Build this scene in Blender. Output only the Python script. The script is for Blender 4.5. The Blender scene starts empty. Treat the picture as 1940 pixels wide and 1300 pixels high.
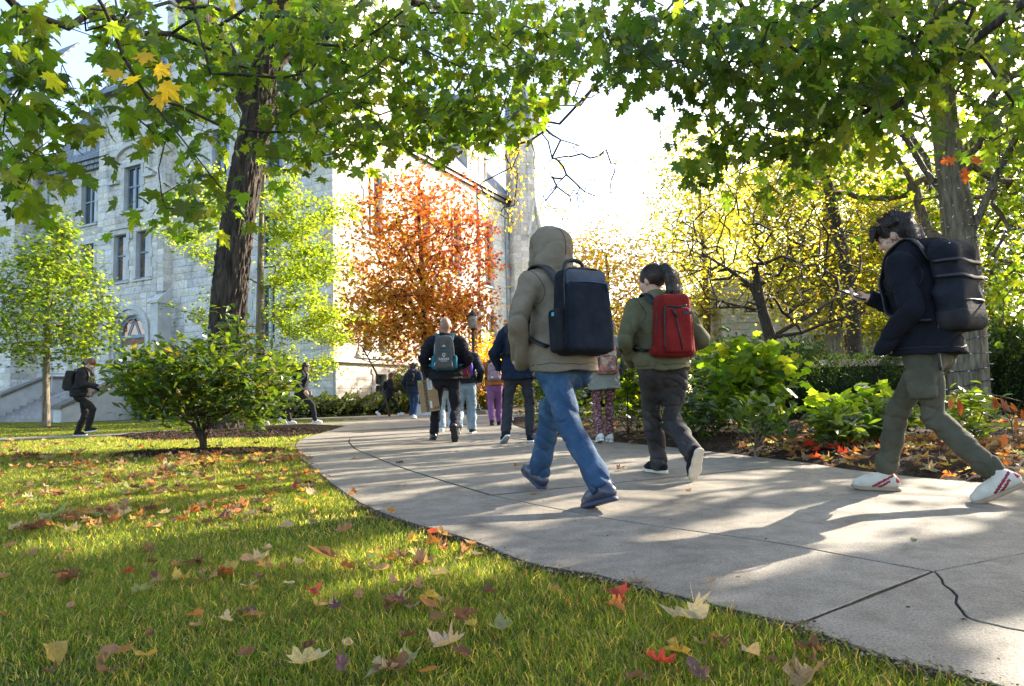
import bpy, math, random
import numpy as np
from mathutils import Vector, Matrix
rad = math.radians
S = bpy.context.scene
COL = S.collection
R0 = np.random.default_rng(7)
# ---------------------------------------------------------------- camera
CAMH = 0.6; F = 1293.3; PITCH = rad(4.5); ROLL = rad(1.4)
cp_, sp_, cr_, sr_ = math.cos(PITCH), math.sin(PITCH), math.cos(ROLL), math.sin(ROLL)
FW = np.array([0, cp_, sp_]); UP0 = np.array([0, -sp_, cp_]); RT0 = np.array([1.0, 0, 0])
RT = RT0 * cr_ - UP0 * sr_; UP = RT0 * sr_ + UP0 * cr_
CAM = np.array([0, 0, CAMH])
camd = bpy.data.cameras.new('camera'); cam = bpy.data.objects.new('camera', camd); COL.objects.link(cam)
camd.lens = 24; camd.sensor_width = 36; camd.clip_start = 0.05; camd.clip_end = 3000
mw = np.eye(4); mw[:3, 0] = RT; mw[:3, 1] = UP; mw[:3, 2] = -FW; mw[:3, 3] = CAM
cam.matrix_world = Matrix(mw.tolist()); S.camera = cam
# ---------------------------------------------------------------- sky, sun, exposure
SUN_AZ = rad(54); SUN_EL = rad(27)          # azimuth to the right of the view direction (+Y)
SUNV = np.array([math.sin(SUN_AZ) * math.cos(SUN_EL), math.cos(SUN_AZ) * math.cos(SUN_EL), math.sin(SUN_EL)])
W = bpy.data.worlds.new('World'); S.world = W; W.use_nodes = True
nt = W.node_tree
sky = nt.nodes.new('ShaderNodeTexSky'); sky.sky_type = 'NISHITA'; sky.sun_disc = False
sky.sun_elevation = SUN_EL; sky.sun_rotation = SUN_AZ
sky.air_density = 1.0; sky.dust_density = 2.6; sky.ozone_density = 0.7; sky.altitude = 150
nt.links.new(sky.outputs[0], nt.nodes['Background'].inputs[0]); nt.nodes['Background'].inputs[1].default_value = 0.15
sd = bpy.data.lights.new('sun', 'SUN'); sd.energy = 4.8; sd.angle = rad(0.4); sd.color = (1.0, 0.90, 0.74)
so = bpy.data.objects.new('sun', sd); COL.objects.link(so); so.location = (30, 30, 30)
so.rotation_euler = Vector((-SUNV).tolist()).to_track_quat('-Z', 'Y').to_euler()
S.view_settings.view_transform = 'Standard'; S.view_settings.look = 'None'
S.view_settings.exposure = 2.12; S.view_settings.gamma = 1.0; S.view_settings.use_curve_mapping = False
S.cycles.use_denoising = True
try: S.cycles.denoiser = 'OPENIMAGEDENOISE'
except Exception: pass
S.cycles.max_bounces = 7; S.cycles.diffuse_bounces = 3; S.cycles.transmission_bounces = 4; S.cycles.glossy_bounces = 2
S.cycles.transparent_max_bounces = 6; S.cycles.sample_clamp_indirect = 6.0
S.cycles.caustics_reflective = False; S.cycles.caustics_refractive = False
# ---------------------------------------------------------------- pixel helpers (photo pixels -> places)
def ray(px, py): return FW + (px - 970) / F * RT + (650 - py) / F * UP
def G(px, py, z=0.0):
    d = ray(px, py); return CAM + d * ((z - CAMH) / d[2])
def P(px, py, Y):
    d = ray(px, py); return CAM + d * (Y / d[1])
def proj(p):
    q = np.asarray(p) - CAM; z = q @ FW
    return 970 + F * (q @ RT) / z, 650 - F * (q @ UP) / z, z
# ---------------------------------------------------------------- scene objects
def link(o, parent=None):
    COL.objects.link(o)
    if parent is not None: o.parent = parent
    return o
def tag(o, label=None, cat=None, group=None, kind=None):
    if label: o['label'] = label
    if cat: o['category'] = cat
    if group: o['group'] = group
    if kind: o['kind'] = kind
    return o
def thing(name, label, cat, loc=(0, 0, 0), rz=0.0, group=None):
    o = bpy.data.objects.new(name, None); COL.objects.link(o); o.empty_display_size = 0.1
    o.location = [float(v) for v in loc]; o.rotation_euler = (0, 0, rz)
    return tag(o, label, cat, group)
def mesh_np(name, V, faces, mats=None, col=None, smooth=False, midx=None):
    """faces: int array (n,3) or (n,4), or a list of such arrays / of tuples"""
    me = bpy.data.meshes.new(name)
    V = np.ascontiguousarray(V, dtype=np.float32)
    if isinstance(faces, np.ndarray): faces = [faces]
    if len(faces) and not isinstance(faces[0], np.ndarray):
        loops = np.fromiter((i for f in faces for i in f), dtype=np.int32)
        tot = np.fromiter((len(f) for f in faces), dtype=np.int32)
    else:
        faces = [f for f in faces if len(f)]
        loops = np.concatenate([f.ravel() for f in faces]).astype(np.int32) if faces else np.zeros(0, np.int32)
        tot = np.concatenate([np.full(len(f), f.shape[1]) for f in faces]).astype(np.int32) if faces else np.zeros(0, np.int32)
    st = np.concatenate([[0], np.cumsum(tot)[:-1]]).astype(np.int32) if len(tot) else np.zeros(0, np.int32)
    me.vertices.add(len(V)); me.vertices.foreach_set('co', V.ravel())
    me.loops.add(len(loops)); me.loops.foreach_set('vertex_index', loops)
    me.polygons.add(len(tot)); me.polygons.foreach_set('loop_start', st)
    me.polygons.foreach_set('loop_total', tot)
    me.polygons.foreach_set('use_smooth', np.full(len(tot), bool(smooth)))
    if midx is not None: me.polygons.foreach_set('material_index', np.asarray(midx, dtype=np.int32))
    if col is not None:
        a = me.color_attributes.new('Col', 'FLOAT_COLOR', 'POINT')
        c = np.ones((len(V), 4), np.float32); c[:, :3] = col; a.data.foreach_set('color', c.ravel())
    me.update(calc_edges=True)
    if mats is not None:
        for m in (mats if isinstance(mats, (list, tuple)) else [mats]): me.materials.append(m)
    return me
def obj(name, me, parent=None, loc=None):
    o = bpy.data.objects.new(name, me)
    if loc is not None: o.location = [float(v) for v in loc]
    return link(o, parent)
class MB:
    """collects boxes, tubes, prisms; build() links them as one mesh object"""
    def __init__(s): s.v = []; s.f = []; s.n = 0; s.c = []
    def add(s, V, Fc, col=None):
        V = np.asarray(V, float); s.v.append(V)
        for f in Fc: s.f.append(tuple(int(i) + s.n for i in f))
        s.n += len(V)
        if col is not None: s.c.append(np.tile(np.asarray(col, float), (len(V), 1)))
        return s
    def box(s, lo, hi, M=None):
        x0, y0, z0 = lo; x1, y1, z1 = hi
        V = np.array([[x0,y0,z0],[x1,y0,z0],[x1,y1,z0],[x0,y1,z0],[x0,y0,z1],[x1,y0,z1],[x1,y1,z1],[x0,y1,z1]], float)
        if M is not None: V = V @ M[:3, :3].T + M[:3, 3]
        return s.add(V, [(0,3,2,1),(4,5,6,7),(0,1,5,4),(1,2,6,5),(2,3,7,6),(3,0,4,7)])
    def tube(s, pts, r, n=6, cap=True, flat=None, up=None, M=None):
        V, Fc = tube_geo(pts, r, n, cap, flat, up)
        if M is not None: V = V @ M[:3, :3].T + M[:3, 3]
        return s.add(V, Fc)
    def prism(s, poly, M, d0, d1):
        """poly: 2d outline; M 4x4 maps (x, y, depth) to the world"""
        n = len(poly); p = np.asarray(poly, float)
        V = np.zeros((2 * n, 3)); V[:n, :2] = p; V[:n, 2] = d0; V[n:, :2] = p; V[n:, 2] = d1
        V = V @ M[:3, :3].T + M[:3, 3]
        Fc = [tuple(range(n))[::-1], tuple(range(n, 2 * n))] + [(i, (i + 1) % n, (i + 1) % n + n, i + n) for i in range(n)]
        return s.add(V, Fc)
    def build(s, name, mat, parent=None, loc=None, smooth=False):
        V = np.concatenate(s.v) if s.v else np.zeros((0, 3))
        if loc is not None: V = V - np.asarray(loc, float)
        me = mesh_np(name, V, s.f, mat, np.concatenate(s.c) if s.c else None, smooth)
        return obj(name, me, parent, loc)
def tube_geo(pts, r, n=6, cap=True, flat=None, up=None):
    pts = np.asarray(pts, float); k = len(pts); r = np.broadcast_to(np.asarray(r, float), (k,))
    t = np.gradient(pts, axis=0); t /= np.linalg.norm(t, axis=1)[:, None] + 1e-12
    u = np.array(up if up is not None else ([0, 0, 1.0] if abs(t[0][2]) < .9 else [1.0, 0, 0]), float)
    V = np.zeros((k * n, 3)); a = np.arange(n) / n * 2 * math.pi; ca, sa = np.cos(a), np.sin(a)
    for i in range(k):
        u = (u if up is None else np.array(up, float)) - t[i] * (t[i] @ u if up is None else t[i] @ np.array(up, float))
        u /= np.linalg.norm(u) + 1e-12
        w = np.cross(t[i], u)
        fx, fy = (1, 1) if flat is None else flat
        V[i * n:(i + 1) * n] = pts[i] + r[i] * (fx * ca[:, None] * u + fy * sa[:, None] * w)
    Fc = []
    for i in range(k - 1):
        for j in range(n):
            Fc.append((i * n + j, i * n + (j + 1) % n, (i + 1) * n + (j + 1) % n, (i + 1) * n + j))
    if cap: Fc.append(tuple(range(n))[::-1]); Fc.append(tuple(range((k - 1) * n, k * n)))
    return V, Fc
def mat4(loc, xa, ya, za):
    m = np.eye(4); m[:3, 0] = xa; m[:3, 1] = ya; m[:3, 2] = za; m[:3, 3] = loc; return m
def bez(ps, n):
    """smooth curve through the control points (Catmull-Rom)"""
    p = np.asarray(ps, float); p = np.vstack([2 * p[0] - p[1], p, 2 * p[-1] - p[-2]])
    out = []
    m = len(p) - 3
    for i in range(m):
        for t in np.linspace(0, 1, n, endpoint=False):
            a, b, c, d = p[i:i + 4]
            out.append(.5 * (2 * b + (c - a) * t + (2 * a - 5 * b + 4 * c - d) * t * t + (3 * b - a - 3 * c + d) * t ** 3))
    out.append(p[-2]); return np.array(out)
def inpoly(x, y, poly):
    x = np.asarray(x, float); y = np.asarray(y, float); c = np.zeros(x.shape, bool); n = len(poly); j = n - 1
    for i in range(n):
        xi, yi = poly[i][0], poly[i][1]; xj, yj = poly[j][0], poly[j][1]
        if yi != yj:
            c ^= ((yi > y) != (yj > y)) & (x < (xj - xi) * (y - yi) / (yj - yi) + xi)
        j = i
    return c
# ---------------------------------------------------------------- materials
class NT:
    def __init__(s, name):
        s.m = bpy.data.materials.new(name); s.m.use_nodes = True; s.t = s.m.node_tree
        s.t.nodes.clear(); s.out = s.t.nodes.new('ShaderNodeOutputMaterial')
    def n(s, typ, ins=None, **kw):
        nd = s.t.nodes.new('ShaderNode' + typ)
        for k, v in kw.items(): setattr(nd, k, v)
        for k, v in (ins or {}).items():
            i = nd.inputs[k]
            if hasattr(v, 'links') or isinstance(v, bpy.types.NodeSocket): s.t.links.new(v, i)
            else:
                if isinstance(v, tuple) and len(v) == 3 and i.type == 'RGBA': v = v + (1,)
                i.default_value = v
        return nd
    def mix(s, a, b, f, mode='MIX'):
        nd = s.t.nodes.new('ShaderNodeMix'); nd.data_type = 'RGBA'; nd.blend_type = mode
        for k, v in ((0, f), (6, a), (7, b)):
            if isinstance(v, bpy.types.NodeSocket): s.t.links.new(v, nd.inputs[k])
            else: nd.inputs[k].default_value = (v + (1,)) if isinstance(v, tuple) and len(v) == 3 else v
        return nd.outputs[2]
    def ramp(s, f, stops):
        nd = s.t.nodes.new('ShaderNodeValToRGB'); s.t.links.new(f, nd.inputs[0]); e = nd.color_ramp.elements
        while len(e) < len(stops): e.new(.5)
        for i, (p, c) in enumerate(stops): e[i].position = p; e[i].color = (c + (1,)) if len(c) == 3 else c
        return nd.outputs[0]
    def noise(s, co, scale, detail=4, rough=.55, dist=0.0):
        return s.n('TexNoise', {'Vector': co, 'Scale': scale, 'Detail': detail, 'Roughness': rough, 'Distortion': dist}).outputs[0]
    def coord(s, kind='Object'): return s.n('TexCoord').outputs[kind]
    def mapv(s, co, scale=(1, 1, 1), rot=(0, 0, 0)): return s.n('Mapping', {'Vector': co, 'Scale': scale, 'Rotation': rot}).outputs[0]
    def bump(s, h, dist=.01, st=1.0, normal=None):
        d = {'Height': h, 'Distance': dist, 'Strength': st}
        if normal is not None: d['Normal'] = normal
        return s.n('Bump', d).outputs[0]
    def fin(s, sh):
        s.t.links.new(sh, s.out.inputs[0]); return s.m
    def bsdf(s, **k):
        ins = {}
        for a, b in k.items(): ins[{'base': 'Base Color', 'rough': 'Roughness', 'metal': 'Metallic', 'normal': 'Normal', 'spec': 'Specular IOR Level', 'sheen': 'Sheen Weight', 'coat': 'Coat Weight', 'sss': 'Subsurface Weight'}[a]] = b
        return s.n('BsdfPrincipled', ins).outputs[0]
def pm(name, c1, c2=None, scale=6.0, rough=.8, bump=.0, bscale=60.0, lo=.35, hi=.65, spec=.3, metal=0.0, sheen=0.0, stretch=(1, 1, 1), bd=3):
    """general procedural surface: two tones broken by noise, fine relief"""
    n = NT(name); co = n.mapv(n.coord(), stretch)
    c2 = c2 or tuple(min(1, v * 1.25) for v in c1)
    base = n.ramp(n.noise(co, scale, 5), [(lo, c1), (hi, c2)])
    kw = dict(base=base, rough=rough, spec=spec, metal=metal, sheen=sheen)
    if bump: kw['normal'] = n.bump(n.noise(co, bscale, bd), bump)
    return n.fin(n.bsdf(**kw))
def leafmat(name, trans=.5, rough=.45, tint=(1.9, 1.7, .8), spec=.35):
    n = NT(name)
    at = n.n('Attribute', attribute_name='Col').outputs['Color']
    c = n.mix(at, n.n('ObjectInfo').outputs['Color'], 1.0, 'MULTIPLY')
    c = n.mix(c, n.ramp(n.noise(n.coord(), 22, 3), [(.3, (.72, .72, .66)), (.7, (1.15, 1.12, 1.1))]), 1.0, 'MULTIPLY')
    ct = n.mix(c, tint, 1.0, 'MULTIPLY')
    b = n.bsdf(base=c, rough=rough, spec=spec)
    t = n.n('BsdfTranslucent', {'Color': ct}).outputs[0]
    return n.fin(n.n('MixShader', {0: trans, 1: b, 2: t}).outputs[0])
M = {}
M['leaf'] = leafmat('leaf_green', .62, tint=(2.75, 2.6, .8))
M['leaf_glossy'] = leafmat('leaf_glossy', .42, .30, (2.4, 2.1, .7), spec=.45)
M['leaf_dry'] = leafmat('leaf_dry', .45, .6, (1.7, 1.45, .9), spec=.2)
M['grass'] = leafmat('grass_blades', .62, .45, (3.6, 3.3, 1.1), spec=.35)
M['needle'] = leafmat('hedge_foliage', .3, .5, (1.7, 1.6, .7), spec=.3)
def bark(name, c1, c2, sx=1.0, bump=.04):
    n = NT(name); co = n.mapv(n.coord(), (14 * sx, 14 * sx, 2.2 * sx))
    h = n.noise(co, 1.0, 6, .6, .6)
    h2 = n.noise(n.coord(), 3.0, 3)
    base = n.mix(n.ramp(h, [(.36, c1), (.66, c2)]), n.ramp(h2, [(.3, (.8, .8, .8)), (.7, (1.15, 1.12, 1.05))]), 1.0, 'MULTIPLY')
    return n.fin(n.bsdf(base=base, rough=.9, spec=.2, normal=n.bump(h, bump)))
M['bark_dark'] = bark('bark_dark', (.022, .016, .012), (.085, .067, .052), .55, .12)
M['bark_grey'] = bark('bark_grey', (.09, .072, .05), (.26, .215, .16), 1.3, .03)
M['bark_twig'] = bark('bark_twig', (.03, .023, .018), (.09, .07, .055), 3, .01)
def fabric(name, c1, c2=None, scale=9, weave=900, bump=.0015, rough=.9, sheen=0.0, stretch=(1, 1, 1), crease=.014):
    n = NT(name); co = n.mapv(n.coord(), stretch)
    c2 = c2 or tuple(min(1, v * 1.3) for v in c1)
    base = n.ramp(n.noise(co, scale, 5, .6), [(.35, c1), (.68, c2)])
    base = n.mix(base, n.ramp(n.noise(co, weave * .5, 2), [(.3, (.8, .8, .8)), (.7, (1.18, 1.18, 1.18))]), 1.0, 'MULTIPLY')
    rg = n.n('TexNoise', {'Vector': co, 'Scale': 5.5, 'Detail': 3.0, 'Roughness': .55, 'Distortion': .9}, noise_type='RIDGED_MULTIFRACTAL').outputs[0]
    nr = n.bump(n.noise(co, 26, 4), .006, .7, n.bump(rg, crease, .8))
    return n.fin(n.bsdf(base=base, rough=rough, spec=.15, sheen=sheen, normal=n.bump(n.noise(co, weave, 2), bump, 1.0, nr)))
# ---------------------------------------------------------------- distance-field modelling (bodies, clothes, bags)
def smin(a, b, k):
    if k <= 0: return np.minimum(a, b)
    h = np.maximum(k - np.abs(a - b), 0) / k
    return np.minimum(a, b) - h * h * k * .25
def smax(a, b, k): return -smin(-a, -b, k)
def V3(*a): return np.array(a, float)
def nrm(v):
    v = np.asarray(v, float); return v / (np.linalg.norm(v) + 1e-12)
class Field:
    def __init__(s, lo, hi, h):
        s.lo = np.asarray(lo, float); s.h = h
        s.n = np.maximum(np.ceil((np.asarray(hi) - s.lo) / h).astype(int) + 1, 4)
        s.ax = [(s.lo[i] + h * np.arange(s.n[i])).astype(np.float32) for i in range(3)]
        s.d = np.full(s.n, .5, np.float32)
    def block(s, lo, hi, m):
        i0 = np.clip(np.floor((np.asarray(lo) - m - s.lo) / s.h).astype(int), 0, s.n)
        i1 = np.clip(np.ceil((np.asarray(hi) + m - s.lo) / s.h).astype(int) + 1, 0, s.n)
        if np.any(i1 <= i0): return None, None
        sl = tuple(slice(a, b) for a, b in zip(i0, i1))
        X, Y, Z = np.meshgrid(s.ax[0][sl[0]], s.ax[1][sl[1]], s.ax[2][sl[2]], indexing='ij')
        return sl, np.stack([X, Y, Z], -1)
    def _put(s, lo, hi, fn, k, op):
        m = max(.05, 3 * k, 4 * s.h)
        sl, p = s.block(lo, hi, m)
        if sl is None: return s
        d = fn(p).astype(np.float32)
        if op == 'u': s.d[sl] = smin(s.d[sl], d, k)
        elif op == 's': s.d[sl] = smax(s.d[sl], -d, k)
        return s
    def cap(s, a, b, ra, rb, k=.03, op='u', quilt=None, flat=None):
        a = np.asarray(a, float); b = np.asarray(b, float); ab = b - a; L = np.linalg.norm(ab) + 1e-9; u = ab / L
        def fn(p):
            q = p - a.astype(np.float32); t = np.clip(q @ u, 0, L)
            w = q - t[..., None] * u
            if flat is not None:
                fa = nrm(flat[0]); c = w @ fa; w = w + (c * (1 / flat[1] - 1))[..., None] * fa
            r = ra + (rb - ra) * t / L
            if quilt: r = r + quilt[0] * (np.abs(np.sin(math.pi * t / quilt[1] + quilt[2])) - .6)
            dd = np.sqrt((w * w).sum(-1)) - r
            return dd * (min(1, flat[1]) if flat is not None else 1)
        rm = max(ra, rb) * (1 if flat is None else max(1, flat[1]))
        return s._put(np.minimum(a, b) - rm, np.maximum(a, b) + rm, fn, k, op)
    def chain(s, pts, rr, k=.03, **kw):
        for i in range(len(pts) - 1): s.cap(pts[i], pts[i + 1], rr[i], rr[i + 1], k, **kw)
        return s
    def loft(s, pts, rx, ry, xa, k=.04, quilt=None):
        xa = nrm(xa)
        for i in range(len(pts) - 1):
            a = np.asarray(pts[i], float); b = np.asarray(pts[i + 1], float); ab = b - a; L = np.linalg.norm(ab) + 1e-9; u = ab / L
            x0 = nrm(xa - u * (xa @ u)); y0 = np.cross(u, x0)
            def fn(p, a=a, u=u, L=L, x0=x0, y0=y0, i=i):
                q = p - a.astype(np.float32); t = np.clip(q @ u, 0, L); f = t / L
                w = q - t[..., None] * u
                RX = rx[i] + (rx[i + 1] - rx[i]) * f; RY = ry[i] + (ry[i + 1] - ry[i]) * f
                if quilt:
                    e = quilt[0] * (np.abs(np.sin(math.pi * (p[..., 2]) / quilt[1])) - .6); RX = RX + e; RY = RY + e
                al = w @ u
                l = np.sqrt((w @ x0 / RX) ** 2 + (w @ y0 / RY) ** 2 + (al / np.minimum(RX, RY)) ** 2)
                g = np.sqrt((w @ x0 / RX ** 2) ** 2 + (w @ y0 / RY ** 2) ** 2 + (al / np.minimum(RX, RY) ** 2) ** 2) + 1e-6
                return np.where(l < .2, -np.minimum(RX, RY) * .8, (l - 1) * l / g)
            m = max(rx[i], rx[i + 1], ry[i], ry[i + 1])
            s._put(np.minimum(a, b) - m, np.maximum(a, b) + m, fn, k, 'u')
        return s
    def ell(s, c, r, k=.03, op='u', Rm=None):
        c = np.asarray(c, float); r = np.asarray(r, float)
        def fn(p):
            q = p - c.astype(np.float32)
            if Rm is not None: q = q @ Rm
            k0 = np.sqrt(((q / r) ** 2).sum(-1)); k1 = np.sqrt(((q / (r * r)) ** 2).sum(-1)) + 1e-6
            return np.where(k0 < .2, -r.min() * .8, k0 * (k0 - 1) / k1)
        m = r.max()
        return s._put(c - m, c + m, fn, k, op)
    def box(s, c, hs, rnd, k=.02, op='u', Rm=None, taper=None):
        """rounded box; Rm columns = box axes; taper = (ax, f): x/y half size shrinks by f at +ax end"""
        c = np.asarray(c, float); hs = np.asarray(hs, float)
        def fn(p):
            q = p - c.astype(np.float32)
            if Rm is not None: q = q @ Rm
            hh = np.broadcast_to(hs, q.shape)
            if taper:
                f = 1 - taper[1] * np.clip((q[..., 2] / hs[2] + 1) * .5, 0, 1) ** taper[0]
                q = np.stack([q[..., 0] / f, q[..., 1] / (.4 * f + .6), q[..., 2]], -1)
            e = np.abs(q) - (hh - rnd)
            return np.sqrt((np.maximum(e, 0) ** 2).sum(-1)) + np.minimum(e.max(-1), 0) - rnd
        m = float(np.linalg.norm(hs))
        return s._put(c - m, c + m, fn, k, op)
    def cut(s, o, n, lo, hi, k=.006):
        """remove what lies on the +n side of the plane through o, inside the block lo..hi"""
        sl, p = s.block(lo, hi, 0)
        if sl is None: return s
        d = ((p - np.asarray(o, np.float32)) @ nrm(n)).astype(np.float32)
        s.d[sl] = smax(s.d[sl], d, k); return s
    def warp(s, fn):
        X, Y, Z = np.meshgrid(*s.ax, indexing='ij')
        m = np.abs(s.d) < .06
        p = np.stack([X[m], Y[m], Z[m]], -1); s.d[m] += fn(p).astype(np.float32); return s
    def mesh(s):
        """naive surface nets"""
        d = s.d; n = d.shape
        ins = d < 0
        cnt = np.zeros(np.array(n) - 1, np.int32)
        for dx in (0, 1):
            for dy in (0, 1):
                for dz in (0, 1): cnt += ins[dx:n[0] - 1 + dx, dy:n[1] - 1 + dy, dz:n[2] - 1 + dz]
        act = (cnt > 0) & (cnt < 8)
        idx = np.full(act.shape, -1, np.int64); cells = np.argwhere(act); idx[act] = np.arange(len(cells))
        acc = np.zeros((len(cells), 3)); w = np.zeros(len(cells))
        corners = [(a, b, c) for a in (0, 1) for b in (0, 1) for c in (0, 1)]
        cv = {c: d[cells[:, 0] + c[0], cells[:, 1] + c[1], cells[:, 2] + c[2]].astype(float) for c in corners}
        for a in corners:
            for ax in range(3):
                if a[ax] == 0:
                    b = list(a); b[ax] = 1; b = tuple(b)
                    va, vb = cv[a], cv[b]; m = (va < 0) != (vb < 0)
                    t = va[m] / (va[m] - vb[m]); q = np.tile(np.array(a, float), (m.sum(), 1)); q[:, ax] = t
                    acc[m] += q; w[m] += 1
        V = (cells + acc / w[:, None]) * s.h + s.lo
        quads = []
        for ax in range(3):
            o1, o2 = [i for i in range(3) if i != ax]
            sa = [slice(None)] * 3; sb = [slice(None)] * 3
            sa[ax] = slice(0, -1); sb[ax] = slice(1, None)
            A = ins[tuple(sa)]; B = ins[tuple(sb)]
            e = np.argwhere(A != B)
            e = e[(e[:, o1] > 0) & (e[:, o2] > 0) & (e[:, o1] < n[o1] - 1) & (e[:, o2] < n[o2] - 1)]
            if not len(e): continue
            fl = A[e[:, 0], e[:, 1], e[:, 2]]
            def cid(d1, d2):
                q = e.copy(); q[:, o1] -= d1; q[:, o2] -= d2; return idx[q[:, 0], q[:, 1], q[:, 2]]
            Q = np.stack([cid(1, 1), cid(0, 1), cid(0, 0), cid(1, 0)], 1)
            if ax == 1: fl = ~fl
            Q[~fl] = Q[~fl][:, ::-1]
            quads.append(Q)
        return V, (np.concatenate(quads) if quads else np.zeros((0, 4), np.int64))
def waves(seed, n, kz=(40, 90), kh=(5, 30), warp=1.4):
    r = np.random.default_rng(seed)
    ks = [np.array([r.uniform(-1, 1) * r.uniform(*kh), r.uniform(-1, 1) * r.uniform(*kh), r.uniform(*kz)]) for _ in range(n)]
    ms = [r.normal(0, 9, 3) for _ in range(n)]; ph = r.uniform(0, 6.28, (n, 2))
    def fn(p):
        o = 0
        for k, m, f in zip(ks, ms, ph): o = o + np.sin(p @ k + f[0] + warp * np.sin(p @ m + f[1]))
        return o / math.sqrt(n)
    return fn
# ================================================================ GROUND, PATHS, BEDS
def smat_ground():
    n = NT('lawn_soil'); co = n.coord()
    base = n.ramp(n.noise(co, 1.3, 6), [(.3, (.030, .036, .012)), (.55, (.05, .07, .018)), (.75, (.075, .085, .03))])
    fine = n.noise(co, 45, 4)
    base = n.mix(base, n.ramp(fine, [(.3, (.55, .5, .45)), (.7, (1.3, 1.3, 1.1))]), 1.0, 'MULTIPLY')
    return n.fin(n.bsdf(base=base, rough=.95, spec=.1, normal=n.bump(fine, .02)))
M['ground'] = smat_ground()
def smat_concrete(name, a, b):
    n = NT(name); co = n.n('NewGeometry').outputs['Position']
    big = n.noise(co, .9, 5, .6); mid = n.noise(co, 9, 5, .65); fine = n.noise(co, 150, 4, .75); sp = n.noise(co, 70, 3, .6)
    base = n.ramp(big, [(.3, a), (.7, b)])
    base = n.mix(base, n.ramp(mid, [(.30, (.62, .60, .56)), (.6, (1.08, 1.07, 1.05))]), .85, 'MULTIPLY')
    base = n.mix(base, n.ramp(fine, [(.38, (.50, .47, .43)), (.5, (1.0, 1.0, 1.0)), (.63, (1.42, 1.40, 1.36))]), .85, 'MULTIPLY')
    base = n.mix(base, n.ramp(sp, [(.30, (.50, .47, .44)), (.40, (1.0, 1.0, 1.0))]), .85, 'MULTIPLY')
    st = n.noise(n.mapv(co, (1, 1, 1)), 2.6, 6, .7, .8); base = n.mix(base, n.ramp(st, [(.34, (.66, .63, .58)), (.46, (1.0, 1.0, 1.0))]), .8, 'MULTIPLY')
    h = n.mix(n.mix(fine, sp, .5), mid, .3)
    return n.fin(n.bsdf(base=base, rough=.72, spec=.35, normal=n.bump(h, .006)))
M['concrete'] = smat_concrete('concrete', (.150, .133, .108), (.24, .214, .176))
M['joint'] = pm('joint_grit', (.045, .036, .026), (.10, .085, .065), 60, .95, .01, 200)
def smat_mulch():
    n = NT('mulch'); co = n.coord()
    v = n.n('TexVoronoi', {'Vector': n.mapv(co, (1, 1, 1)), 'Scale': 48.0, 'Randomness': 1.0})
    base = n.ramp(v.outputs['Distance'], [(.05, (.085, .055, .036)), (.5, (.05, .033, .022)), (.8, (.015, .010, .008))])
    base = n.mix(base, v.outputs['Color'], .12, 'OVERLAY')
    base = n.mix(base, n.ramp(n.noise(co, 2.5, 4), [(.3, (.7, .7, .7)), (.7, (1.3, 1.25, 1.2))]), 1.0, 'MULTIPLY')
    return n.fin(n.bsdf(base=base, rough=.95, spec=.1, normal=n.bump(n.noise(co, 60, 4), .05)))
M['mulch'] = smat_mulch()
M['chip'] = leafmat('bark_chips', 0.02, .9, spec=.1)

g = mesh_np('ground', np.array([[-400, -60, -.03], [400, -60, -.03], [400, 900, -.03], [-400, 900, -.03]]), [(0, 1, 2, 3)], M['ground'])
tag(obj('ground', g), kind='structure')
def gp(l): return [G(*p)[:2] for p in l]
Lg = [[V3(2.2, -.5)[:2], V3(1.3, .9)[:2], G(1880, 1295)[:2], G(1700, 1250)[:2]],
      gp([(1250, 1122), (1130, 1090), (1000, 1066), (880, 1020), (760, 985)]), gp([(640, 925), (590, 885), (568, 866)]), gp([(560, 840), (580, 828)])]
Tl = gp([(1510, 1185), (690, 958), (562, 852), (618, 818)])
Tm = gp([(1770, 1083), (930, 938), (668, 846), (690, 820)])
Tr = [np.array([3.45, 3.27])] + gp([(1540, 878), (1030, 826), (968, 798)])
Mg = [gp([(2350, 1330), (2050, 1235), (1940, 1198), (1875, 1184), (1838, 1172), (1822, 1158), (1812, 1128), (1795, 1108)]), gp([(1600, 1052), (1450, 1025), (1200, 990), (1050, 963)]), gp([(820, 905), (750, 882), (700, 862), (676, 852)]), gp([(661, 836), (668, 826)])]
Rg = [[np.array([4.7, 1.0])], gp([(1940, 920), (1750, 905), (1600, 888)]), gp([(1300, 850), (1150, 836)]), gp([(1000, 815), (975, 806)])]
Tl = [None] + Tl; Tm = [None] + Tm; Tr = [None] + Tr
crk = []
_c = Mg[0] + [Tm[1]]; _r = np.random.default_rng(8)
for _i in range(len(_c) - 1):
    for _t in np.linspace(0, 1, 3)[:-1]: crk.append(_c[_i] + (_c[_i + 1] - _c[_i]) * _t + _r.normal(0, .005, 2) * (1 if _i > 1 else 0))
Mg[0] = crk
strips = []
for i in range(4):
    l = ([Tl[i]] if Tl[i] is not None else []) + Lg[i] + [Tl[i + 1]]
    m = ([Tm[i]] if Tm[i] is not None else []) + Mg[i] + [Tm[i + 1]]
    r = ([Tr[i]] if Tr[i] is not None else []) + Rg[i] + [Tr[i + 1]]
    strips.append((l, m, r))
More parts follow.
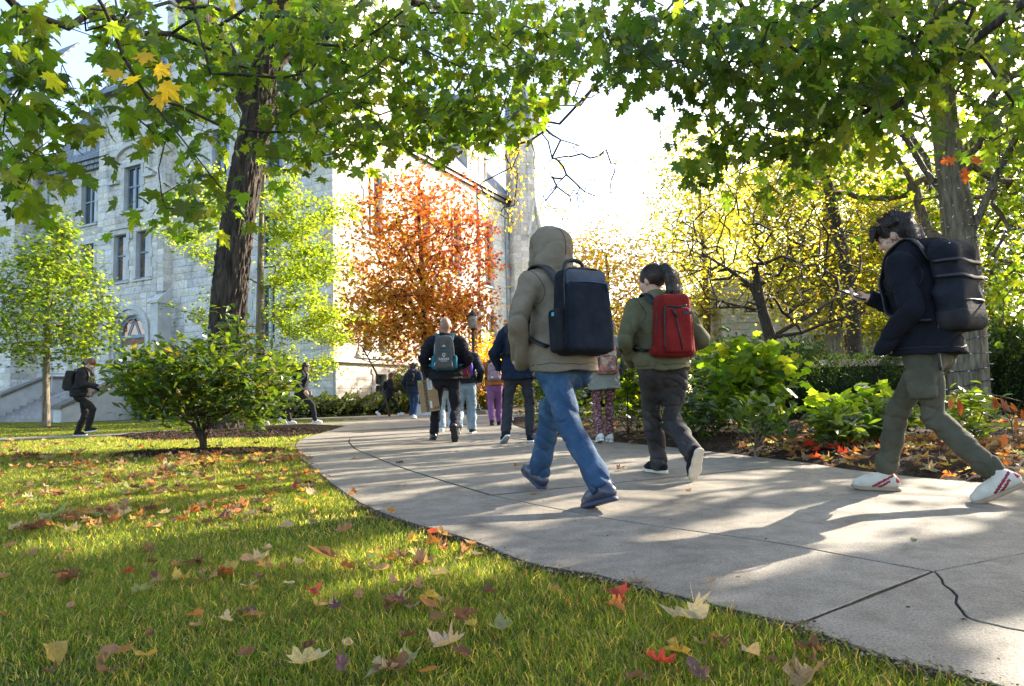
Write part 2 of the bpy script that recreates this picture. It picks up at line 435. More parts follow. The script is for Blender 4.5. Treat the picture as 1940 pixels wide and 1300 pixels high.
def shrink(poly, d):
    """move every edge of a polygon inwards by d"""
    p = np.asarray(poly, float); n = len(p)
    ar = .5 * np.sum(p[:, 0] * np.roll(p[:, 1], -1) - np.roll(p[:, 0], -1) * p[:, 1]); sg = 1 if ar > 0 else -1
    out = []
    for i in range(n):
        e0 = nrm(p[i] - p[i - 1]); e1 = nrm(p[(i + 1) % n] - p[i])
        n0 = sg * np.array([-e0[1], e0[0]]); n1 = sg * np.array([-e1[1], e1[0]])
        b = n0 + n1; out.append(p[i] + b * d / max(.35, b @ n0 if b @ n0 > 0 else .35))
    out = np.array(out); return out if ar > 0 else out[::-1]
def rough_line(a, step, amp, seed):
    a = np.asarray(a, float); r = np.random.default_rng(seed); out = []
    for i in range(len(a)):
        b = a[(i + 1) % len(a)]; L = np.linalg.norm(b - a[i]); k = max(1, int(L / step))
        for j in range(k):
            q = a[i] + (b - a[i]) * j / k
            out.append(q + r.normal(0, amp, 2) if j else q)
    return np.array(out)
def slab(poly, seed, top=0.0, d=.007, parent=None, mat=None):
    p = shrink(rough_line(poly, .12, .0022, seed), d); q = shrink(p, .0022); n = len(p)
    V = np.zeros((3 * n, 3)); V[:n, :2] = q; V[:n, 2] = top; V[n:2 * n, :2] = p; V[n:2 * n, 2] = top - .0022
    V[2 * n:, :2] = p; V[2 * n:, 2] = top - .055
    Fc = [tuple(range(n))] + [(n + i, n + (i + 1) % n, (i + 1) % n, i) for i in range(n)] + [(2 * n + i, 2 * n + (i + 1) % n, n + (i + 1) % n, n + i) for i in range(n)]
    return obj('slab', mesh_np('slab', V, Fc, [M['concrete'], M['joint']], midx=[0] * (1 + n) + [1] * n), parent)
def sheet(poly, z): return np.c_[np.asarray(poly), np.full(len(poly), z)]
def smooth2(p, n=5): return [q for q in bez(np.c_[np.asarray(p), np.zeros(len(p))], n)[:, :2]]
ol = sum([s[0] for s in strips], []); orr = sum([s[2] for s in strips], [])
PATHPOLY = np.array(smooth2(ol, 4) + orr[::-1])
pth = obj('path', mesh_np('path', sheet(PATHPOLY, -.0075), [tuple(range(len(PATHPOLY)))], M['joint']))
tag(pth, kind='structure')
k = 0
for i, (l, m, r) in enumerate(strips):
    ls = l if i == 0 else smooth2(l, 6); ms = m if i == 0 else smooth2(m, 6)
    slab(np.array(list(ls) + list(ms)[::-1]), 10 + k, R0.uniform(-.0015, .0015), .0035 if i == 0 else .009, pth); k += 1
    slab(np.array(list(ms) + list(r)[::-1]), 10 + k, R0.uniform(-.0015, .0015), .0035 if i == 0 else .009, pth); k += 1
# paved junction beyond, side path to the left, walk along the building, road behind
C0 = np.array([-7.36, 28.0]); UL = nrm([-.9, .44]); UR = nrm([.44, .9]); NL = nrm([-.44, -.9]); NR = nrm([.9, -.44])
def wl(t, o): return C0 + UL * t + NL * o
def wr(t, o): return C0 + UR * t + NR * o
TL4, TM4, TR4 = Tl[4], Tm[4], Tr[4]
junction = [TL4, G(655, 806)[:2], V3(-5.2, 18.2)[:2], V3(-5.6, 20.3)[:2], V3(-4.4, 22.5)[:2], wr(1.5, 2.8), wr(15, 2.8), wr(18, 6.5), V3(1.6, 24)[:2], V3(.8, 17.5)[:2], G(958, 790)[:2], TR4]
side = [V3(-5.2, 18.2)[:2], V3(-6.6, 16.9)[:2], V3(-8.6, 14.2)[:2], V3(-13, 12.4)[:2], V3(-22, 11)[:2], V3(-22, 12.5)[:2], V3(-13, 13.8)[:2], V3(-9.3, 15.3)[:2], V3(-7.2, 18.3)[:2], V3(-5.6, 20.3)[:2]]
walk = [V3(-4.4, 22.5)[:2], wl(3, 4.0), wl(32, 4.0), wl(32, 2.2), wl(0, 2.4), wr(1.5, 2.8)]
for nm, po, z in (('junction_path', junction, -.004), ('side_path', side, -.008), ('building_walk', walk, -.012)):
    po = np.array(po); b = obj(nm, mesh_np(nm, sheet(po, -.026), [tuple(range(len(po)))], M['joint'])); tag(b, kind='structure')
    slab(po, 50 + k, z, .004, b); k += 1
road = np.array([[1.9, 24.2], [9, 22], [30, 24], [30, 34], [6, 33], [1.4, 36]])
tag(obj('road', mesh_np('road', sheet(road, -.016), [tuple(range(len(road)))], pm('asphalt', (.045, .046, .05), (.075, .075, .08), 30, .85, .01, 120))), kind='structure')
PAVED = [PATHPOLY, np.array(junction), np.array(side), np.array(walk), road]
# beds of soil and mulch
def bed(name, poly, hgt, seed, step=.14):
    poly = np.asarray(poly); lo = poly.min(0); hi = poly.max(0)
    nx = int(min(90, (hi[0] - lo[0]) / step)) + 2; ny = int(min(90, (hi[1] - lo[1]) / step)) + 2
    xs = np.linspace(lo[0], hi[0], nx); ys = np.linspace(lo[1], hi[1], ny)
    X, Y = np.meshgrid(xs, ys, indexing='ij'); r = np.random.default_rng(seed)
    ins = inpoly(X, Y, poly)
    # distance to the outline
    D = np.full(X.shape, 9.0)
    for i in range(len(poly)):
        a = poly[i]; b = poly[(i + 1) % len(poly)]; ab = b - a; t = np.clip(((X - a[0]) * ab[0] + (Y - a[1]) * ab[1]) / (ab @ ab + 1e-9), 0, 1)
        D = np.minimum(D, np.hypot(X - a[0] - t * ab[0], Y - a[1] - t * ab[1]))
    Z = np.where(ins, -.02 + hgt * (1 - np.exp(-D / .35)) + r.uniform(-.012, .012, X.shape), -.045)
    V = np.stack([X, Y, Z], -1).reshape(-1, 3); I = np.arange(nx * ny).reshape(nx, ny)
    Q = np.stack([I[:-1, :-1], I[1:, :-1], I[1:, 1:], I[:-1, 1:]], -1).reshape(-1, 4)
    keep = ins.reshape(-1)[Q].any(1)
    o = obj(name, mesh_np(name, V, Q[keep], M['mulch'], smooth=True)); tag(o, kind='structure')
    def zat(x, y):
        i = np.clip(np.searchsorted(xs, x) - 1, 0, nx - 2); j = np.clip(np.searchsorted(ys, y) - 1, 0, ny - 2)
        fx = np.clip((x - xs[i]) / (xs[1] - xs[0]), 0, 1); fy = np.clip((y - ys[j]) / (ys[1] - ys[0]), 0, 1)
        return (Z[i, j] * (1 - fx) + Z[i + 1, j] * fx) * (1 - fy) + (Z[i, j + 1] * (1 - fx) + Z[i + 1, j + 1] * fx) * fy
    return poly, zat
rightbed = [np.array([4.75, .9])] + list(Rg[0]) + [Tr[1]] + Rg[1] + [Tr[2]] + Rg[2] + [Tr[3]] + Rg[3] + [Tr[4], G(958, 790)[:2] + np.array([.15, 0]), V3(1.7, 17)[:2], V3(4, 17)[:2], V3(9, 15.5)[:2], V3(14, 13)[:2], V3(14, 5)[:2], V3(9, 1)[:2]]
rb = np.array(rightbed); cen = np.array([6.5, 8.0])
BED_R = bed('planting_bed', rb, .10, 3, .16)
a = np.linspace(0, 2 * math.pi, 22, endpoint=False)
bc = G(372, 857)[:2]
BED_B = bed('bush_bed', np.c_[bc[0] + 1.12 * np.cos(a) * (1 + .08 * np.sin(3 * a)), bc[1] + .62 * np.sin(a) * (1 + .1 * np.cos(2 * a))], .07, 4, .09)
BED_T = bed('trunk_bed', np.array([G(300, 834)[:2], G(430, 829)[:2], G(560, 827)[:2], G(615, 818)[:2], G(655, 807)[:2], [-5.25, 18.1], [-6.65, 16.8], [-8.5, 14.2]]), .08, 5, .14)
BED_Y = bed('young_tree_bed', np.c_[P(88, 800, 22)[0] + .9 * np.cos(a), 22 + .8 * np.sin(a)], .05, 6, .2)
BED_W = bed('building_bed', np.array([wr(-.2, .05), wr(16, .05), wr(16, 2.7), wr(1.5, 2.75), wl(0, 2.35), wl(7, 2.2), wl(7, .05)]), .06, 8, .5)
BEDS = [BED_R, BED_B, BED_T, BED_Y, BED_W]
# ================================================================ STONE BUILDING
def smat_stone():
    n = NT('limestone'); co = n.n('NewGeometry').outputs['Position']
    c = n.mix(n.n('Attribute', attribute_name='Col').outputs['Color'], n.n('ObjectInfo').outputs['Color'], 1.0, 'MULTIPLY')
    f = n.noise(co, 7, 6, .65); st = n.noise(n.mapv(co, (.9, .9, .22)), 1.2, 5, .6)
    c = n.mix(c, n.ramp(f, [(.3, (.72, .71, .70)), (.6, (1.08, 1.07, 1.05))]), .9, 'MULTIPLY')
    c = n.mix(c, n.ramp(st, [(.30, (.42, .42, .46)), (.47, (1.0, 1.0, 1.0))]), .85, 'MULTIPLY')
    return n.fin(n.bsdf(base=c, rough=.88, spec=.2, normal=n.bump(n.noise(co, 9, 6, .75), .03)))
M['stone'] = smat_stone()
M['trim'] = pm('dressed_limestone', (.47, .46, .43), (.60, .585, .55), 2.2, .85, .004, 40)
M['mortar'] = pm('mortar', (.33, .32, .30), (.43, .42, .39), 3, .95, .004, 60)
M['winframe'] = pm('blue_grey_paint', (.20, .27, .33), (.25, .33, .39), 4, .55, 0, spec=.4)
M['darkwood'] = pm('door_wood', (.15, .065, .03), (.25, .115, .055), 3, .5, .004, 30, stretch=(8, 8, 1), spec=.4)
M['iron'] = pm('black_iron', (.012, .012, .013), (.025, .025, .026), 20, .45, .002, 120, spec=.5)
M['steel'] = pm('grey_rail', (.42, .45, .50), (.55, .58, .62), 20, .35, metal=.6)
M['slate'] = None
def smat_slate():
    n = NT('slate_roof'); co = n.coord('Object')
    b = n.n('TexBrick', {'Vector': co, 'Color1': (.16, .19, .23, 1), 'Color2': (.24, .27, .31, 1), 'Mortar': (.06, .07, .08, 1), 'Scale': 1.0, 'Mortar Size': .018, 'Brick Width': .35, 'Row Height': .24})
    return n.fin(n.bsdf(base=b.outputs['Color'], rough=.6, spec=.4, normal=n.bump(b.outputs['Fac'], .02)))
M['slate'] = smat_slate()
def smat_glass(name, tintc, warm=None):
    n = NT(name); co = n.coord()
    c = n.ramp(n.noise(co, 1.6, 3), [(.35, tintc), (.65, warm or tuple(v * 2.0 for v in tintc))])
    return n.fin(n.bsdf(base=c, rough=.04, spec=.9, coat=.6))
M['pane'] = smat_glass('window_pane', (.02, .025, .032), (.06, .065, .075))
M['pane_warm'] = smat_glass('window_pane_warm', (.03, .03, .03), (.22, .12, .05))
M['pane_red'] = smat_glass('fanlight_pane', (.16, .05, .035), (.42, .08, .05))
BLD = thing('university_hall', 'large white rough-cut limestone hall with slate roof and blue-grey windows behind the trees', 'building', (C0[0], C0[1], 0))
BO = np.array([C0[0], C0[1], 0.0])
STV, STF, STC, STN = [], [], [], [0]      # joined stones
CAND = []                                   # every stone: (projected size, verts, faces, colour, wall)
srng = np.random.default_rng(21)
SF = []
for j in range(2):
    for i in range(2): SF.append((j * 3 + i, j * 3 + i + 1, (j + 1) * 3 + i + 1, (j + 1) * 3 + i))
per = [0, 1, 2, 5, 8, 7, 6, 3]
for i in range(8): SF.append((per[i], per[(i + 1) % 8], 9 + (i + 1) % 8, 9 + i)[::-1])
class Wall:
    def __init__(s, name, o, u, n, L, z0, z1, openings=(), hmin=.27, hmax=.42, rock=.03, tone=1.0, lmin=.45, lmax=1.15):
        s.o = np.asarray(o, float); s.u = np.array([u[0], u[1], 0.0]); s.n = np.array([n[0], n[1], 0.0])
        mb = MB(); M4 = mat4([s.o[0] - BO[0], s.o[1] - BO[1], 0], s.u, [0, 0, 1], s.n)
        stones = []
        z = z0; row = 0
        while z < z1 - .05:
            h = srng.uniform(hmin, hmax)
            if z + h > z1 - .15: h = z1 - z
            iv = [(0.0, L)]
            for (a, b, c, d) in openings:
                if c < z + h * .5 < d:
                    nv = []
                    for (p, q) in iv:
                        if b <= p or a >= q: nv.append((p, q)); continue
                        if a > p: nv.append((p, a))
                        if b < q: nv.append((b, q))
                    iv = nv
            for (p, q) in iv:
                mb.box((p, z, -.45), (q, z + h + .0, -.018), M4)
                x = p
                while x < q - .01:
                    w = srng.uniform(lmin, lmax) * (1.0 if row % 2 else .85)
                    if x + w > q - .28: w = q - x
                    stones.append((x + .008, x + w - .008, z + .008, z + h - .008)); x += w
            z += h; row += 1
        s.obj = mb.build('wall', M['mortar'], BLD)
        for (a, b, c, d) in stones:
            xs = np.array([a, (a + b) / 2 + srng.uniform(-.15, .15) * (b - a), b]); zs = np.array([c, (c + d) / 2 + srng.uniform(-.15, .15) * (d - c), d])
            dep = srng.uniform(0, .012, (3, 3)); dep[1, 1] += srng.uniform(.2, 1) * rock; dep[0, 1] += srng.uniform(0, .5) * rock; dep[1, 0] += srng.uniform(0, .5) * rock; dep[1, 2] += srng.uniform(0, .5) * rock; dep[2, 1] += srng.uniform(0, .5) * rock
            loc = [(xs[i], zs[j], dep[j, i]) for j in range(3) for i in range(3)] + [None] * 8
            for q, i in enumerate(per): loc[9 + q] = (loc[i][0], loc[i][1], -.03)
            loc = np.array(loc); V = np.c_[loc[:, 0:1] * s.u[None, :2] + loc[:, 2:3] * s.n[None, :2] + s.o[None, :2] - BO[None, :2], loc[:, 1]]
            t = srng.choice([1.0, .94, 1.06, .86, .76], p=[.35, .25, .2, .13, .07]) * tone * srng.uniform(.94, 1.06)
            wm = srng.uniform(-.03, .05); cc = np.array([.68 + wm * .5, .65, .60 - wm]) * t
            ctr = V[4] + BO; px, py, dz = proj(ctr)
            vis = dz > 0 and -20 < px < 1000 and -20 < py < 800
            size = (b - a) * (d - c) / dz ** 2 * (1 if vis else 0) * max(.05, float(s.n @ nrm(CAM - ctr)))
            CAND.append((size, V, cc, s))
def trim_box(name, M4, lo, hi, parent, mat=None):
    mb = MB(); mb.box(lo, hi, M4); return mb.build(name, mat or M['trim'], parent)
def wframe(w): return mat4([w.o[0] - BO[0], w.o[1] - BO[1], 0], w.u, [0, 0, 1], w.n)
def window(w, uc, z0, z1, ww, lights=2, pane='pane', hood=False, trans=.55):
    M4 = wframe(w); a, b = uc - ww / 2, uc + ww / 2
    mb = MB(); j = .17
    nq = max(2, int((z1 - z0) / .45)); hq = (z1 - z0) / nq
    for q in range(nq):
        jw = j if q % 2 else j + .11
        mb.box((a - jw, z0 + q * hq, -.3), (a, z0 + (q + 1) * hq - .006, .045), M4); mb.box((b, z0 + q * hq, -.3), (b + jw, z0 + (q + 1) * hq - .006, .045), M4)
    mb.box((a - j - .1, z1, -.3), (b + j + .1, z1 + .24, .048), M4)
    if hood:
        mb.box((a - j - .17, z1 + .24, -.1), (b + j + .17, z1 + .33, .13), M4)
        for q in (a - j - .17, b + j + .06): mb.box((q, z1 - .35, -.1), (q + .11, z1 + .24, .125), M4)
    win = mb.build('window', M['trim'], BLD)
    mb = MB(); mb.add(np.array([[a - j - .1, z0 - .16, -.3], [b + j + .1, z0 - .16, -.3], [b + j + .1, z0 - .16, .11], [a - j - .1, z0 - .16, .11], [a - j - .1, z0, -.3], [b + j + .1, z0, -.3], [b + j + .1, z0 - .07, .11], [a - j - .1, z0 - .07, .11]]) @ M4[:3, :3].T + M4[:3, 3], [(0, 3, 2, 1)[::-1], (4, 5, 6, 7)[::-1], (0, 1, 5, 4)[::-1], (1, 2, 6, 5)[::-1], (2, 3, 7, 6)[::-1], (3, 0, 4, 7)[::-1]])
    mb.build('sill', M['trim'], win)
    mb = MB(); f = .065; zt = z0 + (z1 - z0) * trans
    mb.box((a, z0, -.26), (a + f, z1, -.15), M4); mb.box((b - f, z0, -.26), (b, z1, -.15), M4)
    mb.box((a + f, z0, -.258), (b - f, z0 + f, -.152), M4); mb.box((a + f, z1 - f, -.258), (b - f, z1, -.152), M4)
    cw = (b - a - 2 * f) / lights
    for i in range(1, lights): mb.box((a + f + cw * i - .045, z0 + f, -.257), (a + f + cw * i + .045, z1 - f, -.14), M4)
    mb.box((a + f, zt - .04, -.255), (b - f, zt + .04, -.155), M4)
    mb.build('frame', M['winframe'], win)
    for i in range(lights):
        for (c, d) in ((z0 + f, zt - .04), (zt + .04, z1 - f)):
            p = MB(); p.box((a + f + cw * i + .005, c, -.225), (a + f + cw * (i + 1) - .005, d, -.205), M4); p.build('pane', M[pane], win)
    return win
def opn(uc, z0, z1, ww): return (uc - ww / 2 - .17, uc + ww / 2 + .17, z0 - .08, z1 + .12)
# --- walls (left facade runs away to the left from the near corner, right wall recedes behind the red tree)
wA_w = [(3.55, 6.7, 8.9, 1.0), (3.55, 3.2, 5.7, 1.0), (5.2, 3.2, 5.7, 1.0), (6.6, 10.8, 13.4, 1.1), (3.3, 10.8, 13.4, 1.1), (5.0, 15.5, 18, 1.0)]
WA = Wall('A', C0, UL, NL, 10.45, 0, 23, [opn(*q) for q in wA_w])
for q in wA_w: window(WA, *q)
oB = wl(10.45, .35)
dB = 1.95                                             # door centre along the bay
wB_w = [(2.75, 6.8, 9.15, .95, 'pane_warm'), (1.05, 6.8, 9.15, .95, 'pane_warm')]
wB2 = [(1.9, 10.3, 12.5, 1.25)]
WB = Wall('B', oB, UL, NL, 4.6, 0, 16.4, [opn(*q[:4]) for q in wB_w] + [opn(*q) for q in wB2] + [(dB - 1.25, dB + 1.25, 0, 4.3), (dB - .95, dB + .95, 4.3, 5.0), opn(1.9, 14.0, 15.4, .7)])
for q in wB_w: window(WB, q[0], q[1], q[2], q[3], 1, q[4], hood=True)
window(WB, *wB2[0]); window(WB, 1.9, 14.0, 15.4, .7, 1)
M4 = wframe(WB); mb = MB()
arc = [(math.cos(t), math.sin(t)) for t in np.linspace(math.pi, 0, 13)]
for i in range(12):
    p0, p1 = arc[i], arc[i + 1]
    mb.prism([(1.9 + 1.25 * p0[0], 12.75 + .75 * p0[1]), (1.9 + 1.25 * p1[0], 12.75 + .75 * p1[1]), (1.9 + 1.42 * p1[0], 12.75 + .93 * p1[1]), (1.9 + 1.42 * p0[0], 12.75 + .93 * p0[1])][::-1], M4, -.1, .17)
for q in (.48, 3.15): mb.box((q, 11.9, -.1), (q + .17, 12.75, .168), M4); mb.box((q - .28, 11.72, -.1), (q + .45, 11.9, .2), M4)
mb.build('hood_mould', M['trim'], BLD)
wC_w = [(1.35, 10.2, 12.4, 1.15), (1.35, 6.7, 9.1, 1.15), (1.35, 2.6, 4.8, 1.15)]
oC = wl(15.05, 0)
WC = Wall('C', oC, UL, NL, 5.6, 0, 13.0, [opn(*q) for q in wC_w])
for q in wC_w: window(WC, *q)
oD = wl(20.6, 1.3)
wD_w = [(3.2, 10.4, 13.0, 1.1), (3.2, 6.6, 9.2, 1.1), (3.2, 2.6, 5.0, 1.1), (5.2, 10.4, 13.0, 1.1), (5.2, 6.6, 9.2, 1.1)]
WD = Wall('D', oD, UL, NL, 9, 0, 17.5, [opn(*q) for q in wD_w])
for q in wD_w: window(WD, *q)
WDr = Wall('Dr', wl(20.6, 0), NL, -UL, 1.3, 0, 17.5)
WBr = Wall('Br', wl(10.45, 0), NL, -UL, .35, 5.6, 16.4, lmin=.3, lmax=.4)
WBl = Wall('Bl', wl(15.05, .35), -NL, UL, .35, 0, 16.4, lmin=.3, lmax=.4)
wE_w = [(2.2, 2.75, 4.6, .6), (3.3, 2.75, 4.6, .6), (2.8, 8.0, 11.0, 1.2)]
WE = Wall('E', C0, UR, NR, 5.2, 2.35, 23, [opn(*q) for q in wE_w])
for q in wE_w: window(WE, *q, lights=1 if q[3] < 1 else 2)
wF_w = [(2.0, 3.2, 5.6, 1.0), (4.6, 3.2, 5.6, 1.0), (7.4, 3.2, 5.6, 1.0), (2.2, 7.4, 11.2, 1.1), (5.4, 7.4, 11.2, 1.1), (9.3, 7.4, 11.2, 1.1), (9.6, 3.2, 5.6, 1.0)]
WF = Wall('F', wr(5.2, -.35), UR, NR, 12.4, 2.35, 13.0, [opn(*q) for q in wF_w])
for q in wF_w: window(WF, *q)
wG_w = [(3.0, .7, 1.75, .8), (4.2, .7, 1.75, .8), (8, .7, 1.75, .8), (11, .7, 1.75, .8)]
WG = Wall('G', wr(0, .12), UR, NR, 17, 0, 2.2, [opn(*q) for q in wG_w])
for q in wG_w: window(WG, *q, lights=1)
# ledge over the base of the right wall, buttresses, pier
M4 = wframe(WE); mb = MB()
def slope_ledge(mb, M4, x0, x1, z, d0, d1, th=.14, rise=.16):
    mb.add(np.array([[x0, z, d0], [x1, z, d0], [x1, z, d1], [x0, z, d1], [x0, z + th + rise, d0], [x1, z + th + rise, d0], [x1, z + th, d1], [x0, z + th, d1]]) @ M4[:3, :3].T + M4[:3, 3], [(0, 1, 2, 3), (7, 6, 5, 4), (4, 5, 1, 0), (5, 6, 2, 1), (6, 7, 3, 2), (7, 4, 0, 3)])
slope_ledge(mb, M4, -.26, 17.2, 2.2, -.4, .27); mb.build('ledge', M['trim'], BLD)
mb = MB(); slope_ledge(mb, wframe(WA), -.05, 9.7, 2.2, -.02, .06, .1, .04); mb.build('ledge', M['trim'], BLD)
mb = MB(); M4 = wframe(WE)
for x in (1.55, 3.85): pass
slope_ledge(mb, M4, 1.5, 4.1, 2.42, 0, .24, .06, .26); mb.build('sloped_sill', M['trim'], BLD)
def buttress(t, w, d1, d2, zc, ztop, wallf, base):
    M4 = wallf; par = MB()
    par.box((t - w / 2, 0, -.05), (t + w / 2, zc, d1), M4); o = par.build('buttress', M['trim'], BLD)
    c = MB(); slope_ledge(c, M4, t - w / 2 - .06, t + w / 2 + .06, zc, -.04, d1 + .07, .12, .75); c.build('cap', M['trim'], o)
    p = MB(); p.box((t - w / 2 + .08, zc + .2, -.05), (t + w / 2 - .08, ztop, d2), M4); p.build('shaft', M['mortar'], o)
    return o
buttress(10.1, .5, .72, .42, 5.4, 13.6, wframe(WA), 0)
pier = Wall('P', wl(9.88, .44), UL, NL, .44, 6.0, 13.6, lmin=.25, lmax=.4); pier2 = Wall('P2', wl(9.88, 0), NL, -UL, .44, 6.0, 13.6, lmin=.25, lmax=.4)
mb = MB(); mb.box((9.7, 13.6, -.05), (10.5, 13.85, .75), wframe(WA)); mb.build('cap', M['trim'], BLD)
# quoins of the near corner are the stones themselves; cornices and roofs
for w, L, z in ((WC, 5.55, 13.0), (WF, 12.3, 13.0)):
    mb = MB(); mb.box((0, z, -.5), (L, z + .22, .22), wframe(w)); mb.box((0, z + .22, -.5), (L, z + .4, .34), wframe(w)); mb.build('cornice', M['iron'] if w is WF else M['slate'], BLD)
def roof(w, L, z0, z1, dep, d0=.3, mat='slate'):
    """pitched slate plane: object-space x along the eaves, y up the slope"""
    u, n = w.u, w.n; base = np.array([w.o[0], w.o[1], z0]) + n * d0; top = base - n * dep + np.array([0, 0, z1 - z0]); up = nrm(top - base); H = np.linalg.norm(top - base)
    V = np.array([[0, 0, 0], [L, 0, 0], [L, H, 0], [0, H, 0], [0, 0, -.12], [L, 0, -.12], [L, H, -.12], [0, H, -.12]])
    me = mesh_np('roof', V, [(0, 1, 2, 3), (7, 6, 5, 4), (4, 5, 1, 0), (5, 6, 2, 1), (6, 7, 3, 2), (7, 4, 0, 3)], M['slate'])
    o = obj('roof', me, BLD); m = mat4(base - BO, u, up, np.cross(u, up)); o.matrix_local = Matrix(m.tolist()); return o
roof(WC, 5.6, 13.4, 19.5, 4.4); roof(WF, 12.4, 13.4, 19, 4.0)
roof(WB, 4.6, 16.4, 20.5, 3.0); roof(WD, 9, 17.5, 22, 3.5)
# dormer on the wing roof and gable of the entrance bay
M4 = wframe(WC); mb = MB(); mb.box((1.6, 13.4, -2.2), (3.0, 15.4, -.15), M4); dm = mb.build('dormer', M['trim'], BLD)
mb = MB(); mb.add(np.array([[1.4, 15.4, -2.4], [3.2, 15.4, -2.4], [3.2, 15.4, .05], [1.4, 15.4, .05], [2.3, 17.6, -1.1]]) @ M4[:3, :3].T + M4[:3, 3], [(0, 1, 2, 3), (3, 2, 4), (2, 1, 4), (1, 0, 4), (0, 3, 4)]); mb.build('dormer_roof', M['slate'], dm)
mb = MB(); mb.box((1.85, 13.7, -.16), (2.75, 15.1, -.12), M4); mb.build('pane', M['pane'], dm)
M4 = wframe(WB); mb = MB(); mb.prism([(0, 16.4), (4.6, 16.4), (2.3, 19.6)][::-1], M4, -.4, .05); mb.build('gable', M['trim'], BLD)
M4 = wframe(WF); mb = MB(); mb.box((7.2, 13.4, -2.2), (9.6, 17.0, -.15), M4); d2 = mb.build('dormer', M['trim'], BLD)
for x in (7.5, 8.55):
    mb = MB(); mb.box((x, 13.8, -.16), (x + .75, 16.4, -.11), M4); mb.build('pane', M['pane'], d2)
mb = MB(); mb.prism([(7.0, 17), (9.8, 17), (8.4, 19.4)][::-1], M4, -2.3, -.05); mb.build('dormer_roof', M['slate'], d2)
mb = MB(); mb.tube([np.r_[wl(19.9, .06), 0] - BO, np.r_[wl(19.9, .06), 13.0] - BO], .06, 8); mb.build('downspout', pm('verdigris_copper', (.16, .30, .28), (.25, .40, .36), 6, .6), BLD)
for t in (8.0, 11.6):
    mb = MB(); q = np.r_[wr(5.2 + t, -.29), 0]; mb.tube([q - BO, q + [0, 0, 13.0] - BO], .06, 8); mb.build('downspout', M['winframe'], BLD)
# turret at the far end of the right wall
tc = wr(18.3, .35); tr_ = 1.15
ns = 14
for j in range(ns):
    a0, a1 = 2 * math.pi * j / ns, 2 * math.pi * (j + 1) / ns
    p0 = tc + tr_ * np.array([math.cos(a0), math.sin(a0)]); p1 = tc + tr_ * np.array([math.cos(a1), math.sin(a1)]); am = (a0 + a1) / 2; nn = np.array([math.cos(am), math.sin(am)])
    if nn @ (CAM[:2] - tc) < -8: continue
    Wall('T', p0, nrm(p1 - p0), nn, float(np.linalg.norm(p1 - p0)), 0, 18.6, hmin=.36, hmax=.37, lmin=.5, lmax=.52, rock=.02, tone=1.06)
mb = MB(); aa = np.linspace(0, 2 * math.pi, 17)[:-1]
V = [np.r_[tc + 1.35 * np.array([math.cos(q), math.sin(q)]), 18.6] for q in aa] + [np.r_[tc, 23.5]]
mb.add(np.array(V) - BO, [(i, (i + 1) % 16, 16) for i in range(16)]); mb.build('turret_roof', M['slate'], BLD)
fr = nrm(np.array([.55, -.83])); sd_ = np.array([-fr[1], fr[0]])
mb = MB(); m4 = mat4(np.r_[tc + fr * 1.12, 0] - BO, np.r_[sd_, 0], [0, 0, 1], np.r_[fr, 0] * 1.0)
for sx in (-1, 1):
    mb.prism([(sx * .62, 10.9), (sx * .42, 10.9), (sx * .02, 12.9), (sx * .02, 13.4)][::-sx], m4, -.05, .16)
mb.build('gable_ornament', M['trim'], BLD)
# near-corner small gables of other side face so that the tower is closed
mb = MB(); mb.box((0, 23, -6), (9.7, 23.6, .2), wframe(WA)); mb.build('parapet', M['trim'], BLD)
# --- entrance: arch, door, fanlight, iron bracket lamp, steps, rails
M4 = wframe(WB); hw = 1.0; zs = 4.05
def archpts(w, z, rise, n=11):
    return [(dB + w * math.cos(t), z + rise * math.sin(t) ** .9) for t in np.linspace(0, math.pi, n)]
mb = MB()
for q, (wi, wo, ri, ro, d) in enumerate(((1.0, 1.16, .95, 1.1, -.1), (1.16, 1.34, 1.1, 1.27, .02), (1.34, 1.55, 1.27, 1.5, .12))):
    A = archpts(wi, zs, ri); B = archpts(wo, zs, ro)
    for i in range(10): mb.prism([A[i], B[i], B[i + 1], A[i + 1]], M4, -.4, d)
    for sx in (-1, 1):
        x0, x1 = sorted((dB + sx * wi, dB + sx * wo)); mb.box((x0, 1.35, -.4), (x1, zs, d), M4)
ent = mb.build('door_surround', M['trim'], BLD)
mb = MB(); A = archpts(1.0, zs, .95); B = archpts(.88, zs, .83)
for i in range(10): mb.prism([B[i], A[i], A[i + 1], B[i + 1]], M4, -.34, -.2)
for sx in (-1, 1): x0, x1 = sorted((dB + sx * .88, dB + sx * 1.0)); mb.box((x0, 1.35, -.34), (x1, zs, -.2), M4)
mb.box((dB - .88, zs - .14, -.34), (dB + .88, zs + .02, -.18), M4)
for x in (-.42, .42):
    pts = [(dB + x * (1 - t), zs + .02 + .8 * t) for t in np.linspace(0, 1, 6)]
    mb.tube([np.array([p[0], p[1], -.22]) @ M4[:3, :3].T + M4[:3, 3] for p in pts], .03, 5)
mb.build('door_frame', M['winframe'], ent)
mb = MB(); mb.prism(archpts(.88, zs + .02, .82), M4, -.3, -.27); mb.build('fanlight', M['pane_red'], ent)
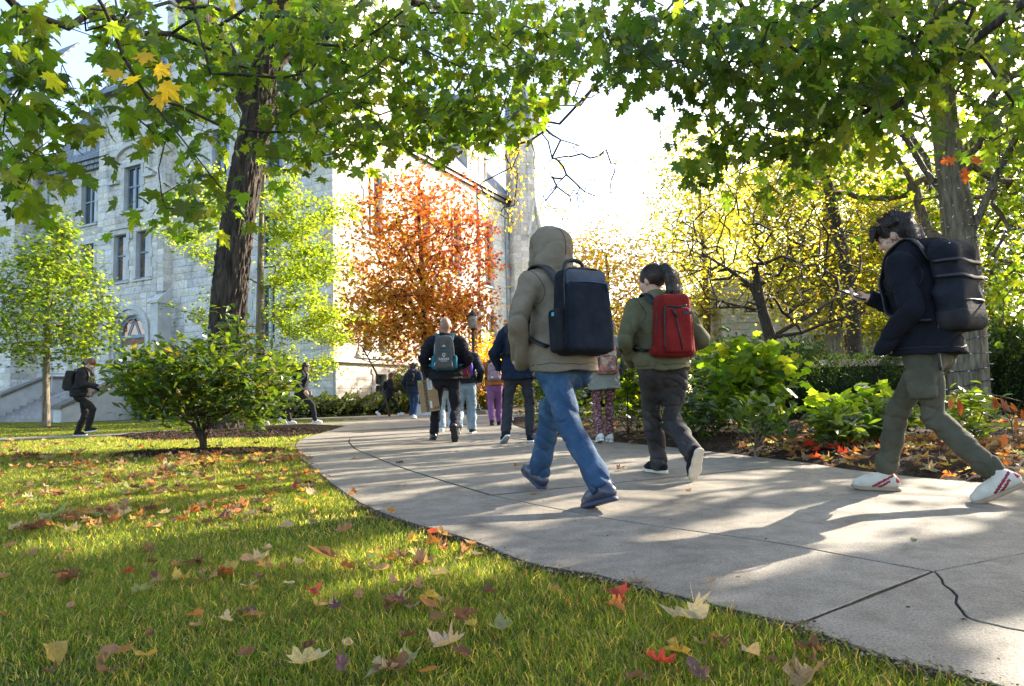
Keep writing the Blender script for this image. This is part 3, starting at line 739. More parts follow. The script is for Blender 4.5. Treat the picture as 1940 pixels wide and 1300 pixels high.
for sx in (-1, 1):
    mb = MB(); x0, x1 = sorted((dB + sx * .01, dB + sx * .87)); mb.box((x0, 1.36, -.32), (x1, zs - .14, -.25), M4)
    d_ = mb.build('door', M['darkwood'], BLD)
    mb = MB()
    for (c, d, e, f) in ((x0 + .16, x1 - .16, 2.5, 3.6), ): mb.box((c, e, -.255), (d, f, -.244), M4)
    mb.build('pane', M['pane'], d_)
    mb = MB(); mb.box((x0 + .14, 1.55, -.255), (x1 - .14, 2.3, -.238), M4); mb.build('panel', M['darkwood'], d_)
    mb = MB(); hx = dB + sx * .1; mb.tube([np.array([hx, 2.2, -.2]) @ M4[:3, :3].T + M4[:3, 3], np.array([hx, 2.55, -.2]) @ M4[:3, :3].T + M4[:3, 3]], .02, 6); mb.build('handle', M['steel'], d_)
def wpt(x, z, d): return np.array([x, z, d]) @ M4[:3, :3].T + M4[:3, 3]
BL = thing('bracket_lantern', 'black wrought iron scroll lantern hanging over the arched door', 'lantern', np.r_[wl(10.45 + dB, .35), 4.6])
BLo = np.array(BL.location); off = BO - BLo
mb = MB()
for k2, zz in enumerate((5.05, 4.85)):
    mb.tube([wpt(dB + .9, zz - .1, .1) + off, wpt(dB + .9, zz + .12, .6) + off, wpt(dB + .9, zz, 1.5) + off], .03, 6)
for q in range(5):
    c = np.linspace(.25, 1.35, 5)[q]; ang = np.linspace(0, 4.5, 10)
    mb.tube([wpt(dB + .9, 4.95 + .12 * math.sin(t) * (1 - t / 9), c + .12 * math.cos(t) * (1 - t / 9)) + off for t in ang], .018, 5)
mb.tube([wpt(dB + .9, 5.0, 1.45) + off, wpt(dB + 1.0, 7.0, .05) + off], .012, 4)
mb.build('bracket', M['iron'], BL)
mb = MB(); c = wpt(dB + .9, 0, 1.25) + off
for q in range(6):
    t = 2 * math.pi * q / 6; mb.tube([c + [.2 * math.cos(t), .2 * math.sin(t), 4.75], c + [.13 * math.cos(t), .13 * math.sin(t), 4.25]], .016, 5)
for zz, r_ in ((4.75, .21), (4.5, .17), (4.25, .13)):
    mb.tube([c + [r_ * math.cos(t), r_ * math.sin(t), zz] for t in np.linspace(0, 6.283, 13)], .018, 5, cap=False)
mb.add(np.array([c + [.24 * math.cos(t), .24 * math.sin(t), 4.76] for t in np.linspace(0, 6.283, 9)[:-1]] + [c + [0, 0, 5.0]]), [(i, (i + 1) % 8, 8) for i in range(8)])
cage = mb.build('cage', M['iron'], BL)
mb = MB(); mb.tube([c + [0, 0, 4.7], c + [0, 0, 4.5], c + [0, 0, 4.28]], [.15, .13, .1], 8); mb.build('glass', M['pane'], cage)
ST = thing('entrance_steps', 'broad grey stone steps with sloping cheek walls before the arched door', 'steps', np.r_[wl(10.45 + dB, 2.2), 0])
STo = np.array(ST.location); off = BO - STo
nst = 9; run = .3; d0 = .36
lo_, hi_ = dB - 1.9, dB + 4.4
for i in range(nst):
    z = 1.35 - i * .15; mb = MB()
    p = [wpt(lo_, z - .15, d0 - .3), wpt(hi_, z - .15, d0 - .3), wpt(hi_, z - .15, d0 + .9 + i * run), wpt(lo_, z - .15, d0 + .9 + i * run), wpt(lo_, z, d0 - .3), wpt(hi_, z, d0 - .3), wpt(hi_, z, d0 + .9 + i * run), wpt(lo_, z, d0 + .9 + i * run)]
    mb.add(np.array(p) + off, [(0, 1, 2, 3), (7, 6, 5, 4), (4, 5, 1, 0), (5, 6, 2, 1), (6, 7, 3, 2), (7, 4, 0, 3)]); mb.build('step', pm('step_stone', (.26, .235, .225), (.36, .33, .31), 4, .85, .004, 60) if i == 0 else bpy.data.materials['step_stone'], ST)
for x0, x1 in ((lo_ - .55, lo_ - .005), (hi_ + .005, hi_ + .55)):
    mb = MB(); D1 = d0 + 4.2
    mb.prism([(d0 - .3, 0), (D1, 0), (D1, .55), (d0 + .9, 2.05), (d0 - .3, 2.05)], mat4(wpt(x0, 0, 0) + off, WB.n, [0, 0, 1], WB.u), 0, x1 - x0)
    ck = mb.build('cheek_wall', M['stone'] if 0 else M['trim'], ST)
    mb = MB(); mb.prism([(D1 + .08, .55), (D1 + .08, .68), (d0 + .9, 2.18), (d0 - .3, 2.18), (d0 - .3, 2.05), (d0 + .9, 2.05)][::-1], mat4(wpt(x0 - .06, 0, 0) + off, WB.n, [0, 0, 1], WB.u), 0, x1 - x0 + .12)
    mb.build('coping', M['concrete'], ck)
for x in (lo_ + .25, hi_ - .25):
    mb = MB(); D1 = d0 + 4.0
    mb.tube([wpt(x, 0, D1 + .35) + off, wpt(x, .95, D1 + .35) + off, wpt(x, 1.0, D1 + .2) + off, wpt(x, 2.3, d0 + .9) + off, wpt(x, 2.3, d0 + .2) + off], .025, 8)
    mb.tube([wpt(x, .5, D1 - .9) + off, wpt(x, 1.32, D1 - .9) + off], .02, 6); mb.tube([wpt(x, 1.3, d0 + .8) + off, wpt(x, 2.28, d0 + .8) + off], .02, 6)
    mb.build('handrail', M['steel'], ST)
# --- stones: the 300 that show largest are objects of their own, the rest one mesh
CAND.sort(key=lambda c: -c[0])
for i, (sz, V, cc, w) in enumerate(CAND):
    if i < 300:
        c0 = V[9:].mean(0); me = mesh_np('stone', V - c0, SF, M['stone'], np.ones(3))
        o = obj('stone', me, w.obj, c0); o.color = (*[float(x) for x in cc], 1)
    else:
        STV.append(V); STF.append(np.array([f for f in SF]) + STN[0]); STN[0] += len(V); STC.append(np.tile(cc, (len(V), 1)))
tag(obj('stonework', mesh_np('stonework', np.concatenate(STV), np.concatenate(STF), M['stone'], np.concatenate(STC)), BLD), kind='stuff')
# ================================================================ LEAVES
def fan(outline, z=None, c=(0, .45)):
    """leaf template from a half or full outline: fan of triangles about c"""
    p = np.asarray(outline, float); V = np.c_[p, np.zeros(len(p))]; V = np.vstack([[c[0], c[1], 0], V])
    n = len(p); T = np.array([(0, 1 + i, 1 + (i + 1) % n) for i in range(n)])
    V[:, 2] = -.18 * np.abs(V[:, 0]) ** 1.5 + .0
    V[:, 2] -= .22 * np.clip(V[:, 1] - .5, 0, 1) ** 2 * 2
    if z is not None: V[:, 2] += z(V)
    return V, T
def fan2(outline, c=(0, .2)):
    p = np.asarray(outline, float); n = len(p); c = np.asarray(c); mid = c + (p - c) * .52
    V = np.vstack([c, mid, p]); V = np.c_[V, np.zeros(len(V))]
    T = [(0, 1 + i, 1 + (i + 1) % n) for i in range(n)]
    for i in range(n): j = (i + 1) % n; T += [(1 + i, 1 + n + i, 1 + n + j), (1 + i, 1 + n + j, 1 + j)]
    k = len(V); V = np.vstack([V, [[-.012, 0, 0], [.012, 0, 0], [.03, -.35, .06]]]); T.append((k, k + 1, k + 2)); return V, np.array(T)
SUNPX = [[(560, 1180), (760, 1120), (1010, 1075), (1120, 1110), (1000, 1140), (760, 1180), (640, 1215)], [(0, 1000), (200, 985), (420, 955), (560, 920), (630, 915), (740, 970), (900, 1030), (700, 1025), (480, 1005), (330, 1015), (200, 1065), (0, 1085)], [(430, 1120), (620, 1085), (760, 1050), (880, 1030), (1040, 1085), (900, 1110), (760, 1110), (620, 1130)]]
SUNG = [np.array([G(*q)[:2] for q in l]) for l in SUNPX]
def sun_cull(pos, streaks=True):
    """openings in the crowns through which the sun reaches the lawn and path"""
    r = np.random.default_rng(77); g = pos[:, :2] - SUNV[None, :2] * (pos[:, 2:3] / SUNV[2]); hit = np.zeros(len(pos), bool)
    for q in SUNG: hit |= inpoly(g[:, 0], g[:, 1], q)
    d = nrm(SUNV[:2]); a = g @ d; b = g @ np.array([-d[1], d[0]])
    n = np.sin(b * 5.1 + .9 * np.sin(a * .9 + 1) + .6 * np.sin(a * 2.3)) + .8 * np.sin(b * 9.7 + 1.2 * np.sin(a * 1.3 + 2) + 2) + .7 * np.sin(b * 2.3 + a * .5 + 1)
    if streaks: hit |= (n > np.where(g[:, 1] > 3.2, -.25, .05)) & (g[:, 1] < 12) & (g[:, 1] > .8) & ~((g[:, 1] < 2.5) & (g[:, 0] < .55))
    return (pos[:, 2] > 1.2) & ((hit & (r.random(len(pos)) < .985)) | (r.random(len(pos)) < .04))
def mirror(half): return half + [(-x, y) for x, y in half[::-1] if abs(x) > 1e-6]
MAPLE_H = [(0, .0), (.16, -.08), (.20, .04), (.46, .06), (.33, .20), (.30, .27), (.44, .40), (.60, .52), (.40, .55), (.36, .64), (.18, .52), (.20, .74), (.10, .80), (0, 1.0)]
OAK_H = [(0, 0), (.05, .10), (.22, .14), (.13, .24), (.09, .30), (.20, .34), (.40, .38), (.26, .46), (.34, .56), (.16, .54), (.11, .60), (.30, .70), (.22, .78), (.12, .74), (.13, .88), (0, 1.0)]
OVAL_H = [(0, 0), (.10, .18), (.19, .45), (.20, .62), (.13, .85), (0, 1.0)]
HYDR_H = [(0, 0), (.22, .05), (.38, .22), (.24, .30), (.30, .40), (.42, .55), (.24, .58), (.20, .72), (.12, .82), (0, 1.0)]
T_MAPLE = [fan(mirror(MAPLE_H), c=(0, .2)), fan(mirror(MAPLE_H), lambda V: .25 * V[:, 0] * V[:, 1], c=(0, .2)), fan(mirror(MAPLE_H), lambda V: -.35 * np.clip(V[:, 1] - .3, 0, 1), c=(0, .2))]
T_OAK = [fan(mirror(OAK_H), c=(0, .48)), fan(mirror(OAK_H), lambda V: .3 * V[:, 0] * V[:, 1]), fan(mirror(OAK_H), lambda V: -.3 * np.clip(V[:, 1] - .3, 0, 1))]
T_OVAL = [fan(mirror(OVAL_H)), fan(mirror(OVAL_H), lambda V: .25 * np.abs(V[:, 0]) - .2 * V[:, 1] ** 2)]
T_HYDR = [fan(mirror(HYDR_H), c=(0, .35)), fan(mirror(HYDR_H), lambda V: .25 * V[:, 0] * V[:, 1], c=(0, .35))]
T_SMALL = [(np.array([[0, 0, 0], [.26, .5, .05], [0, 1, -.05], [-.26, .5, .05]]), np.array([(0, 1, 2), (0, 2, 3)]))]
T_STAR = [(np.array([[0, 0, 0], [.45, .15, .0], [.2, .35, .02], [.5, .7, -.05], [.12, .6, 0], [0, 1, -.08], [-.12, .6, 0], [-.5, .7, -.05], [-.2, .35, .02], [-.45, .15, 0]]), np.array([(0, 1, 2), (0, 2, 4), (2, 3, 4), (4, 5, 6), (0, 4, 6), (6, 7, 8), (0, 6, 8), (0, 8, 9)]))]
T_GINKGO = [(np.array([[0, 0, 0], [.45, .65, .06], [.18, .9, 0], [0, .7, -.03], [-.18, .9, 0], [-.45, .65, .06]]), np.array([(0, 1, 2), (0, 2, 3), (0, 3, 4), (0, 4, 5)]))]
def frames(tip, nor):
    y = tip / (np.linalg.norm(tip, axis=1)[:, None] + 1e-9)
    x = np.cross(y, nor); x /= np.linalg.norm(x, axis=1)[:, None] + 1e-9
    return x, y, np.cross(x, y)
def leaf_arrays(tmpl, pos, tip, nor, size):
    """list of (V, T) blocks, one per template variant; returns V, T, owner index"""
    k = len(tmpl); N = len(pos); Vs, Ts, Ow = [], [], []; base = 0
    x, y, z = frames(tip, nor)
    for i in range(k):
        s = np.arange(i, N, k)
        if not len(s): continue
        tv, tt = tmpl[i]; m = len(tv)
        V = pos[s][:, None] + size[s][:, None, None] * (tv[None, :, 0:1] * x[s][:, None] + tv[None, :, 1:2] * y[s][:, None] + tv[None, :, 2:3] * z[s][:, None])
        T = tt[None] + (base + m * np.arange(len(s)))[:, None, None]
        Vs.append(V.reshape(-1, 3)); Ts.append(T.reshape(-1, 3)); Ow.append(np.repeat(s, m)); base += m * len(s)
    return np.concatenate(Vs), np.concatenate(Ts), np.concatenate(Ow)
_lm = {}
def leaf_mesh(tid, i, tmpl, mat):
    if (tid, i, mat.name) not in _lm:
        V, T = tmpl[i]; _lm[(tid, i, mat.name)] = mesh_np('leaf', V, T, mat, np.ones(3))
    return _lm[(tid, i, mat.name)]
def palette(r, cols, w, n, var=.18):
    c = np.asarray(cols, float)[r.choice(len(cols), n, p=np.asarray(w, float) / np.sum(w))]
    return np.clip(c * (1 + r.normal(0, var, (n, 1))) * (1 + r.normal(0, var * .35, (n, 3))), .004, .9)
def foliage(parent, base, tmpl, tid, pos, tip, nor, size, col, mat, single=0, name='crown', cull=True):
    """leaves of one plant; the `single` ones that show largest become objects named leaf"""
    kp = ~sun_cull(pos, cull != 'lawn') if cull else np.ones(len(pos), bool); pos, tip, nor, size, col = pos[kp], tip[kp], nor[kp], size[kp], col[kp]
    N = len(pos); rest = np.ones(N, bool)
    if single:
        q = pos - CAM; dz = q @ FW; px = 970 + F * (q @ RT) / dz; py = 650 - F * (q @ UP) / dz
        vis = (dz > .3) & (px > -10) & (px < 1950) & (py > -10) & (py < 1310)
        sc = np.where(vis, size * F / np.maximum(dz, .3), 0) * (1 + .25 * np.random.default_rng(3).random(N))
        pick = np.argsort(-sc)[:single]; pick = pick[sc[pick] > 10]
        x, y, z = frames(tip, nor)
        for j in pick:
            i = j % len(tmpl); o = bpy.data.objects.new('leaf', leaf_mesh(tid, i, tmpl, mat)); COL.objects.link(o); o.parent = parent
            m = np.eye(4); m[:3, 0] = x[j] * size[j]; m[:3, 1] = y[j] * size[j]; m[:3, 2] = z[j] * size[j]; m[:3, 3] = pos[j] - base
            o.matrix_local = Matrix(m.tolist()); o.color = (*[float(v) for v in col[j]], 1)
        rest[pick] = False
    if rest.any():
        V, T, ow = leaf_arrays(tmpl, pos[rest] - base, tip[rest], nor[rest], size[rest])
        o = obj(name, mesh_np(name, V, T, mat, col[rest][ow]), parent); tag(o, kind='stuff')
# ================================================================ BRANCH SKELETONS
class Skel:
    def __init__(s, pts, r0):
        """trunk polyline (world)"""
        s.p = [np.asarray(q, float) for q in pts]; s.par = [-1] + list(range(len(pts) - 1)); s.r0 = r0; s.trunk = len(pts); s.mass = [0.0] * len(pts)
    def limb(s, start, pts):
        """extra hand-laid limb from node index start"""
        i = start
        for q in pts: s.p.append(np.asarray(q, float)); s.par.append(i); s.mass.append(0.0); i = len(s.p) - 1
        return i
    def near(s, q, lo=0):
        a = np.array(s.p[lo:]); return lo + int(np.argmin(((a - q) ** 2).sum(1)))
    def attach(s, targets, r, step=.4, sag=.06, wob=.06, lo=0, up=.25):
        targets = np.asarray(targets, float)
        A = np.zeros((len(s.p) + len(targets) * 30, 3)); n = len(s.p); A[:n] = s.p
        for t in targets:
            d = A[lo:n] - t; c = (d * d).sum(1) + up * np.maximum(d[:, 2], 0) ** 2 * 3
            i = lo + int(np.argmin(c)); a = A[i]; L = math.sqrt(((t - a) ** 2).sum())
            if L < 1e-3: s.mass[i] += 1; continue
            k = max(1, min(28, int(L / step))); w = r.normal(0, wob * L, 3)
            for j in range(1, k + 1):
                f = j / k; q = a + (t - a) * f + (w + np.array([0, 0, sag * L])) * math.sin(math.pi * f) * (1 if j < k else 0) + (r.normal(0, wob * .25 * L, 3) * .5 if j < k else 0)
                s.p.append(q); s.par.append(i); s.mass.append(0.0); i = len(s.p) - 1; A[n] = q; n += 1
            s.mass[i] += 1
        return s
    def build(s, name, mat, parent, base, rtip=.004, ex=.46, rtrunk=None, sides=(10, 5), taper=None, flare=0):
        n = len(s.p); m = np.array(s.mass, float); par = s.par; ch = [[] for _ in range(n)]
        for i in range(n - 1, 0, -1): m[par[i]] += m[i]; ch[par[i]].append(i)
        rr = rtip * np.maximum(m, 1) ** ex
        big = rr[0]
        if rtrunk is not None: rr = np.where(rr > rtip * 2, rtip * 2 + (rr - rtip * 2) * (rtrunk - rtip * 2) / max(big - rtip * 2, 1e-6), rr)
        if taper is not None:
            for i in range(s.trunk): rr[i] = max(rr[i] * 0, taper[0] + (taper[1] - taper[0]) * i / max(1, s.trunk - 1))
        if flare: rr[0] *= 1 + flare
        mb = MB(); P_ = np.array(s.p)
        starts = [(0, None)]
        while starts:
            i, frm = starts.pop()
            idx = [i]
            while ch[idx[-1]]:
                c = sorted(ch[idx[-1]], key=lambda q: -(m[q] + (1e6 if q < s.trunk else 0)))
                for q in c[1:]: starts.append((q, idx[-1]))
                idx.append(c[0])
            pts = P_[idx]; r = rr[idx]
            if frm is not None: pts = np.vstack([P_[frm], pts]); r = np.r_[min(rr[frm], r[0] * 1.15), r]
            if len(pts) > 1:
                big_ = r.max() > .035
                V, Fc = tube_geo(pts - base, r, sides[0] if r.max() > .09 else (6 if big_ else (4 if r.max() > .012 else 3)), cap=False); mb.add(V, Fc)
        return mb.build(name, mat, parent, smooth=True)
def ball(r, n, c, rad_, shell=.0, low=-1.0):
    """n random points inside an ellipsoid"""
    out = np.zeros((0, 3))
    while len(out) < n:
        q = r.normal(0, 1, (n * 2, 3)); q /= np.linalg.norm(q, axis=1)[:, None]
        q *= (shell + (1 - shell) * r.random((n * 2, 1)) ** (1 / 2.4)); q = q[q[:, 2] > low]; out = np.vstack([out, q])
    return np.asarray(c) + out[:n] * np.asarray(rad_)
def cluster(r, C, m, spread, flat=.6, droop=.35, tilt=.55, out=None):
    """m leaves round every cluster point: positions, tip directions, normals"""
    pos = np.repeat(C, m, 0) + r.normal(0, 1, (len(C) * m, 3)) * np.array([spread, spread, spread * flat])
    n = len(pos); a = r.uniform(0, 2 * math.pi, n)
    tip = np.stack([np.cos(a), np.sin(a), -droop + r.normal(0, .35, n)], 1)
    nor = np.stack([r.normal(0, tilt, n), r.normal(0, tilt, n), np.ones(n)], 1)
    return pos, tip, nor
def outward_order(T, o): return T[np.argsort(((T - np.asarray(o)) ** 2).sum(1))]
def wobble_line(r, a, b, k, amp):
    a = np.asarray(a, float); b = np.asarray(b, float); L = np.linalg.norm(b - a)
    return [a + (b - a) * i / k + (r.normal(0, amp * L / k, 3) if 0 < i < k else 0) for i in range(k + 1)]
GREENS = [(.075, .125, .018), (.10, .155, .022), (.055, .10, .018), (.14, .18, .025)]
def pxfill(r, poly, n, d0, d1):
    """n points whose image falls inside a pixel outline, at depths d0..d1"""
    poly = np.asarray(poly, float); lo = poly.min(0); hi = poly.max(0); out = []
    while len(out) < n:
        x = r.uniform(lo[0], hi[0], 4 * n); y = r.uniform(lo[1], hi[1], 4 * n); k = inpoly(x, y, poly)
        for a, b in zip(x[k], y[k]): out.append(P(a, b, r.uniform(d0, d1)))
    return np.array(out[:n])
# ---------------------------------------------------------------- 1. maple whose branches hang over the lawn (stem left of the picture)
r = np.random.default_rng(101)
base = np.array([-5.6, 2.6, 0]); t = thing('maple_tree', 'leafy green maple whose branches hang across the top left', 'tree', base)
sk = Skel([base + V3(0, 0, -.05), base + V3(.05, .1, 1.3), base + V3(.2, .3, 2.6), base + V3(.5, .8, 3.9), base + V3(1.0, 1.6, 5.0), base + V3(1.7, 2.6, 5.8)], .3)
l1 = sk.limb(3, [P(60, -160, 4.2), P(150, -60, 4.5), P(200, 20, 4.7), P(235, 110, 4.8), P(280, 185, 4.9), P(330, 245, 5.0), P(390, 320, 5.15), P(425, 365, 5.3)])
l2 = sk.limb(sk.near(P(280, 185, 4.9)), [P(340, 200, 5.2), P(420, 240, 5.5), P(500, 250, 5.8), P(560, 250, 6.0)])
l3 = sk.limb(4, [P(-60, -60, 4.2), P(-40, 120, 4.4), P(10, 200, 4.6), P(70, 245, 4.8), P(150, 190, 5.0)])
l4 = sk.limb(5, [P(330, -220, 5.5), P(480, -100, 6.2), P(600, 20, 6.8), P(700, 110, 7.2), P(800, 180, 7.5), P(900, 220, 7.8)])
l5 = sk.limb(sk.near(P(480, -100, 6.2)), [P(700, -60, 6.6), P(860, 20, 7.2), P(980, 90, 7.6), P(1040, 150, 7.8)])
l6 = sk.limb(sk.near(P(330, 245, 5.0)), [P(312, 270, 5.0), P(300, 320, 4.95), P(306, 370, 4.9)])
regs = [([(0, 60), (70, 60), (115, 100), (125, 150), (60, 175), (0, 190)], 20, 4.2, 5.0), ([(0, 200), (60, 215), (120, 150), (165, 180), (180, 240), (130, 260), (175, 300), (120, 340), (60, 400), (30, 410), (0, 370)], 40, 4.3, 5.2),
        ([(0, 0), (90, 0), (50, 50), (0, 55)], 8, 4.2, 5.0),
        ([(120, 0), (330, 0), (330, 240), (240, 250), (200, 130), (165, 70)], 52, 4.8, 6.2), ([(250, 210), (370, 250), (330, 300), (260, 260)], 8, 4.8, 5.4),
        ([(300, 330), (385, 360), (380, 400), (310, 400)], 7, 4.7, 5.0), ([(370, 320), (470, 340), (450, 480), (400, 470), (390, 400)], 9, 5.0, 5.5),
        ([(330, 0), (640, 0), (640, 290), (540, 340), (470, 290), (420, 260), (360, 260)], 150, 5.6, 7.6), ([(640, 0), (1085, 0), (1110, 60), (1060, 140), (1070, 190), (1000, 235), (900, 270), (760, 290), (640, 295)], 300, 6.0, 8.6)]
C = np.vstack([pxfill(r, *q) for q in regs])
sk.attach(outward_order(C, base + V3(1, 1.6, 5)), r, .35, -.05, .08, lo=3, up=.1)
sk.build('trunk', M['bark_twig'], t, base, .0030, .30, .034, taper=(.30, .12))
pos, tip, nor = cluster(r, C, 7, .155, .7, .75, .75); N = len(pos)
size = np.where(r.random(N) < .3, r.uniform(.06, .11, N), r.uniform(.105, .165, N)); col = palette(r, GREENS + [(.20, .22, .03)], [5, 5, 3, 2.2, .8], N, .2)
px = np.array([proj(q)[:2] for q in pos])
kk = (px[:, 1] > 60) & (px[:, 1] < 190) & (px[:, 0] > 110) & (px[:, 0] < 205) & (px[:, 1] < 60 + (205 - px[:, 0]) * 1.0 + 60)   # a gap to the sky
keep = ~((px[:, 0] < 340) & (r.random(N) < .25)) & ~((np.abs(px[:, 0] - (452 + (420 - px[:, 1]) * .2)) < 42) & (px[:, 1] > 90) & (r.random(N) < .72)) & ~(((px[:, 0] > 100) & (px[:, 0] < 190) & (px[:, 1] > 40) & (px[:, 1] < 135)))
pos, tip, nor, size, col = pos[keep], tip[keep], nor[keep], size[keep], col[keep]
yl = np.array([P(278, 100, 4.4), P(295, 128, 4.4), P(308, 158, 4.4), P(232, 138, 4.4), P(255, 155, 4.45), P(302, 180, 4.45)])
pos = np.vstack([pos, yl]); tip = np.vstack([tip, r.normal(0, .4, (6, 3)) + [0.3, 0, -1]]); nor = np.vstack([nor, np.tile([0.1, -1, .2], (6, 1)) + r.normal(0, .2, (6, 3))]); size = np.r_[size, r.uniform(.10, .15, 6)]
col = np.vstack([col, np.tile([.55, .37, .03], (6, 1)) * r.uniform(.85, 1.1, (6, 1))])
foliage(t, base, T_MAPLE, 'maple', pos, tip, nor, size, col, M['leaf'], 300, cull=False)
# ---------------------------------------------------------------- 2. oak branches at the top right (stem right of the camera)
r = np.random.default_rng(102)
base = np.array([6.6, 1.6, 0]); t = thing('oak_tree', 'dark pointed-leaf oak branches across the top right', 'tree', base)
sk = Skel([base + V3(0, 0, -.05), base + V3(-.1, .1, 1.5), base + V3(-.3, .3, 3.0), base + V3(-.9, .8, 4.3), base + V3(-1.6, 1.6, 5.3)], .3)
sk.limb(2, [P(2150, -60, 4.2), P(1940, 5, 4.4), P(1800, 110, 4.6), P(1700, 200, 4.8), P(1668, 222, 4.9), P(1650, 205, 5.0), P(1560, 170, 5.0)])
sk.limb(4, [P(1900, -260, 4.4), P(1640, -160, 4.6), P(1400, -60, 5.0), P(1250, 40, 5.4)])
sk.limb(sk.near(P(1640, -160, 4.6)), [P(1560, 0, 5.0), P(1470, 70, 5.2), P(1530, 110, 5.2)])
sk.limb(sk.near(P(1650, 205, 5.0)), [P(1560, 260, 5.4), P(1480, 300, 5.6), P(1400, 330, 5.7)])
regs = [([(1100, 0), (1500, 0), (1500, 180), (1400, 220), (1340, 175), (1255, 195), (1270, 150), (1230, 125), (1205, 145), (1140, 120), (1110, 60)], 108, 4.6, 6.2),
        ([(1500, 0), (1940, 0), (1940, 110), (1800, 130), (1700, 230), (1500, 190)], 98, 4.2, 5.8),
        ([(1330, 260), (1420, 230), (1560, 190), (1640, 230), (1600, 290), (1520, 340), (1400, 390), (1400, 345), (1310, 330)], 64, 5.0, 6.4),
        ([(1800, 190), (1940, 170), (1940, 260), (1850, 265)], 14, 4.2, 5.2)]
C = np.vstack([pxfill(r, *q) for q in regs])
sk.attach(outward_order(C, base + V3(-.9, .8, 4.3)), r, .35, -.04, .08, lo=3, up=.1)
sk.build('trunk', M['bark_twig'], t, base, .0032, .30, .036, taper=(.3, .12))
pos, tip, nor = cluster(r, C, 8, .2, .7, .8, .8); N = len(pos)
size = np.where(r.random(N) < .3, r.uniform(.08, .13, N), r.uniform(.125, .20, N)); col = palette(r, [(.045, .085, .016), (.065, .11, .02), (.095, .145, .024), (.14, .18, .03)], [4, 4, 3, 2], N, .22)
foliage(t, base, T_OAK, 'oak', pos, tip, nor, size, col, M['leaf'], 300, cull='lawn')
# ---------------------------------------------------------------- 3. big dark trunk on the lawn
r = np.random.default_rng(103)
YT = 15.6; base = np.r_[P(432, 800, YT)[:2], 0]; t = thing('old_tree', 'thick dark furrowed trunk leaning right behind the round bush', 'tree', base)
tp = [np.r_[base[:2], -.05], P(428, 780, YT), P(432, 700, YT), P(432, 620, YT), P(440, 520, YT), P(452, 420, YT), P(468, 320, YT - .1), P(488, 220, YT - .2), P(505, 130, YT - .3), P(520, 40, YT - .4), P(535, -60, YT - .5)]
sk = Skel(tp, .5)
for a, b in ((6, [P(560, 150, YT - 1), P(640, 40, YT - 2), P(740, -80, YT - 3)]), (7, [P(420, 90, YT - 1), P(340, -20, YT - 2), P(240, -140, YT - 2.5)]), (8, [P(620, 20, YT), P(700, -80, YT + 1)]), (8, [P(450, -20, YT + 1), P(390, -140, YT + 2)])): sk.limb(a, b)
C = ball(r, 260, tp[-1] + V3(0, 0, 1.5), (5.5, 5.0, 3.4), .35)
sk.attach(outward_order(C, tp[-2]), r, .7, .03, .07, lo=6)
tr = sk.build('trunk', M['bark_dark'], t, base, .008, .42, .4, taper=(.40, .27), sides=(20, 5), flare=.2)
# furrows and plates cut into the bark as relief
me = tr.data; n = len(me.vertices); co = np.zeros(n * 3); me.vertices.foreach_get('co', co); co = co.reshape(-1, 3)
pos, tip, nor = cluster(r, C, 16, .42, .7, .5, .6); N = len(pos)
foliage(t, base, T_STAR, 'star', pos, tip, nor, r.uniform(.12, .18, N), palette(r, GREENS, [4, 4, 3, 2], N), M['leaf'])
def trunk_bark(path, radii, parent, base, seed, name, mat, rings=150, sides=90, depth=.05):
    """furrowed bark shell round a trunk: real ridges"""
    r = np.random.default_rng(seed); pts = bez(path, 24); s_ = np.linspace(0, 1, len(pts)); L = np.linalg.norm(np.diff(pts, axis=0), axis=1).sum()
    q = np.linspace(0, 1, rings); pp = np.stack([np.interp(q, s_, pts[:, i]) for i in range(3)], 1); rr = np.interp(q, np.linspace(0, 1, len(radii)), radii)
    a = np.linspace(0, 2 * math.pi, sides, endpoint=False); A, Q = np.meshgrid(a, q * L)
    h = np.zeros_like(A)
    for k, amp in ((11, .5), (19, .6), (31, .5), (43, .3)):
        ph = r.uniform(0, 6.28, 4); h += amp * (1 - 2 * np.abs(np.sin(.5 * k * A + ph[0] + 1.5 * np.sin(Q * r.uniform(1.5, 3.5) + ph[1]) + .8 * np.sin(Q * 9 + ph[2] + 3 * A))))
    h += .35 * np.sin(Q * 22 + 6 * np.sin(5 * A + 2)) * (np.sin(9 * A + Q) > 0)
    R = rr[:, None] + depth * .35 * h + .02 * np.sin(3 * A + Q * .8)
    R[0] *= 1.15
    V = pp[:, None] + R[..., None] * np.stack([np.cos(A), np.sin(A), 0 * A], -1)
    I = np.arange(rings * sides).reshape(rings, sides); J = np.roll(I, -1, 1)
    Qd = np.stack([I[:-1], J[:-1], J[1:], I[1:]], -1).reshape(-1, 4)
    return obj(name, mesh_np(name, V.reshape(-1, 3) - base, Qd, mat), parent)
trunk_bark([q for q in tp], [.56, .46, .42, .40, .385, .37, .36, .35, .34, .33, .32], t, base, 5, 'bark', M['bark_dark'], 260, 110, .06)
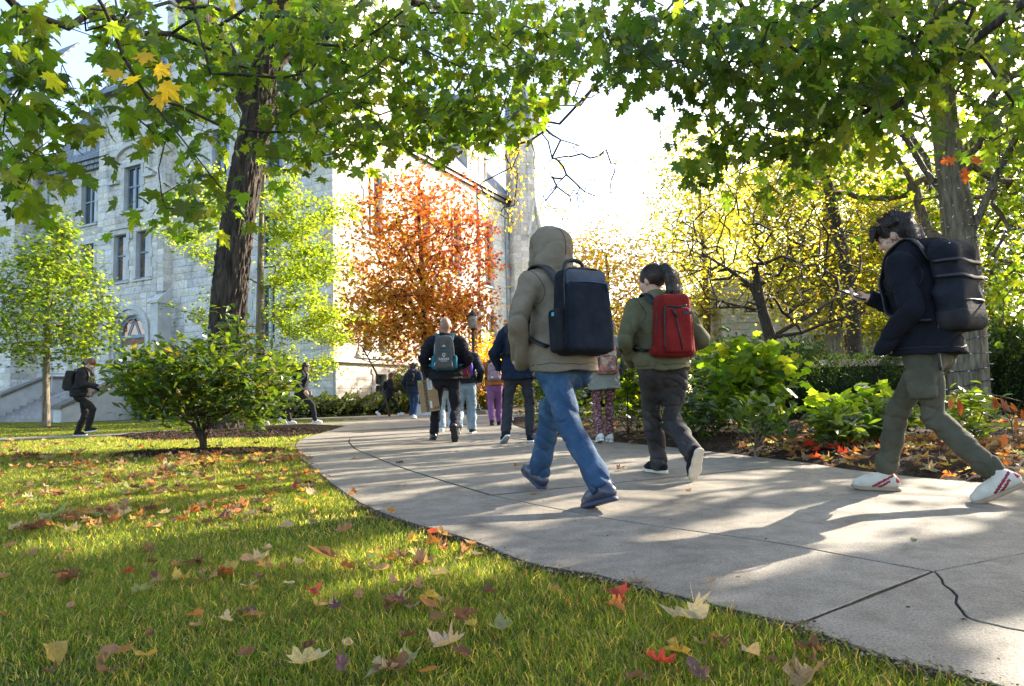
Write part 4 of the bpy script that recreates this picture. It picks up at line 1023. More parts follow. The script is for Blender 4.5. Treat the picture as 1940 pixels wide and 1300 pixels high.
# ---------------------------------------------------------------- 4. right tree wound with string lights
r = np.random.default_rng(104)
YL = 11.6; base = np.r_[P(1838, 790, YL)[:2], 0]; t = thing('lit_tree', 'smooth grey-brown forked tree wound with string lights on the right', 'tree', base)
tp = [np.r_[base[:2], -.05], P(1836, 760, YL), P(1832, 660, YL), P(1828, 560, YL), P(1822, 480, YL), P(1812, 400, YL), P(1800, 310, YL), P(1788, 220, YL), P(1783, 130, YL), P(1780, 40, YL), P(1770, -80, YL)]
sk = Skel(tp, .31)
limbs = [(4, [P(1850, 420, YL - .2), P(1890, 330, YL - .4), P(1925, 260, YL - .6), P(1990, 120, YL - 1)]), (3, [P(1870, 530, YL - .5), P(1900, 470, YL - .8), P(1950, 380, YL - 1.2), P(2050, 300, YL - 1.6)]),
         (5, [P(1790, 370, YL + .1), P(1750, 320, YL + .2), P(1715, 260, YL), P(1670, 220, YL - .3), P(1640, 180, YL - .6)]), (4, [P(1760, 440, YL + .8), P(1745, 400, YL + 1), P(1735, 360, YL + 1), P(1690, 280, YL + 1.2), P(1650, 230, YL + 1.2), P(1600, 160, YL + 1.2)]),
         (6, [P(1775, 270, YL + .3), P(1740, 200, YL + .3), P(1700, 110, YL + .4), P(1660, 20, YL + .5)]), (7, [P(1830, 140, YL - .2), P(1870, 40, YL - .3), P(1900, -80, YL - .5)]), (6, [P(1860, 250, YL + .8), P(1930, 190, YL + 1.2), P(2040, 130, YL + 1.6)])]
for a, b in limbs: sk.limb(a, b)
C = np.vstack([ball(r, 460, tp[8] + V3(.2, -.4, 1.0), (4.8, 5.0, 3.6), .25, -.8), ball(r, 70, tp[5] + V3(1.8, .3, 1.0), (2.2, 2.0, 1.6), .2), pxfill(r, [(1480, 260), (1740, 230), (1740, 420), (1600, 460), (1500, 400)], 40, 11, 13.5), pxfill(r, [(1860, 240), (1940, 240), (1940, 640), (1890, 640)], 60, 11.8, 14)])
sk.attach(outward_order(C, tp[6]), r, .5, .04, .07, lo=4)
sk.build('trunk', M['bark_grey'], t, base, .006, .40, .16, taper=(.335, .15), sides=(22, 5), flare=.15)
pos, tip, nor = cluster(r, C, 22, .34, .7, .55, .65); N = len(pos)
px = np.array([proj(q)[:2] for q in pos]); keep = ~((px[:, 0] < 1480) & (px[:, 1] > 0)) & ~((px[:, 0] < 1880) & (px[:, 1] > 470)) & ~((np.abs(px[:, 0] - 1800) < 50) & (px[:, 1] > 150) & (r.random(N) < .8) & (pos[:, 1] < YL)) & ~((px[:, 0] < 1790) & (px[:, 1] > 380) & (r.random(N) < .75))
pos, tip, nor = pos[keep], tip[keep], nor[keep]; N = len(pos)
foliage(t, base, T_MAPLE, 'maple', pos, tip, nor, r.uniform(.11, .17, N), palette(r, [(.10, .16, .022), (.14, .20, .025), (.20, .23, .03), (.075, .125, .02)], [4, 4, 2, 3], N), M['leaf'], 300)
Cu = C[C[:, 2] > 6.3]; pos, tip, nor = cluster(r, Cu, 42, .40, .7, .5, .6); kq = np.array([proj(q)[1] for q in pos]) < -10; pos, tip, nor = pos[kq], tip[kq], nor[kq]; N = len(pos)
foliage(t, base, T_STAR, 'star', pos, tip, nor, r.uniform(.13, .19, N), palette(r, GREENS, [4, 4, 3, 2], N), M['leaf'], 0, 'added_shade_leaves')  # extra leaves above the view, added to deepen the shade on path and lawn
sp_l = np.array([P(1815, 300, 9), P(1835, 305, 9), P(1825, 315, 9)])
foliage(t, base, T_OAK, 'oak', sp_l, np.array([[-1, 0, -.2], [1, 0, .1], [.3, 0, -1.]]), np.array([[0, -1, .3]] * 3), np.full(3, .24), np.tile([.55, .13, .03], (3, 1)), M['leaf_dry'], 3)
tagme = thing('string_lights', 'dark green cord of tiny clear bulbs spiralling up the right tree', 'string lights', base)
mb = MB(); bulbs = MB()
def wind(path, radii, turns, seed):
    rr_ = np.random.default_rng(seed); q = bez(path, 12); n = int(turns * 16); f = np.linspace(0, 1, n); s_ = np.linspace(0, 1, len(q))
    c = np.stack([np.interp(f, s_, q[:, i]) for i in range(3)], 1); R = np.interp(f, np.linspace(0, 1, len(radii)), radii) + .012
    a = f * turns * 2 * math.pi + .25 * np.sin(f * 40); ax = nrm(q[-1] - q[0]); x = nrm(np.cross(ax, [0, 1, 0])); y = np.cross(ax, x)
    pts = c + R[:, None] * (np.cos(a)[:, None] * x + np.sin(a)[:, None] * y); pts[:, 2] += .03 * np.sin(a * 1.7)
    mb.tube(pts - base, .007, 4, cap=False)
    for i in range(1, n, 2):
        d = nrm(pts[i] - c[i]) + rr_.normal(0, .35, 3); d = nrm(d); V, Fc = tube_geo([pts[i] - base, pts[i] - base + d * .03, pts[i] - base + d * .055], [.008, .008, .002], 4); bulbs.add(V, Fc)
wind(tp[1:8], [.325, .29, .265, .245, .225, .2, .185], 22, 1); wind([tp[4]] + limbs[0][1], [.16, .13, .1, .08, .06], 15, 2); wind([tp[3]] + limbs[1][1], [.14, .1, .08, .06, .05], 12, 3); wind([tp[5]] + limbs[2][1], [.14, .11, .09, .08, .07, .05], 13, 4)
mb.build('cord', pm('green_cord', (.01, .028, .02), (.02, .05, .035), 20, .5), tagme); tag(bulbs.build('bulbs', pm('clear_bulb', (.75, .78, .78), (.9, .92, .92), 30, .12, spec=.8), tagme), kind='stuff')
# ---------------------------------------------------------------- generic broad trees
def tree(name, label, base, path, C, leaf, tid, per, spread, size, cols, w, mat, bark_='bark_grey', rt=.004, rtrunk=.12, taper=(.14, .05), step=.5, lo=1, flat=.7, droop=.4, tilt=.6, group=None, limbs=(), wob=.07, sag=.04, single=0, colfn=None, up=.25, cull=True):
    r = np.random.default_rng(abs(hash(label)) % 2 ** 31 if 0 else sum(map(ord, label)))
    base = np.asarray(base, float); t = thing(name, label, 'tree', base, group=group); sk = Skel(path, .1)
    for a, b in limbs: sk.limb(a, b)
    if len(C): sk.attach(outward_order(np.asarray(C), path[min(lo + 1, len(path) - 1)]), r, step, sag, wob, lo=lo, up=up)
    sk.build('trunk', M[bark_], t, base, rt, .44, rtrunk, taper=taper, sides=(14, 5))
    pos, tip, nor = cluster(r, np.asarray(C), per, spread, flat, droop, tilt); N = len(pos)
    col = palette(r, cols, w, N) if colfn is None else colfn(r, pos)
    foliage(t, base, leaf, tid, pos, tip, nor, r.uniform(*size, N), col, mat, single, cull=cull); return t
# 5. red and orange maple before the sunlit wall
r = np.random.default_rng(105); Y = 26.5; b = np.r_[P(802, 770, Y)[:2], 0]
pth5 = [b - V3(0, 0, .05), P(803, 700, Y), P(804, 620, Y), P(802, 540, Y), P(797, 470, Y), P(792, 400, Y), P(795, 340, Y)]
C = np.vstack([ball(r, 520, P(795, 505, Y), (3.2, 2.6, 3.9), .1), ball(r, 230, P(775, 600, Y), (3.6, 2.6, 1.6), .2)])
px = np.array([proj(q)[:2] for q in C]); C = C[(px[:, 0] > 600) & (px[:, 0] < 965) & (px[:, 1] < 690)]
def col5(r, pos):
    px = np.array([proj(q)[:2] for q in pos]); n = len(pos)
    f = np.clip((px[:, 0] - 660) / 300 * .55 + (600 - px[:, 1]) / 300 * .42 + r.normal(0, .2, n), 0, 1)
    A = np.array([.47, .30, .035]); B = np.array([.46, .165, .03]); D = np.array([.40, .05, .04])
    c = np.where(f[:, None] < .5, A + (B - A) * f[:, None] * 2, B + (D - B) * (f[:, None] - .5) * 2)
    g = r.random(n) < .10; c[g] = [.42, .36, .04]; q = r.random(n) < .08; c[q] = [.22, .04, .035]
    return np.clip(c * (1 + r.normal(0, .2, (n, 1))), .01, .9)
tree('red_maple', 'orange and red autumn maple in front of the sunlit stone wall', b, pth5, C, T_STAR, 'star', 18, .28, (.13, .20), None, None, M['leaf_dry'], 'bark_twig', .007, .14, (.15, .05), lo=2, colfn=col5, droop=.6, tilt=.8, cull=False,
     limbs=[(2, [P(770, 560, Y), P(735, 500, Y + .3), P(700, 440, Y + .4)]), (3, [P(830, 480, Y), P(860, 420, Y), P(880, 370, Y)]), (3, [P(770, 470, Y), P(745, 400, Y)])])
# 6. ginkgo beside the trunk
r = np.random.default_rng(106); Y = 18.6; b = np.r_[P(493, 770, Y)[:2], 0]
arms = []; Cg = []
for (x, y, x1, y1, n) in ((492, 700, 640, 690, 34), (492, 640, 650, 590, 40), (492, 600, 610, 560, 30), (492, 560, 645, 500, 42), (492, 500, 620, 470, 36), (492, 470, 660, 385, 42), (492, 430, 580, 370, 30), (492, 640, 350, 585, 18), (492, 520, 350, 470, 30), (492, 450, 310, 440, 30), (492, 400, 330, 380, 26), (492, 660, 590, 715, 26), (492, 380, 560, 330, 16), (492, 390, 400, 330, 14), (492, 590, 640, 640, 34), (492, 530, 580, 520, 30), (492, 450, 600, 430, 30), (492, 420, 380, 400, 26)):
    n = int(n * 1.35)
    q = r.uniform(-1.6, 1.6); A_ = P(x, y, Y); B_ = P(x1, y1, Y + q)
    for f in np.sort(r.random(n)) ** .8: Cg.append(A_ + (B_ - A_) * (.18 + .82 * f) + r.normal(0, 1, 3) * [.22, .35, .14])
tree('ginkgo_tree', 'bright yellow-green ginkgo with level branches right of the dark trunk', b, [b - V3(0, 0, .05), P(492, 700, Y), P(492, 620, Y), P(493, 540, Y), P(494, 460, Y), P(496, 390, Y), P(500, 330, Y)], np.array(Cg), T_GINKGO, 'ginkgo', 30, .13, (.065, .10), [(.14, .205, .025), (.19, .25, .03), (.10, .155, .022), (.26, .27, .03)], [4, 4, 2, 1], M['leaf'], 'bark_grey', .004, .035, (.13, .05), step=.4, lo=1, droop=.2, tilt=.8, wob=.03, sag=.02, up=0, cull=False)
# 7. young tree on the left lawn
r = np.random.default_rng(107); Y = 22.0; b = np.r_[P(88, 800, Y)[:2], 0]
C = np.vstack([ball(r, 430, P(92, 590, Y), (2.15, 1.9, 1.9), .2), ball(r, 150, P(100, 490, Y), (1.25, 1.1, 1.2), .1), ball(r, 24, P(118, 430, Y), (.35, .35, .6))])
tree('young_tree', 'slender young tree with light green leaves on the left lawn', b, [b - V3(0, 0, .05), P(87, 740, Y), P(88, 680, Y), P(90, 600, Y), P(94, 520, Y), P(104, 460, Y), P(116, 415, Y)], C, T_STAR, 'star', 15, .20, (.10, .16), [(.10, .16, .025), (.15, .20, .03), (.20, .24, .05), (.06, .11, .02)], [4, 4, 2, 3], M['leaf'], 'bark_grey', .005, .09, (.12, .03), lo=2)
# 8. gnarled crab-apple, dark twigs, sparse yellow leaves
r = np.random.default_rng(108); Y = 13.5; b = np.r_[P(1470, 760, Y)[:2], 0]
C = np.vstack([pxfill(r, [(1250, 400), (1350, 340), (1500, 330), (1640, 380), (1680, 480), (1680, 600), (1600, 630), (1500, 600), (1400, 590), (1280, 590), (1240, 480)], 620, 11.8, 16)])
tree('crab_apple_tree', 'gnarled dark-twigged tree with sparse small yellow leaves behind the green shrub', b, [b - V3(0, 0, .05), P(1468, 700, Y), P(1460, 640, Y), P(1445, 590, Y), P(1435, 540, Y), P(1430, 500, Y)], C, T_SMALL, 'small', 10, .18, (.07, .115), [(.25, .22, .05), (.20, .20, .04), (.13, .15, .03), (.30, .20, .04)], [4, 4, 2, 1], M['leaf'], 'bark_twig', .0055, .085, (.15, .07), step=.22, lo=2, wob=.13,
     limbs=[(3, [P(1400, 580, Y - .3), P(1340, 565, Y - .6), P(1270, 570, Y - .8)]), (3, [P(1420, 540, Y), P(1380, 510, Y), P(1330, 480, Y + .3)]), (2, [P(1520, 630, Y - .4), P(1570, 610, Y - .6), P(1640, 590, Y - .8)]), (2, [P(1530, 600, Y), P(1590, 560, Y + .3), P(1660, 540, Y + .5)])])
# 9. trees beyond
def far_tree(name, label, px, pytop, Y, wpx, cols, w, n=420, per=14, leaf=T_SMALL, size=(.16, .27), pybot=640, rt=.2):
    r = np.random.default_rng(int(abs(px) * 7 + Y)); b = np.r_[P(px, 760, Y)[:2], 0]
    top = P(px, pytop, Y)[2]; bot = P(px, pybot, Y)[2]; rx = wpx / 2 / F * Y
    C = ball(r, n, np.r_[b[:2], (top + bot) / 2], (rx, rx * .8, (top - bot) / 2), .25)
    k = 8; path = [np.r_[b[:2] + r.normal(0, .05, 2) * (i > 0), -.05 + (top * .85) * i / k] for i in range(k + 1)]
    return tree(name, label, b, path, C, leaf, 'far', int(per * 2.2), .5, size, cols, w, M['leaf'], 'bark_grey', .007, rt * .5, (rt * 1.2, rt * .3), step=.9, lo=2)
YE = [(.27, .245, .055), (.22, .225, .045), (.165, .19, .035), (.31, .22, .05)]
far_tree('locust_tree', 'feathery orange and yellow tree directly behind the hooded jacket', 1160, 425, 30, 260, [(.34, .21, .05), (.32, .26, .06), (.22, .22, .05), (.36, .16, .06)], [4, 4, 2, 1], 330, 12, pybot=700)
far_tree('yellow_tree', 'tall yellow-green tree behind the crab-apple, nearest the open sky', 1345, 215, 34, 210, YE, [4, 4, 3, 1], 380, 14, pybot=660)
far_tree('yellow_tree', 'broad yellow tree with visible stem behind the crab-apple', 1590, 240, 27, 330, YE, [4, 4, 4, 1], 560, 16, pybot=620, rt=.36)
far_tree('green_tree', 'yellow-green tree filling the far right edge behind the lit tree', 1900, 200, 24, 330, [(.20, .24, .03), (.15, .20, .03), (.30, .28, .03), (.09, .14, .02)], [4, 4, 2, 3], 520, 15, pybot=690)
far_tree('green_tree', 'dense green tree between the yellow tree and the lit tree', 1740, 330, 31, 260, [(.20, .24, .03), (.15, .20, .03), (.30, .28, .03)], [4, 4, 3], 380, 14, pybot=680)
far_tree('yellow_tree', 'low golden tree beside the lamp post', 925, 640, 33, 170, [(.5, .27, .035), (.45, .36, .05)], [3, 2], 120, 10, pybot=745, rt=.1)
far_tree('yellow_tree', 'pale yellow tree low between the hooded jacket and the olive jacket', 1110, 560, 38, 240, YE, [4, 4, 2, 1], 260, 12, pybot=740)
for x_, y_, Y_, l_ in ((-60, 300, 60, 'distant green tree left of the hall'), (1480, 300, 48, 'distant tree behind the tall yellow trees'), (2150, 150, 22, 'tree just past the right edge of the view')):
    far_tree('distant_tree', l_, x_, y_, Y_, 360, [(.14, .19, .03), (.22, .24, .03)], [1, 1], 260, 12, size=(.25, .4))
r = np.random.default_rng(119); b = np.array([12.0, 10.0, 0]); C = ball(r, 320, b + V3(0, 0, 6.4), (4.4, 4.6, 3.2), .2)
tree('maple_tree', 'broad maple standing past the right edge, shading the path', b, [b + V3(0, 0, z_) for z_ in (-.05, 1.5, 3, 4.5, 6, 7.5)], C, T_STAR, 'star', 58, .40, (.15, .21), GREENS, [4, 4, 3, 2], M['leaf'], 'bark_grey', .006, .14, (.28, .08), lo=2)
# 10. drooping honey-locust twigs against the sky
r = np.random.default_rng(110); base = np.array([2.6, 15.5, 0.0]) * 0 + np.r_[P(1060, 790, 40)[:2], 0]; base = np.array([8.8, 17.5, 0])
t = thing('honey_locust', 'thin bare-twigged locust with drooping yellow sprays against the white sky', 'tree', base)
sk = Skel([base - V3(0, 0, .05), base + V3(0, 0, 3), base + V3(-.6, -.3, 6), base + V3(-1.8, -.8, 8.5), base + V3(-3.2, -1.6, 10.3)], .2)
sk.limb(4, [P(1330, -60, 13.5), P(1230, 60, 13), P(1130, 160, 12.6), P(1060, 235, 12.4), P(1035, 230, 12.4)]); sk.limb(sk.near(P(1130, 160, 12.6)), [P(1100, 200, 12.4), P(1000, 200, 12.2), P(930, 240, 12.0)])
C = np.vstack([pxfill(r, [(1000, 230), (1060, 235), (1120, 290), (1190, 270), (1160, 380), (1090, 420), (1010, 390)], 70, 11.8, 13), pxfill(r, [(1060, 130), (1140, 150), (1150, 190), (1080, 190)], 16, 12, 13), pxfill(r, [(880, 270), (990, 250), (985, 450), (940, 430), (890, 380)], 40, 11.6, 12.6)])
sk.attach(outward_order(C, P(1060, 235, 12.4)), r, .18, .10, .10, lo=5, up=0)
sk.build('trunk', M['bark_twig'], t, base, .0085, .26, .026, taper=(.2, .06))
per = np.r_[np.repeat(C[:70], 3, 0), np.repeat(C[70:86], 14, 0), np.repeat(C[86:], 16, 0)]
pos = per + r.normal(0, 1, per.shape) * [.13, .13, .10]; n = len(pos)
foliage(t, base, T_SMALL, 'sm', pos, np.c_[r.normal(0, .5, (n, 2)), -np.ones(n)], r.normal(0, 1, (n, 3)), r.uniform(.05, .10, n), palette(r, [(.48, .33, .04), (.40, .30, .05), (.25, .22, .04)], [4, 3, 1], n), M['leaf'])
# ---------------------------------------------------------------- bushes
def bush(name, label, base, C, root, tmpl, tid, per, spread, size, cols, w, mat, single=0, cat='shrub', rt=.003, flat=.7, droop=0., tilt=.6, stems=7, step=.14, upward=.0, group=None, stemr=.35, bk='bark_twig'):
    r = np.random.default_rng(sum(map(ord, label))); base = np.asarray(base, float); t = thing(name, label, cat, base, group=group)
    C = np.asarray(C); sk = Skel([base + V3(0, 0, -.04), base + V3(0, 0, .05)], .05)
    zmax = C[:, 2].max() - base[2]
    for i in range(stems):
        a = r.uniform(0, 6.28); q = C.mean(0) - base; d = np.array([math.cos(a), math.sin(a), 0]) * stemr * r.uniform(.4, 1)
        sk.limb(1, [base + d * .3 + V3(0, 0, .18 * zmax), base + d * .7 + V3(0, 0, .38 * zmax), base + d * 1.1 + V3(0, 0, .55 * zmax)])
    sk.attach(outward_order(C, base), r, step, .02, .08, lo=2)
    sk.build('stems', M[bk], t, base, rt, .42, None)
    pos, tip, nor = cluster(r, C, per, spread, flat, droop, tilt); N = len(pos)
    tip[:, 2] += upward
    foliage(t, base, tmpl, tid, pos, tip, nor, r.uniform(*size, N), palette(r, cols, w, N), mat, single, 'foliage'); return t
r = np.random.default_rng(120)
b = np.r_[G(385, 852)[:2], .03]; Yb = b[1]
C = pxfill(r, [(215, 690), (270, 665), (340, 648), (430, 640), (500, 655), (550, 690), (555, 760), (500, 800), (430, 790), (380, 800), (300, 790), (240, 755), (215, 720)], 300, Yb - 1.1, Yb + 1.1)
C = np.vstack([C, pxfill(r, [(410, 600), (450, 600), (450, 640), (410, 640)], 4, Yb, Yb + .5)])
bush('round_bush', 'wide round dark green bush in a mulch ring on the lawn', b, C, b, T_OVAL, 'oval', 17, .11, (.10, .16), [(.055, .10, .014), (.075, .125, .016), (.10, .15, .02), (.035, .07, .012), (.22, .16, .02)], [4, 4, 2.5, 3, .45], M['leaf_glossy'], 300, rt=.0045, upward=.55, stems=9, droop=0, tilt=.7, stemr=.5)
HY = [(.10, .17, .02), (.15, .22, .025), (.07, .12, .018), (.24, .28, .03)]
DK = [(.03, .065, .014), (.045, .085, .016), (.07, .11, .02)]
bc_ = lambda px, py, Y: np.r_[P(px, py, Y)[:2], .03]
C = pxfill(r, [(1345, 680), (1375, 625), (1425, 612), (1450, 655), (1500, 670), (1490, 720), (1470, 765), (1400, 780), (1345, 765)], 110, 8.0, 9.3)
bush('oakleaf_shrub', 'tall bright green lobed-leaf shrub behind the red backpack', bc_(1410, 780, 8.7), C, None, T_HYDR, 'hyd', 9, .13, (.13, .22), HY, [4, 3, 4, 1], M['leaf'], 160, upward=.2, droop=.2, tilt=.8, stems=6)
C = pxfill(r, [(1535, 768), (1570, 752), (1615, 762), (1630, 787), (1590, 815), (1540, 797)], 34, 6.6, 7.4)
bush('oakleaf_shrub', 'low lobed-leaf shrub with one bright yellow leaf before the hedge', bc_(1580, 825, 7.0), C, None, T_HYDR, 'hyd', 7, .09, (.12, .17), [(.13, .20, .025), (.17, .24, .03), (.10, .16, .02)], [4, 3, 2], M['leaf'], 90, upward=.2, tilt=.7, stems=5)
C = pxfill(r, [(1625, 768), (1650, 752), (1700, 754), (1700, 800), (1645, 812)], 34, 7.0, 7.8)
bush('oakleaf_shrub', 'lobed-leaf shrub half hidden behind the cargo trousers', bc_(1660, 822, 7.4), C, None, T_HYDR, 'hyd', 8, .10, (.13, .18), HY, [4, 3, 4, 1], M['leaf'], 90, upward=.2, tilt=.7, stems=5)
C = pxfill(r, [(1412, 785), (1450, 770), (1488, 772), (1495, 805), (1460, 830), (1410, 810)], 40, 6.0, 6.7)
bush('leafy_plant', 'small glossy plant with pale woody stems at the path edge', bc_(1430, 846, 6.3), C, None, T_OVAL, 'oval', 6, .07, (.10, .16), [(.06, .11, .016), (.09, .15, .02), (.035, .07, .012)], [4, 3, 2], M['leaf_glossy'], 80, upward=.8, droop=-.2, stems=14, stemr=.2, bk='bark_grey')
C = pxfill(r, [(1555, 805), (1590, 792), (1630, 800), (1620, 830), (1570, 835)], 40, 6.0, 6.6)
bush('leafy_plant', 'sunlit pointed-leaf plant above the red fallen leaves', bc_(1590, 850, 6.3), C, None, T_OVAL, 'oval', 7, .07, (.10, .16), [(.08, .13, .018), (.12, .18, .025), (.05, .09, .014)], [4, 3, 2], M['leaf_glossy'], 80, upward=.5, stems=8, stemr=.2)
C = pxfill(r, [(1640, 785), (1700, 772), (1715, 805), (1680, 835), (1640, 820)], 40, 6.2, 6.8)
bush('leafy_plant', 'upright pointed-leaf plant beside the front white shoe', bc_(1675, 842, 6.5), C, None, T_OVAL, 'oval', 7, .08, (.11, .17), [(.06, .11, .016), (.10, .16, .02), (.035, .07, .012)], [4, 3, 2], M['leaf_glossy'], 80, upward=.5, stems=8, stemr=.2)
C = pxfill(r, [(1810, 750), (1860, 745), (1890, 770), (1880, 820), (1830, 830), (1800, 800)], 48, 5.8, 6.6)
bush('leafy_plant', 'sunlit small-leaved plant behind the rear leg on the right', bc_(1840, 845, 6.2), C, None, T_OVAL, 'oval', 7, .07, (.08, .13), [(.10, .16, .02), (.15, .21, .03), (.06, .10, .015)], [4, 3, 2], M['leaf_glossy'], 90, upward=.3, stems=8, stemr=.2)
for i, (poly, Yc, lab, n, cols) in enumerate((([(1180, 690), (1260, 670), (1330, 690), (1330, 780), (1280, 810), (1190, 800)], 9.6, 'dark glossy shrub between the blue jeans and the black jeans', 110, DK), ([(1290, 750), (1360, 740), (1370, 800), (1300, 815)], 8.2, 'dark low shrub right of the black jeans', 50, DK), ([(1010, 720), (1060, 700), (1110, 730), (1110, 800), (1030, 800)], 11.5, 'dark shrub behind the blue jeans at the bed edge', 80, DK), ([(1160, 690), (1200, 670), (1220, 760), (1170, 760)], 9.3, 'pale lobed-leaf shrub beside the floral backpack', 36, HY))):
    C = pxfill(r, poly, n, Yc - .6, Yc + .6); xb = np.mean([p[0] for p in poly])
    bush('shrub', lab, bc_(xb, 760, Yc), C, None, T_OVAL if i < 3 else T_HYDR, 'oval' if i < 3 else 'hyd', 11, .12, (.09, .15), cols, [1] * len(cols), M['leaf_glossy'] if i < 3 else M['leaf'], 60, stems=7, upward=.2)
for i, (px, py, Y, lab) in enumerate(((1355, 835, 6.6, 'clump of cut bare stems by the black jeans'), )):
    b = np.r_[G(px, py)[:2], .05]; C = b + np.c_[r.normal(0, .12, (16, 2)), r.uniform(.12, .3, 16)]
    bush('cut_stems', lab, b, C, None, T_SMALL, 'sm', 1, .03, (.03, .05), [(.10, .12, .03)], [1], M['leaf'], 0, stems=12, stemr=.1, rt=.006, bk='bark_grey')
# dried branch with hanging brown leaves at the right edge
b = np.r_[G(1925, 868)[:2], .06]; t = thing('dead_branch', 'bare grey sapling with curled dry brown leaves at the right edge', 'branch', b); Yb = b[1]
sk = Skel([b, P(1916, 800, Yb), P(1925, 780, Yb), P(1935, 760, Yb)], .01)
sk.limb(1, [P(1900, 775, Yb), P(1888, 760, Yb)]); sk.limb(3, [P(1900, 752, Yb - .1), P(1860, 745, Yb - .1), P(1800, 742, Yb)]); sk.limb(0, [P(1890, 855, Yb - .3), P(1950, 880, Yb - .5)])
sk.build('stems', M['bark_grey'], t, b, .006, .3, .009)
pos = np.array([P(x, y, Yb - .05) for x, y in [(1895, 752), (1905, 758), (1915, 762), (1885, 752), (1935, 775), (1940, 765), (1925, 790), (1810, 748), (1800, 752), (1815, 755), (1905, 820), (1895, 825), (1880, 752)]]); n = len(pos)
foliage(t, b, T_OVAL, 'oval', pos, np.tile([.1, 0, -1.], (n, 1)) + r.normal(0, .25, (n, 3)), r.normal(0, 1, (n, 3)), r.uniform(.09, .14, n), palette(r, [(.26, .08, .03), (.34, .13, .05)], [1, 1], n), M['leaf_dry'], n)
# hedges
def hedge(name, label, path, w, h, n, size, cols, cat='hedge', lump=.12, leafT=T_SMALL, group=None):
    r = np.random.default_rng(sum(map(ord, label))); path = np.asarray(path, float); base = np.r_[path.mean(0), 0]; t = thing(name, label, cat, base, group=group)
    q = np.c_[path, np.zeros(len(path))]; cv = bez(q, 14) if len(path) > 1 else q; s_ = np.linspace(0, 1, len(cv))
    mb = MB(); core = cv.copy(); core[:, 2] = h * .45; V, Fc = tube_geo(core - base, [.01] + [h * .36] * (len(cv) - 2) + [.01], 8, True, (1.0, w / h * .9)); mb.add(V, Fc); mb.build('core', pm('hedge_core_' + label[:18], (.012, .016, .006), (.02, .026, .01), 8, 1.0), t)
    f = r.random(n); c = np.stack([np.interp(f, s_, cv[:, i]) for i in range(2)], 1); tg = np.gradient(cv[:, :2], axis=0); tg /= np.linalg.norm(tg, axis=1)[:, None]
    tx = np.stack([np.interp(f, s_, tg[:, i]) for i in range(2)], 1); nx = np.c_[-tx[:, 1], tx[:, 0]]
    a = r.uniform(-.25 * math.pi, 1.25 * math.pi, n); rr = (.72 + .28 * r.random(n) ** .5) * (1 + lump * np.sin(f * 55 + 3 * a) + lump * .7 * np.sin(f * 131 + 5 * a))
    ca, sa = np.cos(a), np.sin(a); sq = 1 / np.maximum(np.abs(ca), np.abs(sa)) ** .55
    pos = np.c_[c + nx * (ca * sq * rr * w / 2)[:, None], np.clip(h * .42 + sa * sq * rr * h * .56, .02, None)]
    tip = np.c_[nx * ca[:, None], sa + .3] + r.normal(0, .6, (n, 3)); nor = r.normal(0, 1, (n, 3)) + [0, 0, .6]
    foliage(t, base, leafT, 'sm', pos, tip, nor, r.uniform(*size, n), palette(r, cols, [1] * len(cols), n, .25), M['needle'], 0, 'foliage'); return t
YEW = [(.022, .05, .014), (.035, .07, .018), (.055, .095, .02)]
hedge('hedge', 'clipped dark yew hedge behind the shrubs, left of the lit tree', [P(1430, 760, 12.8)[:2], P(1560, 760, 12.8)[:2], P(1790, 760, 12.9)[:2]], 1.4, 1.42, 28000, (.035, .065), YEW)
hedge('hedge', 'loose feathery yew hedge right of the lit tree at the picture edge', [P(1875, 760, 13.0)[:2], P(1960, 760, 12.4)[:2], P(2150, 760, 11.6)[:2]], 1.6, 1.6, 24000, (.04, .075), [(.03, .065, .015), (.05, .09, .02), (.09, .14, .03)], lump=.2)
JUN = [(.07, .10, .025), (.11, .14, .03), (.05, .08, .02)]
hedge('foundation_shrub', 'low spreading juniper along the foot of the stone corner', [wl(5.5, 1.3), wl(.5, 1.5), wr(2.6, 1.7)], 1.5, .75, 9000, (.09, .16), JUN, 'shrub', .25)
hedge('foundation_shrub', 'taller sunlit yew clump below the basement windows', [wr(2.8, 1.4), wr(4.6, 1.5), wr(6.5, 1.5)], 1.5, 1.7, 8000, (.09, .17), [(.12, .15, .03), (.08, .11, .025), (.16, .18, .035)], 'shrub', .3)
hedge('foundation_shrub', 'dark shrub row along the far right wall', [wr(7.5, 1.4), wr(11, 1.4), wr(15.5, 1.4)], 1.5, 1.3, 6000, (.10, .18), JUN, 'shrub', .3)
hedge('foundation_shrub', 'dark ivy clump against the cheek wall beside the steps', [wl(8.2, 1.0), wl(9.5, 1.6)], 1.2, 1.1, 3000, (.10, .17), DK, 'shrub', .25)
hedge('background_shrub', 'grey-green shrub mass beyond the crab-apple', [P(1330, 760, 20)[:2], P(1450, 760, 21)[:2], P(1560, 760, 21)[:2]], 2, 1.9, 6000, (.10, .17), [(.10, .13, .06), (.14, .17, .07), (.08, .11, .04)], 'shrub', .25)
hedge('background_shrub', 'yellowing shrub mass at the end of the path', [P(1030, 760, 24)[:2], P(1140, 760, 22)[:2], P(1270, 760, 20)[:2]], 2.2, 2.2, 7000, (.10, .18), [(.36, .27, .04), (.25, .22, .04), (.12, .15, .03)], 'shrub', .3)
